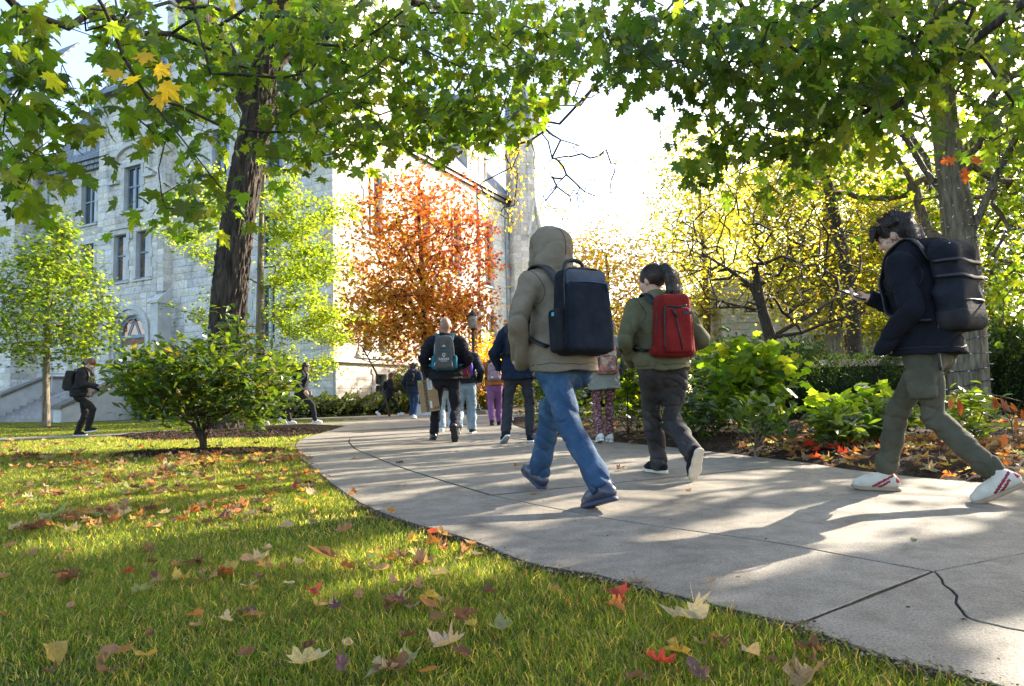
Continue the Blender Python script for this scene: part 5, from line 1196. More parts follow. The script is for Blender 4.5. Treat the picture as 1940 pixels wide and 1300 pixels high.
# ================================================================ PEOPLE
def ik(a, b, l1, l2, pole):
    """middle joint of a two-bone limb"""
    a = np.asarray(a, float); b = np.asarray(b, float); d = b - a; L = np.linalg.norm(d); L = min(L, (l1 + l2) * .999); u = nrm(d)
    x = (l1 * l1 - l2 * l2 + L * L) / (2 * L); h = math.sqrt(max(l1 * l1 - x * x, 0)); p = np.asarray(pole, float); p = nrm(p - u * (p @ u))
    return a + u * x + p * h
def rx(a): c, s = math.cos(a), math.sin(a); return np.array([[1, 0, 0], [0, c, -s], [0, s, c]])
def ry(a): c, s = math.cos(a), math.sin(a); return np.array([[c, 0, s], [0, 1, 0], [-s, 0, c]])
def rz(a): c, s = math.cos(a), math.sin(a); return np.array([[c, -s, 0], [s, c, 0], [0, 0, 1]])
M['skin_a'] = pm('skin_light', (.50, .29, .20), (.58, .35, .25), 14, .5, .001, 220, spec=.35)
M['skin_b'] = pm('skin_tan', (.28, .15, .095), (.34, .19, .125), 14, .5, .001, 220, spec=.35)
M['eye'] = pm('eye_dark', (.02, .015, .012), (.03, .02, .02), 9, .2)
M['lip'] = pm('lips', (.38, .14, .11), (.42, .17, .13), 9, .5)
def hairmat(name, c1, c2, tr=.25):
    n = NT(name); co = n.mapv(n.coord(), (60, 60, 6)); f = n.noise(co, 2.0, 4)
    c = n.ramp(f, [(.35, c1), (.65, c2)])
    b = n.bsdf(base=c, rough=.38, spec=.5, normal=n.bump(f, .012)); t = n.n('BsdfTranslucent', {'Color': n.mix(c, (3.2, 2.4, 1.8), 1.0, 'MULTIPLY')}).outputs[0]
    return n.fin(n.n('MixShader', {0: tr, 1: b, 2: t}).outputs[0])
M['hair_black'] = hairmat('hair_black', (.012, .008, .006), (.035, .022, .016), .2)
M['hair_brown'] = hairmat('hair_brown', (.05, .028, .015), (.11, .06, .03), .3)
M['hair_auburn'] = hairmat('hair_auburn', (.10, .045, .02), (.20, .10, .045), .35)
FO = [.0] * 4
def meshpart(name, f, mat, parent, Mx, midx=None, mats=None):
    V, Q = f.mesh(); V = V @ Mx[:3, :3].T + Mx[:3, 3]
    return obj(name, mesh_np(name, V, Q, mats or mat, smooth=True, midx=midx(V) if midx else None), parent), V, Q
def hand(f, w, d, n, s, side, curl, rmin, sc=1.0):
    """wrist w, direction d, palm normal n (palm side), thumb towards side vector s"""
    d = nrm(d); n = nrm(n - d * (n @ d)); s = np.cross(d, n) * side
    R = lambda q: max(q * sc, rmin)
    f.cap(w - d * .03, w + d * .02, R(.026), R(.028), .012)
    f.cap(w + d * .015 - s * .012, w + d * .075 - s * .018, R(.021), R(.02), .012, flat=(n, .62)); f.cap(w + d * .015 + s * .012, w + d * .08 + s * .018, R(.021), R(.02), .012, flat=(n, .62))
    for i, (o, L) in enumerate(((.033, .072), (.012, .082), (-.011, .076), (-.033, .058))):
        p = w + d * (.083 - abs(o) * .18) + s * o; ang = curl * (.55 + .06 * i); dd = d
        for j, l in enumerate((.45, .32, .23)):
            dd = nrm(d * math.cos(ang) + n * math.sin(ang)); q = p + dd * L * l; f.cap(p, q, R(.0095 - .001 * j), R(.009 - .001 * j), .004); p = q; ang += curl * .55
    p = w + d * .025 + s * .03 + n * .006; q = p + nrm(d * .75 + s * .65 + n * .35) * .04; f.cap(p, q, R(.014), R(.011), .01); f.cap(q, q + nrm(d + s * .1 + n * .3) * .032, R(.0105), R(.009), .004)
def person(label, at, head, s, feet, lean=4, pelvis=(0, 0), arms=None, neck=(0, 0, 0), vox=.012, top='jacket', topmat=None, botmat=None, shoe=None, sole=None, skin='skin_a', hair=None, hairmat_='hair_black',
           hood=None, quilt=None, jlen=.80, fit=1.0, legfit=1.0, hem=.0, cuff=None, seed=1, turn=0.0, collar=True, sock=None, wrinkle=1.0, cargo=False, flare=1.0, shoe_fn=None, laces=None):
    """at: ground point below the pelvis; head: heading, radians left of +Y; feet: {side: (x, y, pitch_deg, yaw_deg, lift)} in metres, body frame (x right, y forward)"""
    at = np.array([at[0], at[1], 0.0]); t = thing('person', label, 'person', at, head)
    Mx = np.diag([s, s, s, 1.0]); r = np.random.default_rng(seed)
    # --- legs
    J = {}
    for sd in 'LR':
        x, y, pitch, yaw, lift = feet[sd]; Rm = rz(rad(yaw)) @ rx(-rad(pitch))
        cl = np.array([0, .135, 0]) if pitch > 1 else (np.array([0, -.06, 0]) if pitch < -1 else np.zeros(3))
        cpos = np.array([x, y, lift]); ank = cpos + Rm @ (np.array([0, 0, .088]) - cl); J['F' + sd] = (Rm, cpos - Rm @ cl); J['A' + sd] = ank
    hz = .945
    for sd, sx in (('L', -1), ('R', 1)):
        h = np.array([pelvis[0] + sx * .092, pelvis[1], 0]); dh = np.hypot(*(J['A' + sd] - h)[:2]); hz = min(hz, J['A' + sd][2] + math.sqrt(max(.852 ** 2 - dh ** 2, .3)) + .02)
    PV = np.array([pelvis[0], pelvis[1], hz])
    for sd, sx in (('L', -1), ('R', 1)):
        J['H' + sd] = PV + [sx * .092, 0, -.02]; J['K' + sd] = ik(J['H' + sd], J['A' + sd], .435, .425, [sx * .08, 1, 0])
    T = rz(rad(turn)) @ rx(-rad(lean)); tp = lambda x, y, z: PV + T @ np.array([x, y, z])
    NB = tp(0, .0, .50); HR = T @ rz(rad(neck[2])) @ rx(-rad(neck[0])) @ ry(rad(neck[1])); hc = tp(0, .005, .535) + HR @ np.array([0, .035, .125]); hp = lambda x, y, z: hc + HR @ np.array([x, y, z])
    for sd, sx in (('L', -1), ('R', 1)): J['S' + sd] = tp(sx * .185, -.005, .435)
    arms = arms or {}
    for sd, sx in (('L', -1), ('R', 1)):
        w = arms.get(sd, ('abs', sx * .27, .10, .02))
        wpt_ = tp(*w[1:4]); sh = J['S' + sd]
        if np.linalg.norm(wpt_ - sh) > .545: wpt_ = sh + nrm(wpt_ - sh) * .545
        J['W' + sd] = wpt_; J['E' + sd] = ik(sh, wpt_, .29, .265, (np.array([sx * .55, -1, -.2]) if len(w) < 5 else w[4]))
    allp = np.array([v for k_, v in J.items() if k_[0] != 'F'] + [hc, NB]); lo = allp.min(0) - .3; hi = allp.max(0) + .3
    # --- body
    bv = max(vox * .85, .009); f = Field(lo, hi, bv); b = .78
    for sd, sx in (('L', -1), ('R', 1)):
        f.cap(J['H' + sd], J['K' + sd], .085 * b, .058 * b, .03); f.cap(J['K' + sd], J['A' + sd], .056 * b, .036, .02); Rm, o = J['F' + sd]
        f.cap(J['A' + sd], o + Rm @ [0, .0, .045], .034, .03, .02); f.cap(o + Rm @ [0, -.03, .04], o + Rm @ [0, .13, .032], .03, .024, .02)
        f.cap(J['S' + sd], J['E' + sd], .05 * b, .042 * b, .03); f.cap(J['E' + sd], J['W' + sd], .042 * b, .026, .02)
        aw = arms.get(sd)
        if arms.get(sd + '_pocket'): aw = tuple(aw[:4]) + (aw[4] if len(aw) > 4 else np.array([sx * .55, -1, -.2]), (-sx, 0, 0), .4, (-sx * 1.0, .15, -.1))
        fd = nrm(J['W' + sd] - J['E' + sd]); pn = T @ (np.array([-sx * 1.0, .1, 0]) if not (aw and len(aw) > 5) else np.asarray(aw[5], float)); cu = 0.7 if not (aw and len(aw) > 6) else aw[6]
        hd = fd if not (aw and len(aw) > 7) else T @ np.asarray(aw[7], float)
        hand(f, J['W' + sd], hd, pn, None, sx * (1 if sd == 'R' else 1), cu, bv * .95); J['HD' + sd] = hd
    f.loft([tp(0, 0, -.03), tp(0, 0, .2), tp(0, .01, .38)], [.13, .11, .13], [.085, .08, .09], T[:, 0], .05); f.cap(tp(0, .0, .40), hp(0, -.015, -.06), .056, .052, .03)
    f.ell(hp(0, -.012, .028), (.077, .096, .10), .03, Rm=HR); f.ell(hp(0, .028, -.045), (.058, .062, .072), .04, Rm=HR); f.ell(hp(0, .05, -.09), (.03, .03, .025), .03, Rm=HR)
    f.cap(hp(0, .088, .02), hp(0, .112, -.02), .011, .015, .012); f.cap(hp(-.03, .082, .03), hp(.03, .082, .03), .012, .012, .02)
    for sx in (-1, 1):
        f.ell(hp(sx * .032, .098, .012), (.017, .012, .010), .012, 's', HR); f.ell(hp(sx * .032, .082, .010), (.013, .012, .011), .004, 'u', HR); f.ell(hp(sx * .078, -.008, -.008), (.012, .022, .032), .008, 'u', HR @ rz(sx * -.35)); f.ell(hp(sx * .045, .06, -.03), (.022, .022, .02), .03, 'u', HR)
    f.cap(hp(-.02, .082, -.055), hp(.02, .082, -.055), .008, .008, .012)
    V, Q = f.mesh(); fc = V[Q].mean(1); lq = (fc - hc) @ HR
    mi = np.zeros(len(Q), int)
    for sx in (-1, 1): mi[((lq - [sx * .032, .094, .011]) ** 2 / np.array([.012, .03, .007]) ** 2).sum(1) < 1] = 1
    mi[((lq - [0, .09, -.055]) ** 2 / np.array([.024, .03, .009]) ** 2).sum(1) < 1] = 2
    obj('body', mesh_np('body', V * s, Q, [M[skin], M['eye'], M['lip']], smooth=True, midx=mi), t)
    # --- trousers
    f = Field(lo, np.r_[hi[:2], PV[2] + .16], vox); lf = legfit
    f.loft([tp(0, 0, .10), tp(0, -.005, .02), PV + V3(0, -.012, -.07)], [.150, .172, .165], [.108, .125, .125], T[:, 0], .03)
    for sd, sx in (('L', -1), ('R', 1)):
        h, k_, a = J['H' + sd], J['K' + sd], J['A' + sd]; sh = nrm(a - k_); end = a + sh * (.02 + hem)
        f.cap(h + V3(0, -.012, -.02), k_, .093 * lf ** .6, .066 * lf, .05); f.cap(h + V3(0, -.045, -.02), h + V3(0, -.03, -.10), .085, .07, .05); f.cap(k_, k_ + (end - k_) * .45, .066 * lf, .064 * lf, .02); f.cap(k_ + (end - k_) * .45, end + sh * .06, .064 * lf, (.054 if cuff is None else .050) * lf * flare, .02)
        if cargo: f.box(h + (k_ - h) * .55 + V3(sx * .075 * lf, 0, 0), (.022, .075, .085), .015, .01, Rm=np.stack([[1, 0, 0], nrm(np.cross(nrm(h - k_), [1, 0, 0])), nrm(h - k_)], 1))
        if cuff is not None: f.cap(end - sh * .10, end + sh * .02, .060 * lf, .047 * lf, .006); f.cap(end - sh * .085, end - sh * .08, .067 * lf, .067 * lf, .015)
        f.cut(end, sh, end - .13, end + .15)
    f.cut(V3(PV[0], PV[1], min(PV[2] + .09, PV[2] + (jlen - .945) + .055)), [0, 0, 1], PV - V3(.4, .4, .25), PV + V3(.4, .4, .3))
    w1 = waves(seed, 4, (12, 46), (14, 42), 1.8); w2 = waves(seed + 9, 4, (8, 26), (10, 30), 1.0); wr_ = wrinkle
    ks = [J['KL'], J['KR']]; an = [J['AL'], J['AR']]
    def fold(p):
        m = .24
        for q in ks: m = m + .75 * np.exp(-((p - q) ** 2).sum(-1) / .016)
        for q in an: m = m + .9 * np.exp(-((p - q - [0, 0, .07]) ** 2).sum(-1) / .014)
        m = m + .6 * np.exp(-((p - (PV + V3(0, -.05, -.13))) ** 2).sum(-1) / .03)
        return wr_ * (m * (.013 * np.maximum(0, 1 - 2.4 * np.abs(w1(p))) - .004 * np.abs(w1(p))) + .0055 * w2(p))
    f.warp(fold); meshpart('trousers', f, botmat, t, Mx)
    # --- upper garment
    hemz = PV[2] + (jlen - .945); f = Field(np.r_[lo[:2], hemz - .08], hi, vox); k = fit
    qa = (quilt[0], quilt[1], 0.0) if quilt else None
    f.loft([V3(PV[0], PV[1] - .012, hemz - .05), tp(0, -.012, .03), tp(0, 0, .20), tp(0, 0, .36), tp(0, -.005, .44)], [.205 * k, .192 * k, .172 * k, .184 * k, .135], [.192 * k, .172 * k, .136 * k, .136 * k, .098], T[:, 0], .05, quilt=quilt)
    f.cap(J['SL'] + T[:, 2] * .005, J['SR'] + T[:, 2] * .005, .072 * k, .072 * k, .06); f.cap(tp(-.10, 0, .455), NB, .06, .062, .05); f.cap(tp(.10, 0, .455), NB, .06, .062, .05)
    for sd, sx in (('L', -1), ('R', 1)):
        S_, E_, W_ = J['S' + sd], J['E' + sd], J['W' + sd]; fd = nrm(W_ - E_)
        f.cap(S_, E_, .072 * k, .060 * k, .032, quilt=qa); f.cap(E_, W_ + fd * .02, .060 * k, .046 * k, .02, quilt=qa)
        if not arms.get(sd + '_pocket'): f.cut(W_ + fd * .015, fd, W_ - .075, W_ + .09)
    if collar: f.cap(tp(0, .0, .46), tp(0, .018, .545), .075, .072, .025); f.cut(tp(0, .018, .565), HR[:, 2] * .3 + T[:, 2], tp(0, 0, .56) - .14, tp(0, 0, .56) + .14)
    if hood == 'up':
        f.cap(tp(0, -.01, .44), hp(0, -.03, -.06), .095, .092, .05); f.ell(hp(0, -.015, .02), (.118, .142, .135), .05, Rm=HR); f.cap(hp(-.03, -.02, .07), hp(.03, -.02, .07), .088, .088, .05); f.cap(hp(-.055, -.03, -.05), hp(.055, -.03, -.05), .085, .085, .05)
        f.cap(hp(-.09, .03, -.07), tp(-.07, .07, .44), .05, .05, .04); f.cap(hp(.09, .03, -.07), tp(.07, .07, .44), .05, .05, .04)
        f.ell(hp(0, .13, -.005), (.078, .10, .115), .02, 's', HR); f.ell(hp(0, 0.0, .0), (.088, .11, .115), .01, 's', HR)
        f.cap(hp(-.12, -.04, -.085), hp(0, -.115, -.10), .018, .02, .03); f.cap(hp(.12, -.04, -.085), hp(0, -.115, -.10), .018, .02, .03)
    elif hood == 'down':
        f.cap(tp(-.12, -.03, .51), tp(0, -.125, .49), .066, .084, .04); f.cap(tp(.12, -.03, .51), tp(0, -.125, .49), .066, .084, .04); f.cap(tp(-.10, .05, .49), tp(-.12, -.03, .505), .045, .055, .03); f.cap(tp(.10, .05, .49), tp(.12, -.03, .505), .045, .055, .03)
        f.cap(tp(-.07, -.06, .545), tp(.07, -.06, .545), .045, .045, .05)
    f.cut(V3(PV[0], PV[1], hemz), [0, .0, -1], V3(PV[0] - .32, PV[1] - .3, hemz - .1), V3(PV[0] + .32, PV[1] + .3, hemz + .12)) if not arms.get('L_pocket') or 1 else 0
    w1 = waves(seed + 3, 4, (6, 34), (14, 42), 1.6); w2 = waves(seed + 5, 4, (6, 22), (8, 26), 1.0); el = [J['EL'], J['ER']]
    def fold2(p):
        m = .19
        for q in el: m = m + .9 * np.exp(-((p - q) ** 2).sum(-1) / .016)
        m = m + .5 * np.exp(-((p[..., 2] - hemz - .10) ** 2) / .008) + (1.5 * np.exp(-((p - hc + [0, 0, .11]) ** 2).sum(-1) / .022) if hood else 0)
        return wr_ * (m * (.013 * np.maximum(0, 1 - 2.4 * np.abs(w1(p))) - .004 * np.abs(w1(p))) + .006 * w2(p))
    f.warp(fold2); JF = f; meshpart('jacket' if top == 'jacket' else top, f, topmat, t, Mx)
    # --- hair
    if hair and hair != 'bald':
        hv = max(vox * .75, .008); f = Field(hc - .26 - (V3(0, 0, .42) if hair in ('long', 'tail') else 0), hc + .26, hv)
        f.ell(hp(0, -.016, .035), (.088, .108, .108), .02, Rm=HR)
        if hair == 'messy':
            for i in range(26):
                a = r.uniform(0, 6.28); e = r.uniform(-.2, 1.3); d = HR @ np.array([math.cos(e) * math.cos(a), math.cos(e) * math.sin(a), math.sin(e)]); p = hp(0, -.015, .03) + d * .09; f.cap(p, p + nrm(d * .5 + r.normal(0, .6, 3)) * r.uniform(.03, .06), .026, .010, .02)
            for x in (-.055, -.02, .02, .055): f.cap(hp(x, .085, .09), hp(x * 1.1, .118, .035 + r.uniform(-.01, .01)), .026, .012, .02)
            for x in (-.06, 0, .06): f.cap(hp(x, -.09, .0), hp(x * .9, -.095, -.085), .035, .02, .03)
        f.ell(hp(0, .115, -.045), (.068, .07, .085), .02, 's', HR)
        for sx in (-1, 1): f.ell(hp(sx * .088, .03, -.06), (.03, .05, .055), .015, 's', HR)
        f.cut(hp(0, 0, -.075 if hair != 'short' else -.055), HR @ np.array([0, .15, -1]), hc - .3, hc + .1)
        if hair == 'long':
            f.loft([hp(0, -.03, .02), hp(0, -.065, -.12), hp(0, -.085, -.30)], [.088, .095, .075], [.085, .055, .028], HR[:, 0], .03)
            for sx in (-1, 1): f.chain([hp(sx * .07, .0, .0), hp(sx * .085, .0, -.12), hp(sx * .08, -.02, -.24)], [.025, .028, .018], .02)
        if hair == 'tail':
            f.cap(hp(0, -.105, .075), hp(0, -.135, .07), .03, .03, .015); f.loft([hp(0, -.135, .085), hp(.008, -.178, .0), hp(.02, -.178, -.12), hp(.03, -.15, -.25)], [.038, .066, .074, .024], [.032, .050, .052, .018], HR[:, 0], .02)
        w3 = waves(seed + 7, 5, (4, 14), (60, 110), .8); f.warp(lambda p: .0022 * w3(p)); ho, HV, HQ = meshpart('hair', f, M[hairmat_], t, Mx)
        if vox < .0125:           # loose strands over the hair of the near figures
            Vn = HV / s; k = r.choice(len(Vn), min(1500 if hair == 'tail' else 1100, len(Vn)), replace=False); ov = []
            Fv = []; nb = 0
            for i in k:
                p = Vn[i]; o = nrm(p - hc + 1e-6)
                if hair == 'tail' and ((p - hc) @ HR)[1] < -.11: d = nrm(HR @ np.array([.15, .05, -1.]) + r.normal(0, .10, 3)); L = r.uniform(.05, .12); o = nrm(HR @ np.array([r.normal(0, 1), -1, 0]))
                elif hair == 'messy': d = nrm(o * .55 + r.normal(0, .5, 3) + HR @ np.array([0, .2, -.35])); L = r.uniform(.025, .06)
                else: d = nrm(np.cross(o, HR[:, 0]) * .3 + HR @ np.array([0, -1, .2]) + r.normal(0, .12, 3)); L = r.uniform(.02, .05)
                w = nrm(np.cross(d, o)) * .0011; q = p + d * L * .5 + o * .006; e = p + d * L + o * r.uniform(-.004, .012)
                ov += [p - w, p + w, q + w, q - w, e]; Fv += [(nb, nb + 1, nb + 2, nb + 3), (nb + 3, nb + 2, nb + 4)]; nb += 5
            so_ = obj('hair_strands', mesh_np('hair_strands', np.array(ov) * s, Fv, M['hair_brown' if hair == 'tail' else hairmat_]), ho); tag(so_, kind='stuff')  # brown strands on the black ponytail: sunlit look put into the colour
    # --- shoes
    for sd, sx in (('L', -1), ('R', 1)):
        Rm, o = J['F' + sd]; sv = max(vox * .6, .006)
        f = Field((-.08, -.12, -.01), (.08, .22, .16), sv)
        f.chain([V3(0, -.045, .05), V3(0, .03, .055), V3(sx * .004, .10, .045), V3(sx * .002, .155, .036)], [.037, .040, .040, .032], .03); f.cap(V3(0, -.02, .06), V3(0, -.005, .115), .040, .041, .03); f.cap(V3(0, .03, .075), V3(0, .085, .062), .026, .022, .02)
        f.cut(V3(0, -.03, .118), V3(0, -.35, 1), V3(-.08, -.12, .08), V3(.08, .22, .16)); f.cut(V3(0, 0, .018), V3(0, 0, -1), V3(-.08, -.12, -.02), V3(.08, .22, .04))
        V, Q = f.mesh(); mi_ = shoe_fn(V[Q].mean(1)) if shoe_fn else None; V = (o + V @ Rm.T) * s; sh = obj('shoe', mesh_np('shoe', V, Q, shoe, smooth=True, midx=mi_), t)
        if laces is not None:
            for q_ in range(5):
                y_ = .045 + .017 * q_; z_ = .100 - .010 * q_; mb = MB(); mb.tube((o + np.array([(-.026, y_ - .004, z_ - .012), (-.012, y_ + .002, z_ + .003), (.012, y_ + .002, z_ + .003), (.026, y_ - .004, z_ - .012)]) @ Rm.T) * s, .0034, 5); mb.build('lace', laces, sh)
        f = Field((-.08, -.12, -.02), (.08, .23, .07), sv); th = .026
        f.chain([V3(0, -.048, .0), V3(0, .02, 0), V3(sx * .006, .10, 0), V3(sx * .003, .155, .0)], [.040, .038, .046, .040], .02)
        f.cut(V3(0, 0, th), V3(0, 0, 1), V3(-.1, -.15, th - .03), V3(.1, .25, .08), .004); f.cut(V3(0, 0, 0), V3(0, 0, -1), V3(-.1, -.15, -.05), V3(.1, .25, .02), .004)
        V, Q = f.mesh(); V[:, 2] += np.where(V[:, 1] > .14, (V[:, 1] - .14) * .22, 0); V = (o + V @ Rm.T) * s; obj('sole', mesh_np('sole', V, Q, sole, smooth=True), sh)
        if sock is not None:
            a = J['A' + sd]; sk_ = nrm(J['K' + sd] - a); mb = MB(); mb.tube([(a - sk_ * .03) * s, (a + sk_ * .10) * s], .041 * s, 12); mb.build('sock', sock, t, smooth=True)
    Wm = np.eye(4); Wm[:3, :3] = rz(head) * s; Wm[:3, 3] = at
    wpt2 = lambda q: (Wm[:3, :3] @ np.asarray(q, float)) + at
    return dict(t=t, W=Wm, T=T, tp=tp, J=J, s=s, hp=hp, HR=HR, w=wpt2, PV=PV, head=head, k=fit, JF=JF, hemz=hemz, pk=arms.get('L_pocket'))
def jsamp(JF, x):
    i = np.clip(((x - JF.lo) / JF.h), 1, JF.n - 3); j = i.astype(int); fr = i - j; o = 0
    for a in (0, 1):
        for b_ in (0, 1):
            for g_ in (0, 1): o += JF.d[j[0] + a, j[1] + b_, j[2] + g_] * (fr[0] if a else 1 - fr[0]) * (fr[1] if b_ else 1 - fr[1]) * (fr[2] if g_ else 1 - fr[2])
    return o
def onto(JF, c, off=.0, it=7):
    c = [np.asarray(q, float) for q in c]
    for _ in range(it):
        for i in range(len(c)):
            d = jsamp(JF, c[i]); gr_ = nrm([jsamp(JF, c[i] + e_) - jsamp(JF, c[i] - e_) for e_ in np.eye(3) * .008]); c[i] = c[i] + gr_ * np.clip(off - d, -.03, .03)
    return c
def seam(p, c, mat, r_=.0022, off=.0005, name='seam'):
    pts = np.array(onto(p['JF'], c, off)) * p['s']; mb = MB(); mb.tube(pts, r_ * p['s'], 5); jk = [q for q in p['t'].children if q.name.startswith('jacket')][0]; return mb.build(name, mat, jk, smooth=True)
def seams(p, mat, hem=True, hoodline=False):
    tp, J = p['tp'], p['J']
    for sd, sx in (('L', -1), ('R', 1)):
        S_, E_ = J['S' + sd], J['E' + sd]; u = nrm(nrm(E_ - S_) + np.array([sx * .9, 0, .2])); x = nrm(np.cross(u, [0, 1, 0])); y = np.cross(u, x); c0 = S_ + np.array([-sx * .015, 0, -.03])
        seam(p, [c0 + .10 * (math.cos(a) * x + math.sin(a) * y) for a in np.linspace(-.5, 3.9, 22)], mat)
        W_ = J['W' + sd]; v = nrm(W_ - E_); x = nrm(np.cross(v, [0, 1, 0])); y = np.cross(v, x)
        if not p.get('pk'): seam(p, [W_ - v * .025 + .06 * (math.cos(a) * x + math.sin(a) * y) for a in np.linspace(0, 6.28, 18)], mat)
    if hem:
        z = p['hemz'] + .035; seam(p, [np.array([p['PV'][0] + .2 * math.cos(a), p['PV'][1] - .012 + .17 * math.sin(a), z]) for a in np.linspace(0, 6.283, 40)], mat)
    if hoodline: seam(p, [p['hp'](0, -.03 - .14 * math.sin(a), .02 + .15 * math.cos(a)) for a in np.linspace(-.2, 2.2, 16)], mat)
# ---------------------------------------------------------------- bags
def strap(p, sd, w, mat, parent, base, ytop, ybot, width=.032, off=.0, inner=.085):
    """shoulder strap of a pack worn by p"""
    sx = -1 if sd == 'L' else 1; tp = p['tp']; k = p['k']; e = .012 + off
    q = [tp(sx * inner, -.135 * k - e, ytop), tp(sx * inner * 1.05, -.10 * k - e, .455), tp(sx * (inner + .02), -.03, .523 + e), tp(sx * (inner + .03), .06 * k, .49 + e), tp(sx * (inner + .04), .135 * k + e, .38), tp(sx * (inner + .075), .138 * k + e, .24), tp(sx * (inner + .11), .05, .12), tp(sx * (inner + .10), -.12 * k - e, ybot)]
    c = bez(q, 5); JF = p['JF']
    def samp(x):
        i = np.clip(((x - JF.lo) / JF.h), 1, JF.n - 3); j = i.astype(int); fr = i - j; o = 0
        for a in (0, 1):
            for b_ in (0, 1):
                for g_ in (0, 1): o += JF.d[j[0] + a, j[1] + b_, j[2] + g_] * (fr[0] if a else 1 - fr[0]) * (fr[1] if b_ else 1 - fr[1]) * (fr[2] if g_ else 1 - fr[2])
        return o
    for it in range(6):
        for i in range(1, len(c) - 1):
            d = samp(c[i]); gr_ = np.array([samp(c[i] + e_) - samp(c[i] - e_) for e_ in np.eye(3) * .01]); gr_ = nrm(gr_)
            if d < .009 or (d > .02 and 3 < i < len(c) - 9): c[i] = c[i] + gr_ * np.clip(.011 - d, -.03, .03)
        c[1:-1] = c[1:-1] * .6 + .2 * (c[:-2] + c[2:])
    pts = np.array([p['w'](x) for x in c]) - base
    ctr = p['w'](tp(0, 0, .3)) - base; mb = MB(); n = len(pts); V = []; up = (p['W'][:3, :3] @ p['T'][:, 0]) ; up = nrm(up)
    mb.tube(pts, width * p['s'], 8, True, (1.0, .28), up); return mb.build('strap', mat, parent, smooth=True)
def pack(p, label, w, h, d, z0, mat, vox=.01, style='plain', mats=None, yoff=0.0, tilt=0.0, strapmat=None, straps='LR', taper=(1.6, .22), rnd=.05, seed=0):
    """backpack on the back of p: w, h, d size, z0 bottom above the pelvis"""
    mats = mats or {}; base = p['w'](p['tp'](0, -.13 * p['k'], z0)); t = thing('backpack', label, 'backpack', base)
    sc = p['s']; Lm = np.eye(4); Rw = (p['W'][:3, :3] / sc) @ p['T'] @ rx(rad(tilt)); Lm[:3, :3] = Rw * sc; Lm[:3, 3] = 0
    y0 = -yoff
    def put(name, f, mat, par=t):
        V, Q = f.mesh(); return obj(name, mesh_np(name, V @ Lm[:3, :3].T, Q, mat, smooth=True), par)
    def tub(name, pts, r_, mat, par=t, n=5, flat=None, up=None):
        mb = MB(); mb.tube(np.asarray(pts) @ Lm[:3, :3].T, r_ * sc, n, True, flat, up); return mb.build(name, mat, par, smooth=True)
    def patch(name, x0, x1, zl, zh, y, mat, par=t, th=.006):
        mb = MB(); mb.box((x0, y - th, zl), (x1, y + th, zh)); mb.v[0] = mb.v[0] @ Lm[:3, :3].T; return mb.build(name, mat, par)
    lo = (-w * .75, -d - .12, -.06); hi = (w * .75, .06, h + .08); w1 = waves(seed + 40, 4, (14, 40), (10, 34), 1.5)
    f = Field(lo, hi, vox); f.box((0, y0 - d / 2, h / 2), (w / 2, d / 2, h / 2), rnd, taper=taper)
    if style == 'roll':
        f.box((0, y0 - d * .42, h - .02), (w * .46, d * .34, .045), .04, .05); f.box((0, y0 - d * .5, .07), (w * .50, d * .53, .075), .05, .01)
        f.warp(lambda q: .012 * w1(q) * np.clip((q[..., 2] - .12) / .1, 0, 1))
    else: f.warp(lambda q: .0028 * w1(q))
    body = put('body', f, mat)
    yb = y0 - d
    Z = mats.get('zip', M['pk_zip'])
    if style == 'tech':
        f = Field(lo, hi, vox); f.box((0, yb - .005, h * .42), (w * .44, .035, h * .40), .03, taper=(1.5, .08)); put('front_pocket', f, mats['front'], body)
        f = Field(lo, hi, vox); f.box((0, yb + .012, h * .86), (w * .40, .035, .05), .03); put('top_panel', f, mats['panel'], body)
        for sx in (-1, 1):
            f = Field(lo, hi, vox); f.box((sx * w * .49, y0 - d * .5, h * .28), (.03, d * .36, h * .25), .025); put('side_pocket', f, mats['side'], body)
        mb = MB(); mb.box((-w * .49 - .034, y0 - d * .62, h * .44), (-w * .49 - .028, y0 - d * .5, h * .48)); mb.v[0] = mb.v[0] @ Lm[:3, :3].T; mb.build('tag', mats['tag'], body)
        tub('handle', bez([(-w * .22, y0 - d * .25, h - .01), (-w * .16, y0 - d * .28, h + .05), (0, y0 - d * .3, h + .065), (w * .16, y0 - d * .28, h + .05), (w * .22, y0 - d * .25, h - .01)], 6), .012, Z, t, 8)
        tub('zipper', bez([(-w * .37, yb - .028, h * .80), (0, yb - .040, h * .805), (w * .37, yb - .028, h * .80)], 6), .004, mats['blue'], body)
        tub('zip_pull', [(w * .33, yb - .042, h * .80), (w * .335, yb - .045, h * .70)], .005, mats['blue'], body)
        tub('zipper', bez([(-w * .42, yb + .03, h * .5), (-w * .41, yb + .02, h * .9), (-w * .3, yb + .035, h * .985), (0, yb + .045, h + .0), (w * .3, yb + .035, h * .985), (w * .41, yb + .02, h * .9), (w * .42, yb + .03, h * .5)], 6), .006, Z, body)
    elif style == 'red':
        f = Field(lo, hi, vox); f.box((0, yb - .0, h * .42), (w * .36, .03, h * .36), .025, taper=(1.3, .12)); f.warp(lambda q: .002 * w1(q)); put('front_pocket', f, mats['front'], body)
        tub('zipper', bez([(-w * .345, yb - .012, h * .12), (-w * .335, yb - .015, h * .5), (-w * .32, yb - .014, h * .72), (-w * .25, yb - .018, h * .785), (0, yb - .028, h * .77), (w * .22, yb - .02, h * .80)], 7), .008, Z, body, 6)
        tub('zipper', [(-w * .10, yb - .032, h * .70), (-w * .02, yb - .034, h * .4), (w * .06, yb - .032, h * .10)], .006, Z, body, 6)
        tub('zip_pull', [(-w * .16, yb - .036, h * .73), (-w * .06, yb - .04, h * .62)], .010, Z, body, 6)
        patch('badge', w * .12, w * .32, h * .655, h * .70, yb - .029, mats['badge'], body)
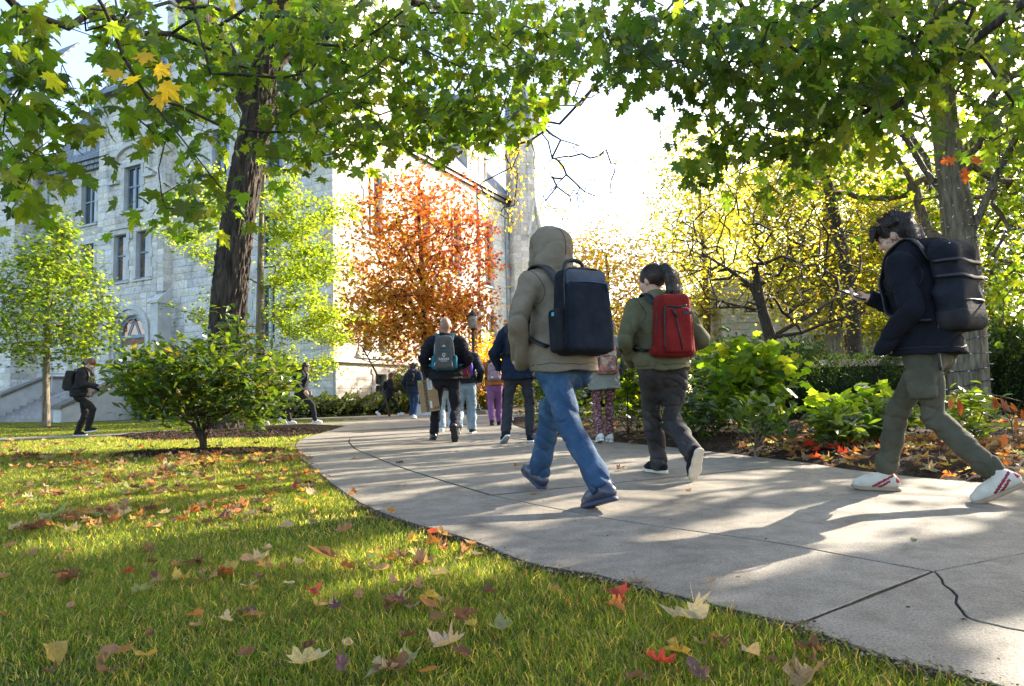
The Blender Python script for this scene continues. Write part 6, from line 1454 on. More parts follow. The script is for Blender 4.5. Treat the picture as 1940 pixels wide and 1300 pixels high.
        for sx in (-1, 1): tub('piping', bez([(sx * w * .47, yb + .05, h * .1), (sx * w * .46, yb + .05, h * .5), (sx * w * .37, yb + .04, h * .85), (sx * w * .15, yb + .05, h * .985)], 6), .005, Z, body)
        f = Field((-w * .8, -d - .12, -.02), (w * .8, .08, .12), vox); f.box((0, y0 - d * .35, .05), (w * .56, d * .32, .035), .03); put('base_panel', f, mats['front'], body)
    elif style == 'roll':
        f = Field(lo, hi, vox); f.box((0, y0 - d * .5, .065), (w * .515, d * .545, .07), .05); put('base_panel', f, mats['base'], body)
        for z in (.62, .80): tub('webbing', bez([(-w * .5, y0 - d * .2, h * z), (-w * .45, yb - .005, h * (z - .03)), (0, yb - .02, h * (z - .05)), (w * .45, yb - .005, h * (z - .03)), (w * .5, y0 - d * .2, h * z)], 6), .010, Z, body, 6, (1, .35))
        for x in (-.42, .36): patch('buckle', w * x, w * x + .03, h * .93, h * .975, y0 - d * .75, mats['buckle'], body, .012)
        tub('zipper', bez([(-w * .5, y0 - d * .3, .15), (-w * .3, yb - .01, .15), (w * .3, yb - .01, .15), (w * .5, y0 - d * .3, .15)], 6), .006, Z, body)
        tub('handle', bez([(-w * .1, y0 - .02, h), (0, y0 - .02, h + .05), (w * .1, y0 - .02, h)], 6), .009, Z, t, 6)
        tub('loose_strap', bez([(-w * .45, y0 - .02, .05), (-w * .5, y0 - .0, -.10), (-w * .46, y0 + .01, -.22)], 6), .011, Z, t, 6, (1, .3))
    elif style == 'hike':
        f = Field(lo, hi, vox); f.box((0, yb - .012, h * .27), (w * .40, .04, h * .25), .03, taper=(1.3, .1)); put('front_pocket', f, mats['front'], body)
        f = Field(lo, hi, vox); f.box((0, yb + .015, h * .70), (w * .24, .02, h * .12), .015); put('top_pocket', f, mats['front'], body)
        for sx in (-1, 1):
            f = Field(lo, hi, vox); f.box((sx * w * .47, y0 - d * .55, h * .22), (.035, d * .42, h * .2), .03); put('side_pocket', f, mats['teal'], body)
        f = Field(lo, hi, vox); f.box((0, y0 - d * .55, .03), (w * .46, d * .5, .035), .03); put('base_panel', f, mats['teal'], body)
        tub('zipper', bez([(-w * .40, yb - .02, h * .18), (-w * .38, yb - .045, h * .45), (-w * .28, yb - .05, h * .515), (w * .28, yb - .05, h * .515), (w * .38, yb - .045, h * .45), (w * .40, yb - .02, h * .18)], 6), .006, mats['teal'], body)
        tub('zipper', bez([(-w * .46, yb + .05, h * .35), (-w * .42, yb + .04, h * .75), (-w * .25, yb + .05, h * .96), (w * .25, yb + .05, h * .96), (w * .42, yb + .04, h * .75), (w * .46, yb + .05, h * .35)], 6), .006, mats['lite'], body)
        # pale printed badge: ring, stem and two lines of tiny letters
        tub('badge_print', [(.018 * math.cos(a), yb - .053, h * .42 + .018 * math.sin(a)) for a in np.linspace(0, 6.28, 13)], .005, mats['lite'], body)
        patch('badge_print', -.006, .006, h * .34, h * .385, yb - .053, mats['lite'], body, .002)
        for z_, wd in ((.30, .07), (.262, .07), (.22, .045)):
            for i in range(6): patch('badge_print', -wd + i * wd / 3 + .003, -wd + (i + 1) * wd / 3 - .004, h * z_, h * z_ + .011, yb - .053, mats['lite'], body, .002)
        mb = MB(); mb.prism([(-.025, h * .66), (.025, h * .66), (.012, h * .70), (0, h * .72), (-.012, h * .70)], mat4([0, yb - .008, 0], [1, 0, 0], [0, 0, 1], [0, -1, 0]), 0, .004); mb.v[0] = mb.v[0] @ Lm[:3, :3].T; mb.build('badge_print', mats['lite'], body)
        tub('zip_pull', [(-w * .40, yb - .04, h * .2), (-w * .44, yb - .045, h * .1)], .006, mats['lite'], body)
    else:
        f = Field(lo, hi, vox); f.box((0, yb - .0, h * .32), (w * .38, .032, h * .25), .028, taper=(1.3, .12)); put('front_pocket', f, mats.get('front', mat), body)
        tub('zipper', bez([(-w * .38, yb + .0, h * .25), (-w * .36, yb - .01, h * .52), (0, yb - .02, h * .575), (w * .36, yb - .01, h * .52), (w * .38, yb + .0, h * .25)], 5), .006, Z, body)
        tub('handle', bez([(-w * .12, y0 - .03, h - .01), (0, y0 - .03, h + .04), (w * .12, y0 - .03, h - .01)], 5), .009, Z, t, 6)
        if 'badge' in mats: patch('badge', -w * .24, -w * .08, h * .12, h * .22, yb - .034, mats['badge'], body)
        if 'base' in mats:
            f = Field(lo, hi, vox); f.box((0, y0 - d * .5, .05), (w * .505, d * .52, .055), .04); put('base_panel', f, mats['base'], body)
        if 'bottle' in mats:
            mb = MB(); mb.tube(np.array([(w * .52, y0 - d * .5, .05), (w * .52, y0 - d * .5, .24), (w * .52, y0 - d * .5, .26), (w * .52, y0 - d * .5, .30)]) @ Lm[:3, :3].T, np.array([.036, .036, .025, .025]) * sc, 10); bo = mb.build('bottle', mats['bottle'], None, smooth=True)
            bo.location = Vector([float(v) for v in base]); tag(bo, mats['bottle_label'], 'bottle')
    for sd in straps: strap(p, sd, w, strapmat or Z, t, base, z0 + h * .88, z0 + .06)
    return t
M['pk_zip'] = pm('black_zip', (.008, .008, .009), (.018, .018, .02), 40, .5, spec=.4)
blk = fabric('black_nylon', (.010, .010, .012), (.022, .022, .026), 12)
fb = lambda *a, **k: fabric(*a, **k)
rubber = lambda n, c: pm(n, c, tuple(min(1, v * 1.15) for v in c), 20, .55, .001, 160)
white_sole = rubber('white_sole', (.62, .61, .57)); dark_sole = rubber('dark_sole', (.02, .02, .024)); navy_sole = rubber('navy_sole', (.028, .032, .055)); tan_sole = rubber('tan_sole', (.26, .18, .11))
sock_w = fb('white_sock', (.62, .60, .58), (.72, .70, .68), 20)
def ft(at, head, px, py, pitch=0, yaw=0, lift=0.0, s=1.0):
    """foot contact given as a ground pixel -> body frame"""
    g = G(px, py); d = (g[:2] - np.asarray(at[:2])) / s; c, sn = math.cos(-head), math.sin(-head)
    return (c * d[0] - sn * d[1], sn * d[0] + c * d[1], pitch, yaw, lift)
def jeans(name, c1, c2, fade):
    n = NT(name); co = n.coord(); f = n.noise(co, 5.5, 5, .6); w = n.noise(n.mapv(co, (420, 420, 90)), 1.0, 3)
    c = n.ramp(f, [(.30, c1), (.52, c2), (.74, fade)]); c = n.mix(c, n.ramp(w, [(.3, (.72, .74, .78)), (.7, (1.22, 1.2, 1.18))]), 1.0, 'MULTIPLY')
    rg = n.n('TexNoise', {'Vector': co, 'Scale': 7.0, 'Detail': 3.0, 'Roughness': .55, 'Distortion': 1.0}, noise_type='RIDGED_MULTIFRACTAL').outputs[0]
    c = n.mix(c, n.ramp(rg, [(.25, (.78, .78, .8)), (.75, (1.25, 1.22, 1.2))]), .7, 'MULTIPLY')
    nr = n.bump(n.noise(co, 24, 4), .008, .8, n.bump(rg, .014, .8))
    return n.fin(n.bsdf(base=c, rough=.85, spec=.2, normal=n.bump(w, .0012, 1.0, nr)))
# 1. hooded walker
at = np.array([.31, 4.08]); hd = rad(28); s = 1.0
p1 = person('person striding away in grey-brown hooded jacket, blue jeans and large black backpack', at, hd, s, {'R': (.075, .43, -24, 4, .0), 'L': (-.095, -.37, 16, 4, 0)}, lean=5, pelvis=(0, .02),
    arms={'L': ('abs', -.235, .10, -.02, np.array([-.9, -.8, 0]), (1, 0, 0), .5), 'R': ('abs', .235, .10, -.02), 'L_pocket': 1, 'R_pocket': 1}, neck=(6, 0, 8), vox=.0082, topmat=fb('taupe_wool', (.155, .122, .084), (.22, .176, .125), 7, 500), botmat=jeans('blue_jeans', (.02, .047, .095), (.037, .08, .145), (.10, .165, .25)), shoe=pm('navy_leather', (.022, .027, .05), (.04, .046, .075), 14, .35, .001, 80, spec=.5), laces=M['pk_zip'], sole=navy_sole, hair=None, hood='up', jlen=.855, fit=1.04, legfit=1.06, seed=11, flare=1.12, wrinkle=1.15)
seams(p1, fb('taupe_seam', (.05, .04, .03), None, 9), hoodline=True)
pack(p1, 'large black laptop backpack with grey top panel on the grey-brown jacket', .33, .50, .17, -.025, fb('black_pack', (.010, .011, .014), (.02, .021, .026), 10), .0105, 'tech', dict(front=fb('navy_black', (.008, .011, .018), (.016, .02, .03), 10), panel=fb('grey_panel', (.055, .065, .085), (.085, .095, .12), 12), side=blk, tag=pm('cyan_tag', (.08, .36, .5), (.1, .42, .56), 5), blue=pm('blue_zip', (.01, .05, .10), (.02, .08, .15), 9, .4)), tilt=2, seed=1)
# 2. ponytail walker
at = np.array([1.08, 4.9]); hd = rad(12); s = .93
p2 = person('person walking away in olive bomber jacket, black jeans and red backpack', at, hd, s, {'L': ft(at, hd, 1250, 896, 0, 14, 0, s), 'R': (.07, -.30, 62, 4, .05)}, lean=3, pelvis=(-.01, .0), arms={'L': ('abs', -.20, .13, .03, np.array([-.85, -.9, 0])), 'R': ('abs', .20, .13, .03, np.array([.85, -.9, 0])), 'L_pocket': 1, 'R_pocket': 1}, neck=(4, 0, 32), vox=.0082, topmat=fb('olive_bomber', (.095, .09, .046), (.145, .136, .074), 8, 700, sheen=0), botmat=jeans('washed_black_jeans', (.028, .026, .026), (.05, .046, .044), (.10, .09, .085)), shoe=fb('black_knit', (.012, .012, .014), (.022, .022, .026), 20), sole=rubber('cream_sole', (.55, .48, .38)), hair='tail', hairmat_='hair_black', jlen=.90, fit=1.08, legfit=1.12, hem=.02, seed=22, collar=True, wrinkle=1.4, flare=1.15)
seams(p2, fb('olive_seam', (.03, .028, .014), None, 9))
pack(p2, 'red zippered backpack worn over the olive bomber jacket', .31, .47, .16, .03, fb('red_canvas', (.15, .012, .011), (.21, .018, .015), 9), .0105, 'red', dict(front=fb('red_canvas_front', (.17, .013, .012), (.235, .02, .017), 9), badge=pm('slate_badge', (.03, .04, .05), (.05, .06, .075), 20)), tilt=3, seed=2)
# 3. cargo-trouser walker on the right
def gstripe(c):
    x, y, z = np.abs(c[:, 0]), c[:, 1], c[:, 2]; side = x > .018
    a = np.abs((z - .028) - (.062 - y) * .62) < .0085; b = np.abs((z - .026) - (.028 - y) * .62) < .0075; b &= y > -.03; c_ = np.abs((z - .030) - (y + .02) * .5) < .007
    return np.where((side & ((a & (y > -.05) & (y < .07)) | b)) | ((y < -.062) & (z > .055)), 1, 0)
at = np.array([2.30, 3.80]); hd = rad(34); s = .95
goldn = fb('cream_suede', (.52, .47, .38), (.62, .57, .47), 12)
p3 = person('person in black jacket and olive cargo trousers looking down at a phone', at, hd, s, {'R': (.03, .30, 0, 22, 0), 'L': (-.05, -.27, 28, 22, 0)}, lean=3, pelvis=(0, .0), arms={'L': ('abs', -.225, .12, -.03, np.array([-.35, -1, 0])), 'L_pocket': 1, 'R': ('abs', -.02, .27, .30, np.array([.9, -.8, -.5]), (-.3, .0, 1), 1.0, (-.35, .9, .15))}, neck=(17, 0, 6), vox=.0082, topmat=fb('navy_black_shell', (.006, .007, .010), (.011, .012, .019), 8, 700), botmat=fb('olive_twill', (.062, .058, .038), (.095, .088, .06), 7, 600), shoe=[goldn, pm('maroon_suede', (.20, .018, .03), (.27, .03, .045), 20, .8)], shoe_fn=gstripe, laces=sock_w, sole=tan_sole, hair='messy', hood='down', jlen=.86, fit=1.05, legfit=.97, cuff=1, cargo=True, hem=-.03, sock=sock_w, seed=33, wrinkle=.95)
seams(p3, M['pk_zip'])
pack(p3, 'bulky black roll-top backpack on the person in cargo trousers', .31, .49, .155, .03, fb('black_ripstop', (.010, .011, .015), (.022, .024, .032), 9), .0105, 'roll', dict(base=fb('charcoal_base', (.022, .021, .022), (.034, .032, .033), 12), buckle=M['steel']), tilt=-1, seed=3, taper=(1.6, .10))
# phone held in front of the third walker
def phone(p, label, sd, size=(.04, .005, .08), fwd=.07, tiltx=-50):
    c = p['w'](p['J']['W' + sd] + p['J']['HD' + sd] * fwd + p['T'] @ np.array([0, .012, .022])); t = thing('phone', label, 'phone', c)
    Rm = (p['W'][:3, :3] / p['s']) @ p['T'] @ rx(rad(tiltx)); f = Field((-.06, -.03, -.11), (.06, .03, .11), .005); f.box((0, 0, 0), size, .004); V, Q = f.mesh()
    b = obj('case', mesh_np('case', V @ Rm.T, Q, M['pk_zip'], smooth=True), t); mb = MB(); mb.box((-size[0] * .92, -size[1] - .001, -size[2] * .95), (size[0] * .92, -size[1] + .0005, size[2] * .95)); mb.v[0] = mb.v[0] @ Rm.T; mb.build('screen', M['pane'], b); return t
phone(p3, 'dark phone held up by the person in cargo trousers', 'R', (.045, .006, .085), .085, -60)
# 4. bald man with parcel
at = G(843, 838)[:2] + np.array([0, .25]); hd = rad(2); s = 1.04
puff = fb('black_puffer', (.009, .009, .012), (.018, .018, .023), 8)
p4 = person('person in black puffer jacket and dark trousers carrying a cardboard box', at, hd, s, {'L': ft(at, hd, 822, 834, 0, 10, 0, s), 'R': (.12, -.30, 66, -4, .03)}, lean=3, pelvis=(.0, .03), arms={'L': ('abs', -.245, .03, .0, np.array([-.5, -1, 0]), (1, 0, 0), 1.2), 'R': ('abs', .20, .16, .10, np.array([.6, -1, 0]))}, neck=(4, 0, -4), vox=.0125, topmat=puff, botmat=fb('black_trousers', (.012, .012, .015), (.024, .024, .03), 8), shoe=pm('black_leather', (.01, .01, .011), (.02, .02, .022), 14, .25, spec=.6), sole=dark_sole, skin='skin_b', hair='bald', quilt=(.012, .062), jlen=.86, fit=1.16, legfit=1.05, seed=44)
teal = fb('teal_nylon', (.018, .10, .15), (.03, .14, .20), 10)
pack(p4, 'grey and teal day pack with pale badge over the black puffer jacket', .29, .46, .15, .03, fb('grey_nylon', (.085, .08, .078), (.12, .115, .11), 10), .0125, 'hike', dict(front=fb('grey_nylon_front', (.075, .072, .07), (.105, .10, .098), 10), teal=teal, lite=pm('pale_print', (.45, .48, .47), (.55, .58, .56), 30)), strapmat=teal, seed=4)
bw = p4['w'](p4['J']['WL'] + V3(0, .02, -.10)); bx = thing('cardboard_box', 'long brown cardboard parcel carried beside the black trousers', 'box', bw - V3(0, 0, .43), rad(2) + rad(8))
mb = MB(); BW, BD, BH = .13, .08, .46; MR = np.eye(4); MR[:3, :3] = ry(rad(-7))
def bxp(name, lo, hi, mat): mb = MB(); mb.box(lo, hi, MR); return mb.build(name, mat, bx)
bxp('carton', (-BW + .03, -BD, 0), (BW + .03, BD, BH), pm('cardboard', (.30, .185, .095), (.36, .23, .125), 5, .85, .001, 90, stretch=(1, 1, 4)))
bxp('tape', (-BW + .10, -BD - .0015, .0), (-BW + .145, -BD, BH), pm('printed_tape', (.03, .028, .025), (.20, .15, .09), 60, .4, lo=.48, hi=.55)); bxp('label', (-BW + .16, -BD - .0025, .31), (-BW + .225, -BD - .001, .47), pm('paper_label', (.62, .62, .60), (.72, .72, .70), 30)); bxp('label', (-BW + .16, -BD - .0025, .05), (-BW + .19, -BD - .001, .15), bpy.data.materials['paper_label']); bxp('sticker', (-BW + .045, -BD - .002, .42), (-BW + .075, -BD - .001, .45), pm('green_sticker', (.12, .55, .04), (.15, .6, .05), 5))
pk_print = pm('dark_print', (.06, .035, .02), (.08, .05, .03), 30)
for i in range(4): bxp('print', (BW + .03 - .085 + .02 * i, -BD - .0015, .03), (BW + .03 - .07 + .02 * i, -BD - .0005, .045 + .015 * (i % 2)), pk_print)
for i in range(7): bxp('print', (-BW + .168, -BD - .0035, .33 + .018 * i), (-BW + .21 - .008 * (i % 3), -BD - .0026, .336 + .018 * i), pk_print)
# 5.-16. the others
def simple(label, px, py, hd, s, feet, topc, botc, shoec, solec, **k):
    at = G(px, py)[:2]; i = k.pop('seed'); v = k.pop('vox', .017)
    tm = k.pop('topmat', None) or fb('top_%d' % i, topc, None, 8); bm = k.pop('botmat', None) or fb('bottom_%d' % i, botc, None, 8)
    sm = fb('shoe_%d' % i, shoec, None, 14); return person(label, at, hd, s, feet, vox=v, topmat=tm, botmat=bm, shoe=sm, sole=solec, seed=i, **k)
lj = jeans('pale_jeans', (.26, .36, .44), (.36, .46, .54), (.48, .56, .62))
p5 = simple('person in dark quilted jacket and pale jeans wearing the maroon backpack', 882, 822, rad(-4), .93, {'L': (-.10, -.18, 34, 0, 0), 'R': (.10, .12, 0, -8, 0)}, (.016, .02, .026), None, (.02, .024, .04), white_sole, botmat=lj, hair='short', hairmat_='hair_brown', quilt=(.011, .06), jlen=.90, fit=1.12, legfit=1.35, seed=55, vox=.014)
pack(p5, 'maroon backpack with brown base beside the grey and teal pack', .28, .44, .14, .03, fb('maroon_canvas', (.13, .012, .035), (.18, .02, .05), 9), .014, 'plain', dict(base=fb('brown_suede', (.16, .07, .035), (.2, .09, .05), 9), badge=pm('tan_badge', (.55, .5, .48), (.6, .56, .52), 9), bottle=pm('violet_bottle', (.10, .05, .32), (.13, .07, .4), 6, .3), bottle_label='violet drinks bottle in the side of the maroon backpack'), straps='LR', seed=5)
p6 = simple('person in pale jeans almost hidden in front of the box carrier', 846, 818, rad(6), .94, {'L': (-.09, -.10, 0, 0, 0), 'R': (.12, .22, 0, 0, 0)}, (.05, .05, .06), None, (.6, .58, .54), white_sole, botmat=lj, hair='short', hairmat_='hair_black', legfit=1.3, seed=66)
p7 = simple('person in rust jacket and purple trousers walking past the lamp post', 938, 806, rad(3), .93, {'L': (-.07, -.10, 14, 0, 0), 'R': (.09, .08, 0, 0, 0)}, (.24, .09, .028), None, (.012, .012, .013), dark_sole, botmat=fb('purple_cord', (.16, .07, .17), (.22, .10, .23), 8), hair='long', hairmat_='hair_brown', jlen=.92, fit=1.08, legfit=1.12, seed=77, arms={'L': ('abs', -.33, .02, -.02, np.array([-.6, -1, 0])), 'R': ('abs', .24, .08, .0)}, vox=.015)
pack(p7, 'mauve backpack with small white tag above the purple trousers', .31, .40, .15, .06, fb('mauve_nylon', (.24, .16, .19), (.31, .215, .25), 9), .015, 'plain', dict(badge=pm('white_tag', (.6, .58, .55), (.7, .68, .65), 9)), seed=7)
p8 = simple('person in navy hooded puffer and charcoal trousers left of the blue jeans', 986, 838, rad(-6), 1.03, {'L': (-.20, -.10, 26, 22, 0), 'R': (.13, .0, 0, -6, 0)}, (.010, .017, .034), (.032, .034, .04), (.012, .013, .018), rubber('blue_white_sole', (.5, .53, .58)), hair='messy', hood='down', jlen=.80, fit=1.12, legfit=1.02, quilt=(.008, .11), seed=88, vox=.0125)
pack(p8, 'small black backpack over the navy hooded puffer', .27, .42, .13, .12, blk, .0125, 'plain', dict(badge=pm('silver_tag', (.5, .5, .46), (.6, .6, .55), 9)), seed=8)
def smat_print(name, base_c, a, b, sc):
    n = NT(name); co = n.coord(); v = n.n('TexVoronoi', {'Vector': n.mapv(co, (1, 1, 1)), 'Scale': sc, 'Randomness': 1.0}); f = n.noise(co, sc * .6, 4)
    c = n.mix(n.ramp(f, [(.42, base_c), (.5, a), (.62, b)]), n.ramp(v.outputs['Distance'], [(.1, (.6, .6, .6)), (.5, (1.2, 1.2, 1.2))]), .7, 'MULTIPLY'); return n.fin(n.bsdf(base=c, rough=.85, spec=.2))
p9 = simple('person in grey sweater and speckled maroon leggings behind the blue jeans', 1148, 838, rad(4), .92, {'L': (-.10, -.02, 10, 0, 0), 'R': (.07, .06, 0, 0, 0)}, (.19, .19, .165), None, (.58, .56, .52), white_sole, botmat=smat_print('speckled_maroon', (.10, .03, .035), (.13, .045, .05), (.34, .22, .22), 70), hair='short', hairmat_='hair_brown', jlen=.72, fit=1.1, legfit=.88, seed=99, vox=.0125, top='sweater')
pack(p9, 'floral tapestry backpack showing beside the large black pack', .31, .42, .15, -.04, smat_print('floral_tapestry', (.30, .28, .20), (.40, .11, .09), (.10, .115, .10), 24), .0125, 'plain', dict(front=bpy.data.materials['floral_tapestry']), seed=9)
p10 = simple('person in black jacket and white shoes striding right beyond the bush', 572, 803, rad(-84), 1.03, {'L': (-.06, -.46, 38, 0, 0), 'R': (.06, .36, 0, 0, 0)}, (.016, .017, .022), (.018, .018, .022), (.55, .55, .55), white_sole, hair='short', hairmat_='hair_black', legfit=1.05, seed=110, hood='down', lean=6)
pack(p10, 'dark backpack on the person striding right beyond the bush', .28, .42, .14, .05, fb('ink_nylon', (.014, .016, .024), (.022, .026, .036), 9), .017, 'plain', seed=10)
gl = thing('glasses', 'thin dark glasses worn by the person striding beyond the bush', 'glasses', p10['w'](p10['hp'](0, .1, .012))); mb = MB()
for sx in (-1, 1): mb.tube([p10['w'](p10['hp'](sx * .034 + .024 * math.cos(a), .112, .012 + .018 * math.sin(a))) - np.array(gl.location) for a in np.linspace(0, 6.283, 10)], .003, 4, False); mb.tube([p10['w'](p10['hp'](sx * .06, .11, .018)) - np.array(gl.location), p10['w'](p10['hp'](sx * .088, -.01, .012)) - np.array(gl.location)], .003, 4)
mb.tube([p10['w'](p10['hp'](-.012, .115, .014)) - np.array(gl.location), p10['w'](p10['hp'](.012, .115, .014)) - np.array(gl.location)], .003, 4); mb.build('frame', M['pk_zip'], gl)
p11 = simple('person in pink top mostly hidden by the right side of the bush', 530, 804, rad(-80), .94, {'L': (-.06, -.36, 36, 0, 0), 'R': (.06, .30, 0, 0, 0)}, (.45, .34, .36), (.03, .022, .022), (.55, .53, .5), white_sole, hair='long', hairmat_='hair_auburn', seed=121)
p12 = simple('person in black padded jacket on the left lawn looking at a phone', 153, 826, rad(-80), .96, {'L': (-.05, -.08, 0, 0, 0), 'R': (.06, .12, -6, 0, .07)}, (.018, .017, .017), (.018, .016, .015), (.016, .015, .015), white_sole, hair='short', hairmat_='hair_auburn', seed=132, quilt=(.010, .055), fit=1.16, jlen=.86, neck=(22, 0, 0), lean=7, arms={'L': ('abs', -.16, .36, .10, np.array([-.5, -1, -.4]), (.5, 0, .9), .9), 'R': ('abs', .16, .36, .17, np.array([.6, -1, -.5]), (-.4, 0, 1), .9)}, sock=sock_w, vox=.015, legfit=1.08)
pack(p12, 'dark rucksack on the person in padded jacket on the left lawn', .30, .45, .19, .02, fb('dark_olive_nylon', (.022, .020, .016), (.035, .032, .026), 9), .016, 'plain', seed=12, tilt=4)
phone(p12, 'small phone held by the person on the left lawn', 'R', (.037, .005, .075), .08, -60)
p13 = simple('person in black coat and white trainers striding right by the hall', 738, 788, rad(-86), .96, {'L': (-.05, -.40, 40, 0, 0), 'R': (.05, .34, -10, 0, 0)}, (.016, .016, .020), (.012, .012, .014), (.60, .58, .57), white_sole, hair='long', hairmat_='hair_auburn', seed=143, jlen=.72, legfit=.88, arms={'L': ('abs', -.24, -.04, .02), 'R': ('abs', .26, .34, .08)}, vox=.02)
pack(p13, 'small black backpack over the black coat by the hall', .25, .34, .12, .12, blk, .02, 'plain', seed=13)
p14 = simple('person in navy jacket and blue trousers with dark backpack near the hall corner', 784, 793, rad(-14), 1.0, {'L': (-.09, .05, 0, 0, 0), 'R': (.09, -.08, 10, 0, 0)}, (.014, .020, .042), (.02, .04, .09), (.45, .45, .47), white_sole, hair='messy', hood='down', seed=154, vox=.018, fit=1.15, neck=(-6, 0, -30))
pack(p14, 'round black backpack on the navy jacket near the hall corner', .27, .40, .14, .05, blk, .018, 'plain', seed=14)
p15 = simple('person in pink trousers seen through the left edge of the bush', 242, 790, rad(80), .95, {'L': (-.05, .18, 0, 0, 0), 'R': (.05, -.22, 24, 0, 0)}, (.012, .012, .014), (.48, .30, .26), (.5, .48, .46), white_sole, hair='short', seed=165, vox=.022)
p16 = simple('person in dark clothes behind the purple trousers', 958, 797, rad(-20), .98, {'L': (-.08, -.10, 12, 0, 0), 'R': (.09, .10, 0, 0, 0)}, (.03, .035, .05), (.016, .02, .035), (.45, .45, .45), white_sole, hair='short', seed=176, vox=.02)
# ================================================================ STREET THINGS
b = np.r_[P(899, 772, 25.2)[:2], 0]; LP = thing('lamp_post', 'black cast iron lamp post on a stone block at the end of the path', 'lamp post', b)
mb = MB(); prof = [(0, .25), (.06, .25), (.10, .21), (.22, .19), (.30, .13), (.55, .12), (.62, .15), (.68, .10), (.95, .085), (1.0, .10), (1.06, .06), (2.6, .05), (2.66, .075), (2.72, .05), (2.95, .045), (3.0, .09), (3.04, .11)]
mb.tube([V3(0, 0, z + .12) for z, r_ in prof], [r_ for z, r_ in prof], 12); mb.build('post', M['iron'], LP, smooth=False)
mb = MB(); mb.tube([V3(0, 0, 3.16), V3(0, 0, 3.3), V3(0, 0, 3.55), V3(0, 0, 3.62)], [.09, .15, .17, .15], 10); gl_ = mb.build('globe', pm('frosted_globe', (.30, .29, .27), (.36, .35, .32), 6, .3, spec=.5), LP, smooth=True)
mb = MB(); mb.tube([V3(0, 0, 3.62), V3(0, 0, 3.66), V3(0, 0, 3.75), V3(0, 0, 3.85), V3(0, 0, 3.98)], [.19, .18, .10, .05, .008], 10); mb.build('cap', M['iron'], LP)
mb = MB(); mb.box((-.42, -.42, -.05), (.42, .42, .13)); mb.build('base_block', M['concrete'], LP)
mb = MB(); mb.box((-.1, -.115, 1.35), (.1, -.10, 1.75)); mb.build('notice', bpy.data.materials['paper_label'], LP)
# boulder
f = Field((-1.1, -.9, -.3), (1.1, .9, 1.3), .05); f.ell((0, 0, .35), (.78, .6, .78), .1); f.ell((-.25, .1, .3), (.6, .5, .6), .2); w_ = waves(5, 6, (3, 9), (3, 9), 1.0); f.warp(lambda p: .03 * w_(p)); V, Q = f.mesh()
b = np.r_[P(1882, 760, 16.5)[:2], 0]
tag(obj('boulder', mesh_np('boulder', V * 1.65, Q, pm('granite', (.30, .30, .30), (.46, .46, .45), 18, .9, .02, 60), smooth=True), None, b), 'pale grey rounded boulder behind the right hedge', 'boulder')
# little stone block by the far path
mb = MB(); mb.box((-.45, -.3, 0), (.45, .3, .45)); q = mb.build('stone_block', M['trim'], None, np.r_[P(806, 775, 25.5)[:2], 0] * 0); q.location = [float(v) for v in np.r_[P(806, 775, 25.5)[:2], -.05]]
tag(q, 'low grey stone block beside the far walk', 'stone')
# distant pale building on the right
b = np.r_[P(1650, 760, 33)[:2], 0]; D = thing('far_building', 'pale stone building glimpsed low behind the hedge', 'building', b)
drng = np.random.default_rng(9); mb = MB(); mb.box((-7, 0, 0), (7, 6, 6)); mb.build('wall', M['mortar'], D)
Vs, Fs, Cs, nn = [], [], [], 0; k = 0
z = 0
while z < 6:
    h = drng.uniform(.3, .42); x = -7
    while x < 7:
        w = drng.uniform(.6, 1.3); x1 = min(7, x + w)
        if not (-2.6 < (x + x1) / 2 < -.7 and z < 3.2):
            bb = MB(); bb.box((x + .01, -.06 - drng.uniform(0, .02), z + .01), (x1 - .01, .02, z + h - .01)); o = bb.build('stone', M['stone'], D) if k < 0 else None
            V = bb.v[0]; Vs.append(V); Fs += [tuple(i + nn for i in f) for f in bb.f]; nn += 8; Cs.append(np.tile(np.array([.56, .545, .52]) * drng.uniform(.85, 1.1), (8, 1)))
        x = x1
    z += h
tag(obj('stonework', mesh_np('stonework', np.concatenate(Vs), Fs, M['stone'], np.concatenate(Cs)), D), kind='stuff')
mb = MB(); mb.box((-2.6, -.04, 0), (-.7, -.01, 3.2)); wi = mb.build('window', M['pane_warm'], D); mb = MB()
for x in (-2.6, -1.68, -.77): mb.box((x, -.09, 0), (x + .07, -.045, 3.2))
mb.build('frame', M['iron'], wi)
# leaning bare sapling by the stone corner
r = np.random.default_rng(300); b = np.r_[P(738, 775, 25)[:2], 0]; t = thing('leaning_sapling', 'thin dark leaning sapling with few yellow leaves before the stone wall', 'tree', b)
sk = Skel([b, P(728, 745, 25), P(712, 705, 25), P(696, 675, 25), P(684, 655, 25)], .03); C = np.vstack([pxfill(r, [(680, 650), (760, 655), (740, 690), (690, 690)], 22, 24.5, 25.5)]); sk.attach(outward_order(C, P(696, 675, 25)), r, .3, lo=2); sk.build('trunk', M['bark_twig'], t, b, .006, .4, .035, taper=(.045, .02))
pos, tip, nor = cluster(r, C, 7, .14); n = len(pos); foliage(t, b, T_SMALL, 'sm', pos, tip, nor, r.uniform(.08, .13, n), palette(r, [(.36, .34, .05), (.25, .28, .04)], [1, 1], n), M['leaf'])
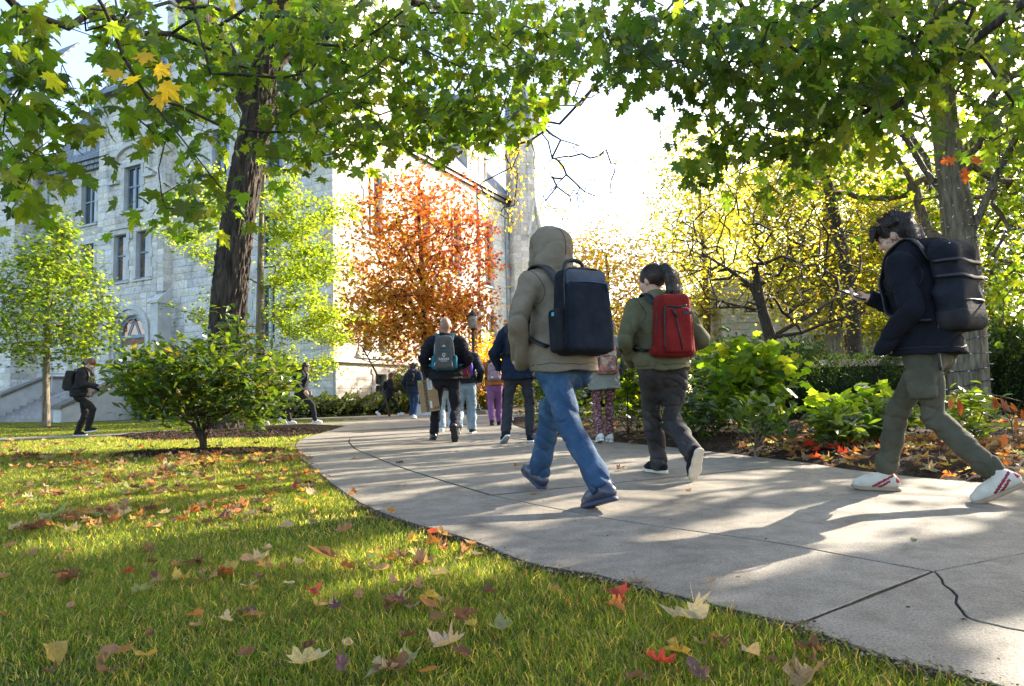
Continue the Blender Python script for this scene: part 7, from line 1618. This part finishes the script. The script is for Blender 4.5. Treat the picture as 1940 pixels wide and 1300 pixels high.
# ================================================================ GRASS, CHIPS AND FALLEN LEAVES
def lawn_ok(x, y, margin=0):
    ok = np.ones(len(x), bool)
    for q in PAVED: ok &= ~inpoly(x, y, q)
    for q, _ in BEDS: ok &= ~inpoly(x, y, q)
    cx = (x - C0[0]) * NL[0] + (y - C0[1]) * NL[1]; cz = (x - C0[0]) * NR[0] + (y - C0[1]) * NR[1]
    return ok & ((cx > .1) | (cz > .1))
gr = np.random.default_rng(400); GV, GT, GC = [], [], []; gb = 0
def blades(d0, d1, dens, h0, h1, w, seg):
    global gb
    A = 1.62 * (d1 * d1 - d0 * d0) / 2; n = int(A * dens); d = np.sqrt(gr.uniform(d0 * d0, d1 * d1, n)); x = d * gr.uniform(-.92, .70, n); y = d
    ok = lawn_ok(x, y); x, y = x[ok], y[ok]; n = len(x)
    pn = np.sin(x * 2.1 + 1.3 * np.sin(y * 1.7)) + np.sin(y * 2.9 + x * 1.1 + 2) + .7 * np.sin(x * 6.3 - y * 4.1)
    bare = gr.random(n) < np.clip(-.28 * pn - .05, 0, .75) ; x, y, pn = x[~bare], y[~bare], pn[~bare]; n = len(x)
    h = gr.uniform(h0, h1, n) * (1 + .10 * pn); a = gr.uniform(0, 6.283, n); le = gr.uniform(.2, 1.25, n) * h; ww = w * gr.uniform(.7, 1.3, n)
    b = gr.uniform(0, 6.283, n); sx, sy = np.cos(b) * ww / 2, np.sin(b) * ww / 2; z0 = np.full(n, -.032)
    tx, ty = x + np.cos(a) * le, y + np.sin(a) * le; h = np.sqrt(np.maximum(h * h - (le * .6) ** 2, (.35 * h) ** 2))
    cols = palette(gr, [(.07, .112, .018), (.098, .142, .024), (.05, .082, .016), (.17, .16, .052), (.27, .22, .12)], [5, 4.5, 5, 2.4, 3.2], n, .2)
    if seg == 2:
        mx, my = x + np.cos(a) * le * .35, y + np.sin(a) * le * .35
        V = np.stack([np.stack([x - sx, y - sy, z0], 1), np.stack([x + sx, y + sy, z0], 1), np.stack([mx + sx * .8, my + sy * .8, z0 + h * .62], 1), np.stack([mx - sx * .8, my - sy * .8, z0 + h * .62], 1), np.stack([tx, ty, z0 + h], 1)], 1)
        T = np.array([(0, 1, 2), (0, 2, 3), (3, 2, 4)]); m = 5
    else:
        V = np.stack([np.stack([x - sx, y - sy, z0], 1), np.stack([x + sx, y + sy, z0], 1), np.stack([tx, ty, z0 + h], 1)], 1); T = np.array([(0, 1, 2)]); m = 3
    GV.append(V.reshape(-1, 3)); GT.append((T[None] + (gb + m * np.arange(n))[:, None, None]).reshape(-1, 3)); GC.append(np.repeat(cols, m, 0)); gb += n * m
blades(.9, 3.0, 26000, .018, .048, .0028, 2); blades(3.0, 6.0, 10500, .022, .048, .0042, 2); blades(6.0, 11, 3400, .035, .06, .008, 1); blades(11, 18, 1300, .035, .06, .014, 1); blades(18, 34, 420, .035, .06, .028, 1)
tag(obj('grass', mesh_np('grass', np.concatenate(GV), np.concatenate(GT), M['grass'], np.concatenate(GC))), 'short green lawn grass with some straw-coloured blades', 'grass', kind='stuff')
# bark chips in the beds
def chips(n, poly, zat, size, seed, name, label):
    r = np.random.default_rng(seed); lo, hi = poly.min(0), poly.max(0); x = r.uniform(lo[0], hi[0], n * 4); y = r.uniform(lo[1], hi[1], n * 4); k = inpoly(x, y, poly) & (y < 14); x, y = x[k][:n], y[k][:n]; m = len(x)
    pos = np.c_[x, y, zat(x, y) + r.uniform(.0, .012, m)]; a = r.uniform(0, 6.28, m)
    V, T, ow = leaf_arrays(T_SMALL, pos, np.c_[np.cos(a), np.sin(a), r.normal(0, .35, m)], np.c_[r.normal(0, .6, (m, 2)), np.ones(m)], r.uniform(*size, m)); c = palette(r, [(.06, .038, .025), (.10, .065, .042), (.03, .02, .014), (.16, .11, .075)], [4, 3, 3, 1], m)
    tag(obj(name, mesh_np(name, V, T, M['chip'], c[ow])), label, 'mulch', kind='stuff')
chips(26000, BED_R[0], BED_R[1], (.015, .05), 1, 'bark_chips', 'brown bark chips spread over the right planting bed')
chips(5000, BED_B[0], BED_B[1], (.015, .045), 2, 'bark_chips', 'dark bark chips in the ring under the round bush')
chips(7000, BED_T[0], BED_T[1], (.02, .06), 3, 'bark_chips', 'brown bark chips around the thick trunk')
# fallen leaves
def curl(tm, a, b, c): 
    out = []
    for V, T in tm:
        V = V.copy(); x, y = V[:, 0].copy(), V[:, 1] - .45
        if c > 0: V[:, 0] = np.sin(x * a * 1.8) / (a * 1.8); V[:, 2] = (1 - np.cos(x * a * 1.8)) / (a * 1.8) + b * y ** 2 + .25 * np.sin(9 * y + 5 * x) * np.abs(x) * .5
        else: q = x * .5 + y * .85; V[:, 2] = a * q ** 2 + .5 * b * x ** 2 + .12 * np.sin(11 * x + 7 * y) * (np.abs(x) + .1); V[:, 1] = .45 + y * (1 - .25 * abs(a) * np.abs(y))
        V[:, 2] += .05; out.append((V, T))
    return out
def jag(h, s_): 
    r = np.random.default_rng(s_); return [(x * r.uniform(.62, 1.12), y + r.uniform(-.05, .05)) for x, y in mirror(h)]
def fallen(h, c, k0):
    out = []
    for i, (a, b, cc) in enumerate(((1.4, .5, 1), (2.0, -.5, 1), (2.6, .5, 1), (1.4, .6, -1), (1.8, -.6, -1), (1.0, .9, -1), (3.2, .3, 1))): out += curl([fan2(jag(h, k0 + i), c)], a, b, cc)
    return out
F_MAPLE = fallen(MAPLE_H, (0, .22), 10); F_OAK = fallen(OAK_H, (0, .45), 20); F_OVAL = fallen([(x * 1.5, y) for x, y in OVAL_H], (0, .45), 30)
SH = {'maple': F_MAPLE, 'oak': F_OAK, 'oval': F_OVAL}
FC = {'tan': (.30, .19, .10), 'brown': (.17, .09, .05), 'cream': (.42, .34, .21), 'orange': (.38, .16, .045), 'red': (.30, .055, .035), 'yellow': (.42, .29, .07), 'pale green': (.26, .29, .12), 'dull purple': (.15, .08, .085)}
WT = {'tan': 9, 'brown': 8, 'cream': 3.5, 'orange': 3.0, 'red': .8, 'yellow': 2.2, 'pale green': 1.6, 'dull purple': .5}
fr_ = np.random.default_rng(500); L_ = []
def scatter(poly, n, place, w0, w1, clump=None):
    g_ = np.array([G(*q)[:2] for q in poly]) if poly[0][1] > 300 else np.array(poly); lo, hi = g_.min(0), g_.max(0); c = 0
    while c < n:
        if clump and L_ and fr_.random() < clump: q_ = L_[-int(fr_.integers(1, min(40, len(L_)) + 1))]; x, y = q_[0] + fr_.normal(0, .13), q_[1] + fr_.normal(0, .13)
        else: x, y = fr_.uniform(lo[0], hi[0]), fr_.uniform(lo[1], hi[1])
        if not inpoly(np.array([x]), np.array([y]), g_)[0]: continue
        onb = [z for q, z in BEDS if inpoly(np.array([x]), np.array([y]), q)[0]]
        onp = any(inpoly(np.array([x]), np.array([y]), q)[0] for q in PAVED)
        if place == 'lawn' and (onb or onp): continue
        if place == 'path' and not onp: continue
        if place == 'bed' and not onb: continue
        z = .012 if place == 'path' else (float(onb[0](np.array([x]), np.array([y]))[0]) + .015 if onb else .012)
        names = list(WT); col = names[fr_.choice(len(names), p=np.array(list(WT.values())) / sum(WT.values()))]
        sh = ['maple', 'oak', 'oval'][fr_.choice(3, p=[.5, .2, .3])]
        L_.append((x, y, z, col, sh, fr_.uniform(w0, w1) * .9 * (1.0 if sh != 'oval' else .9), place, None)); c += 1
scatter([(0, 860), (240, 858), (560, 862), (640, 925), (600, 960), (300, 980), (0, 1050)], 680, 'lawn', .06, .125, .6)
scatter([(0, 980), (700, 940), (1000, 1066), (700, 1090), (0, 1100)], 85, 'lawn', .06, .11, .5)
scatter([(0, 1090), (900, 1030), (1300, 1150), (1750, 1290), (0, 1299)], 90, 'lawn', .045, .09, .4)
scatter([(0, 835), (330, 835), (560, 845), (560, 862), (0, 862)], 60, 'lawn', .10, .16)
scatter([(600, 840), (1500, 900), (1900, 1000), (1000, 1060), (650, 940)], 10, 'path', .06, .10)
scatter([(560, 850), (640, 925), (760, 985), (720, 985), (600, 925), (565, 880)], 10, 'path', .08, .12)
scatter([(1380, 862), (1940, 925), (1940, 850), (1700, 845), (1400, 845)], 430, 'bed', .07, .14)
scatter([(1200, 830), (1940, 850), (1940, 800), (1500, 800), (1050, 815)], 260, 'bed', .08, .15)
for (px, py, col, sh, sz, lab, place) in ((1240, 1256, 'red', 'maple', .085, 'bright red maple leaf lying on the front lawn', 'lawn'), (1310, 1178, 'cream', 'maple', .13, 'large crumpled pale yellow leaf where lawn meets path', 'lawn'), (1530, 1278, 'tan', 'maple', .11, 'pointed tan maple leaf at the bottom right of the lawn', 'lawn'), (1212, 1104, 'cream', 'oak', .10, 'curled whitish leaf on the edge of the concrete path', 'lawn'), (1165, 1133, 'red', 'maple', .08, 'dull red leaf beside the whitish curled leaf', 'lawn'), (105, 1232, 'yellow', 'oval', .115, 'folded yellow-brown leaf at the bottom left', 'lawn'), (222, 1243, 'tan', 'oval', .11, 'broad tan leaf second from the bottom left corner', 'lawn'), (276, 1246, 'yellow', 'oval', .07, 'small yellow leaf touching the broad tan leaf', 'lawn'), (838, 1224, 'cream', 'maple', .105, 'pale two-horned curled leaf in the middle of the front lawn', 'lawn'), (625, 1150, 'cream', 'oval', .085, 'cream folded leaf lying next to a bright yellow scrap', 'lawn'), (606, 1147, 'yellow', 'maple', .06, 'bright yellow scrap of leaf on the lawn', 'lawn'), (750, 1145, 'dull purple', 'oak', .11, 'purplish many-pointed oak leaf in the sun patch', 'lawn'), (815, 1150, 'orange', 'oval', .08, 'glowing orange leaf right of the purplish oak leaf', 'lawn'), (1320, 1282, 'dull purple', 'oak', .10, 'greyish purple oak leaf near the bottom edge', 'lawn'), (610, 1056, 'brown', 'oval', .15, 'large upright brown leaf at the shade edge', 'lawn'), (590, 1255, 'cream', 'maple', .09, 'whitish curled leaf near the bottom centre of the lawn', 'lawn'), (645, 1265, 'dull purple', 'oak', .085, 'mauve lobed leaf beside the whitish curled leaf at the bottom', 'lawn'), (740, 1272, 'brown', 'oak', .09, 'rusty oak leaf at the bottom centre of the lawn', 'lawn'), (1350, 1117, 'tan', 'oval', .075, 'narrow tan leaf standing on the concrete path', 'path'), (1732, 1038, 'pale green', 'oval', .075, 'pale green leaf flat on the sunny concrete', 'path'), (1205, 848 , 'pale green', 'oak', .10, 'green leaf scrap on the path by the black jeans', 'path'), (945, 1188, 'pale green', 'maple', .09, 'greenish maple leaf on the front lawn', 'lawn'), (240, 938, 'pale green', 'oval', .22, 'large pale green leaf among the leaf drift', 'lawn'), (100, 982, 'pale green', 'oval', .2, 'long pale green leaf at the left of the leaf drift', 'lawn')):
    q = G(px, py); L_.append((q[0], q[1], .012, col, sh, sz, place, lab))
for i in range(11):
    q = G(1575 + fr_.uniform(-45, 45), 868 + fr_.uniform(-16, 10)); L_.append((q[0], q[1], float(BED_R[1](np.array([q[0]]), np.array([q[1]]))[0]) + .03 + .02 * fr_.random(), 'scarlet', 'maple', fr_.uniform(.10, .15), 'bed', None))
FC['scarlet'] = (.50, .06, .02)
q = G(1895, 892); L_.append((q[0], q[1], .05, 'yellow', 'maple', .14, 'bed', 'single golden leaf in the bed behind the right heel'))
def where(e):
    if e[6] == 'path': return 'on the concrete path'
    px_, py_, dz_ = proj((e[0], e[1], e[2]))
    if e[6] == 'bed': return 'in the right bed ' + ('at the far right' if px_ > 1800 else 'below the sunlit plants' if px_ > 1500 else 'near the black jeans')
    if py_ < 862: return 'on the far lawn beside the bush'
    if py_ < 985: return 'in the leaf drift ' + ('at the left edge of the lawn' if px_ < 200 else 'in front of the bush' if px_ < 430 else 'next to the path curve')
    row = 'middle' if py_ < 1110 else 'front'
    return 'on the %s lawn %s' % (row, 'at the left' if px_ < 330 else 'left of centre' if px_ < 660 else 'in the centre' if px_ < 990 else 'towards the path')
lab_ = lambda e: e[7] or ('%s%s %s leaf fallen %s' % ('large ' if e[5] > .115 else 'small ' if e[5] < .085 else '', e[3], {'maple': 'maple-shaped', 'oak': 'oak-shaped', 'oval': 'oval'}[e[4]], where(e).replace('in the leaf drift at the left edge of the lawn', 'in the drift at the far left')))
ds = np.array([e[5] / (proj((e[0], e[1], e[2]))[2]) * (1 if (lambda q: -5 < q[0] < 1945 and q[1] < 1305)(proj((e[0], e[1], e[2]))) else .01) * (50 if e[7] else 1) for e in L_]); order = np.argsort(-ds)
FLm = {}; RV, RT_, RC, rb_ = [], [], [], 0
for rank, i in enumerate(order):
    x, y, z, col, sh, sz, place, lab = L_[i]; tm = SH[sh]; v = int(fr_.integers(len(tm))); c = palette(fr_, [FC[col]], [1], 1, .14)[0]
    a = fr_.uniform(0, 6.28); tip = np.array([[math.cos(a), math.sin(a), fr_.normal(0, .12)]]); nor = np.array([[fr_.normal(0, .22), fr_.normal(0, .22), 1.0]])
    X, Yv, Z = frames(tip, nor); k_ = (sh, v)
    if rank < 300:
        if k_ not in FLm: FLm[k_] = mesh_np('fallen_leaf', tm[v][0] - [0, .5, 0], tm[v][1], M['leaf_dry'], np.ones(3))
        o = bpy.data.objects.new('fallen_leaf', FLm[k_]); COL.objects.link(o); m = np.eye(4); m[:3, 0] = X[0] * sz; m[:3, 1] = Yv[0] * sz; m[:3, 2] = Z[0] * sz; m[:3, 3] = (x, y, z + (.008 if place != 'lawn' else -.010)); o.matrix_world = Matrix(m.tolist()); o.color = (*[float(q) for q in c], 1)
        l = lab_(L_[i]); tag(o, l, 'leaf', None if lab else l.replace('leaf', 'leaves'))
    else:
        V, T, ow = leaf_arrays([(tm[v][0] - [0, .5, 0], tm[v][1])], np.array([[x, y, z + .008]]), tip, nor, np.array([sz])); RV.append(V); RT_.append(T + rb_); rb_ += len(V); RC.append(np.tile(c, (len(V), 1)))
tag(obj('leaf_litter', mesh_np('leaf_litter', np.concatenate(RV), np.concatenate(RT_), M['leaf_dry'], np.concatenate(RC))), 'drifts of small fallen autumn leaves over lawn and bed', 'leaves', kind='stuff')

# grit, seed cases and crushed leaf bits on the concrete
r = np.random.default_rng(600); n = 900; d = np.sqrt(r.uniform(1.2, 130, n)); x = d * r.uniform(-.35, .85, n); ok = inpoly(x, d, PATHPOLY); x, y = x[ok], d[ok]; n = len(x)
a = r.uniform(0, 6.28, n); V, T, ow = leaf_arrays(T_SMALL, np.c_[x, y, np.full(n, .004)], np.c_[np.cos(a), np.sin(a), r.normal(0, .1, n)], np.c_[r.normal(0, .2, (n, 2)), np.ones(n)], r.uniform(.006, .022, n))
tag(obj('path_grit', mesh_np('path_grit', V, T, M['chip'], palette(r, [(.10, .07, .04), (.20, .14, .07), (.05, .04, .03), (.24, .2, .1)], [3, 3, 3, 1], n)[ow])), 'tiny leaf crumbs and grit scattered over the concrete path', 'debris', kind='stuff')
# soil and clippings along the lawn edge of the path
e = np.array([q for s_ in strips for q in s_[0]]); e = bez(np.c_[e, np.zeros(len(e))], 40)[:, :2]; e = e[(e[:, 1] > .9) & (e[:, 1] < 9)]; k = r.integers(0, len(e), 5200); p = e[k] + r.normal(0, .018, (5200, 2)); a = r.uniform(0, 6.28, 5200)
V, T, ow = leaf_arrays(T_SMALL, np.c_[p, r.uniform(-.012, .004, 5200)], np.c_[np.cos(a), np.sin(a), r.normal(0, .25, 5200)], np.c_[r.normal(0, .5, (5200, 2)), np.ones(5200)], r.uniform(.005, .016, 5200))
tag(obj('edge_litter', mesh_np('edge_litter', V, T, M['chip'], palette(r, [(.14, .10, .06), (.24, .18, .10), (.08, .06, .04), (.30, .24, .14)], [4, 4, 2, 3], 5200)[ow])), 'dry soil crumbs and clippings along the lawn edge of the path', 'debris', kind='stuff')
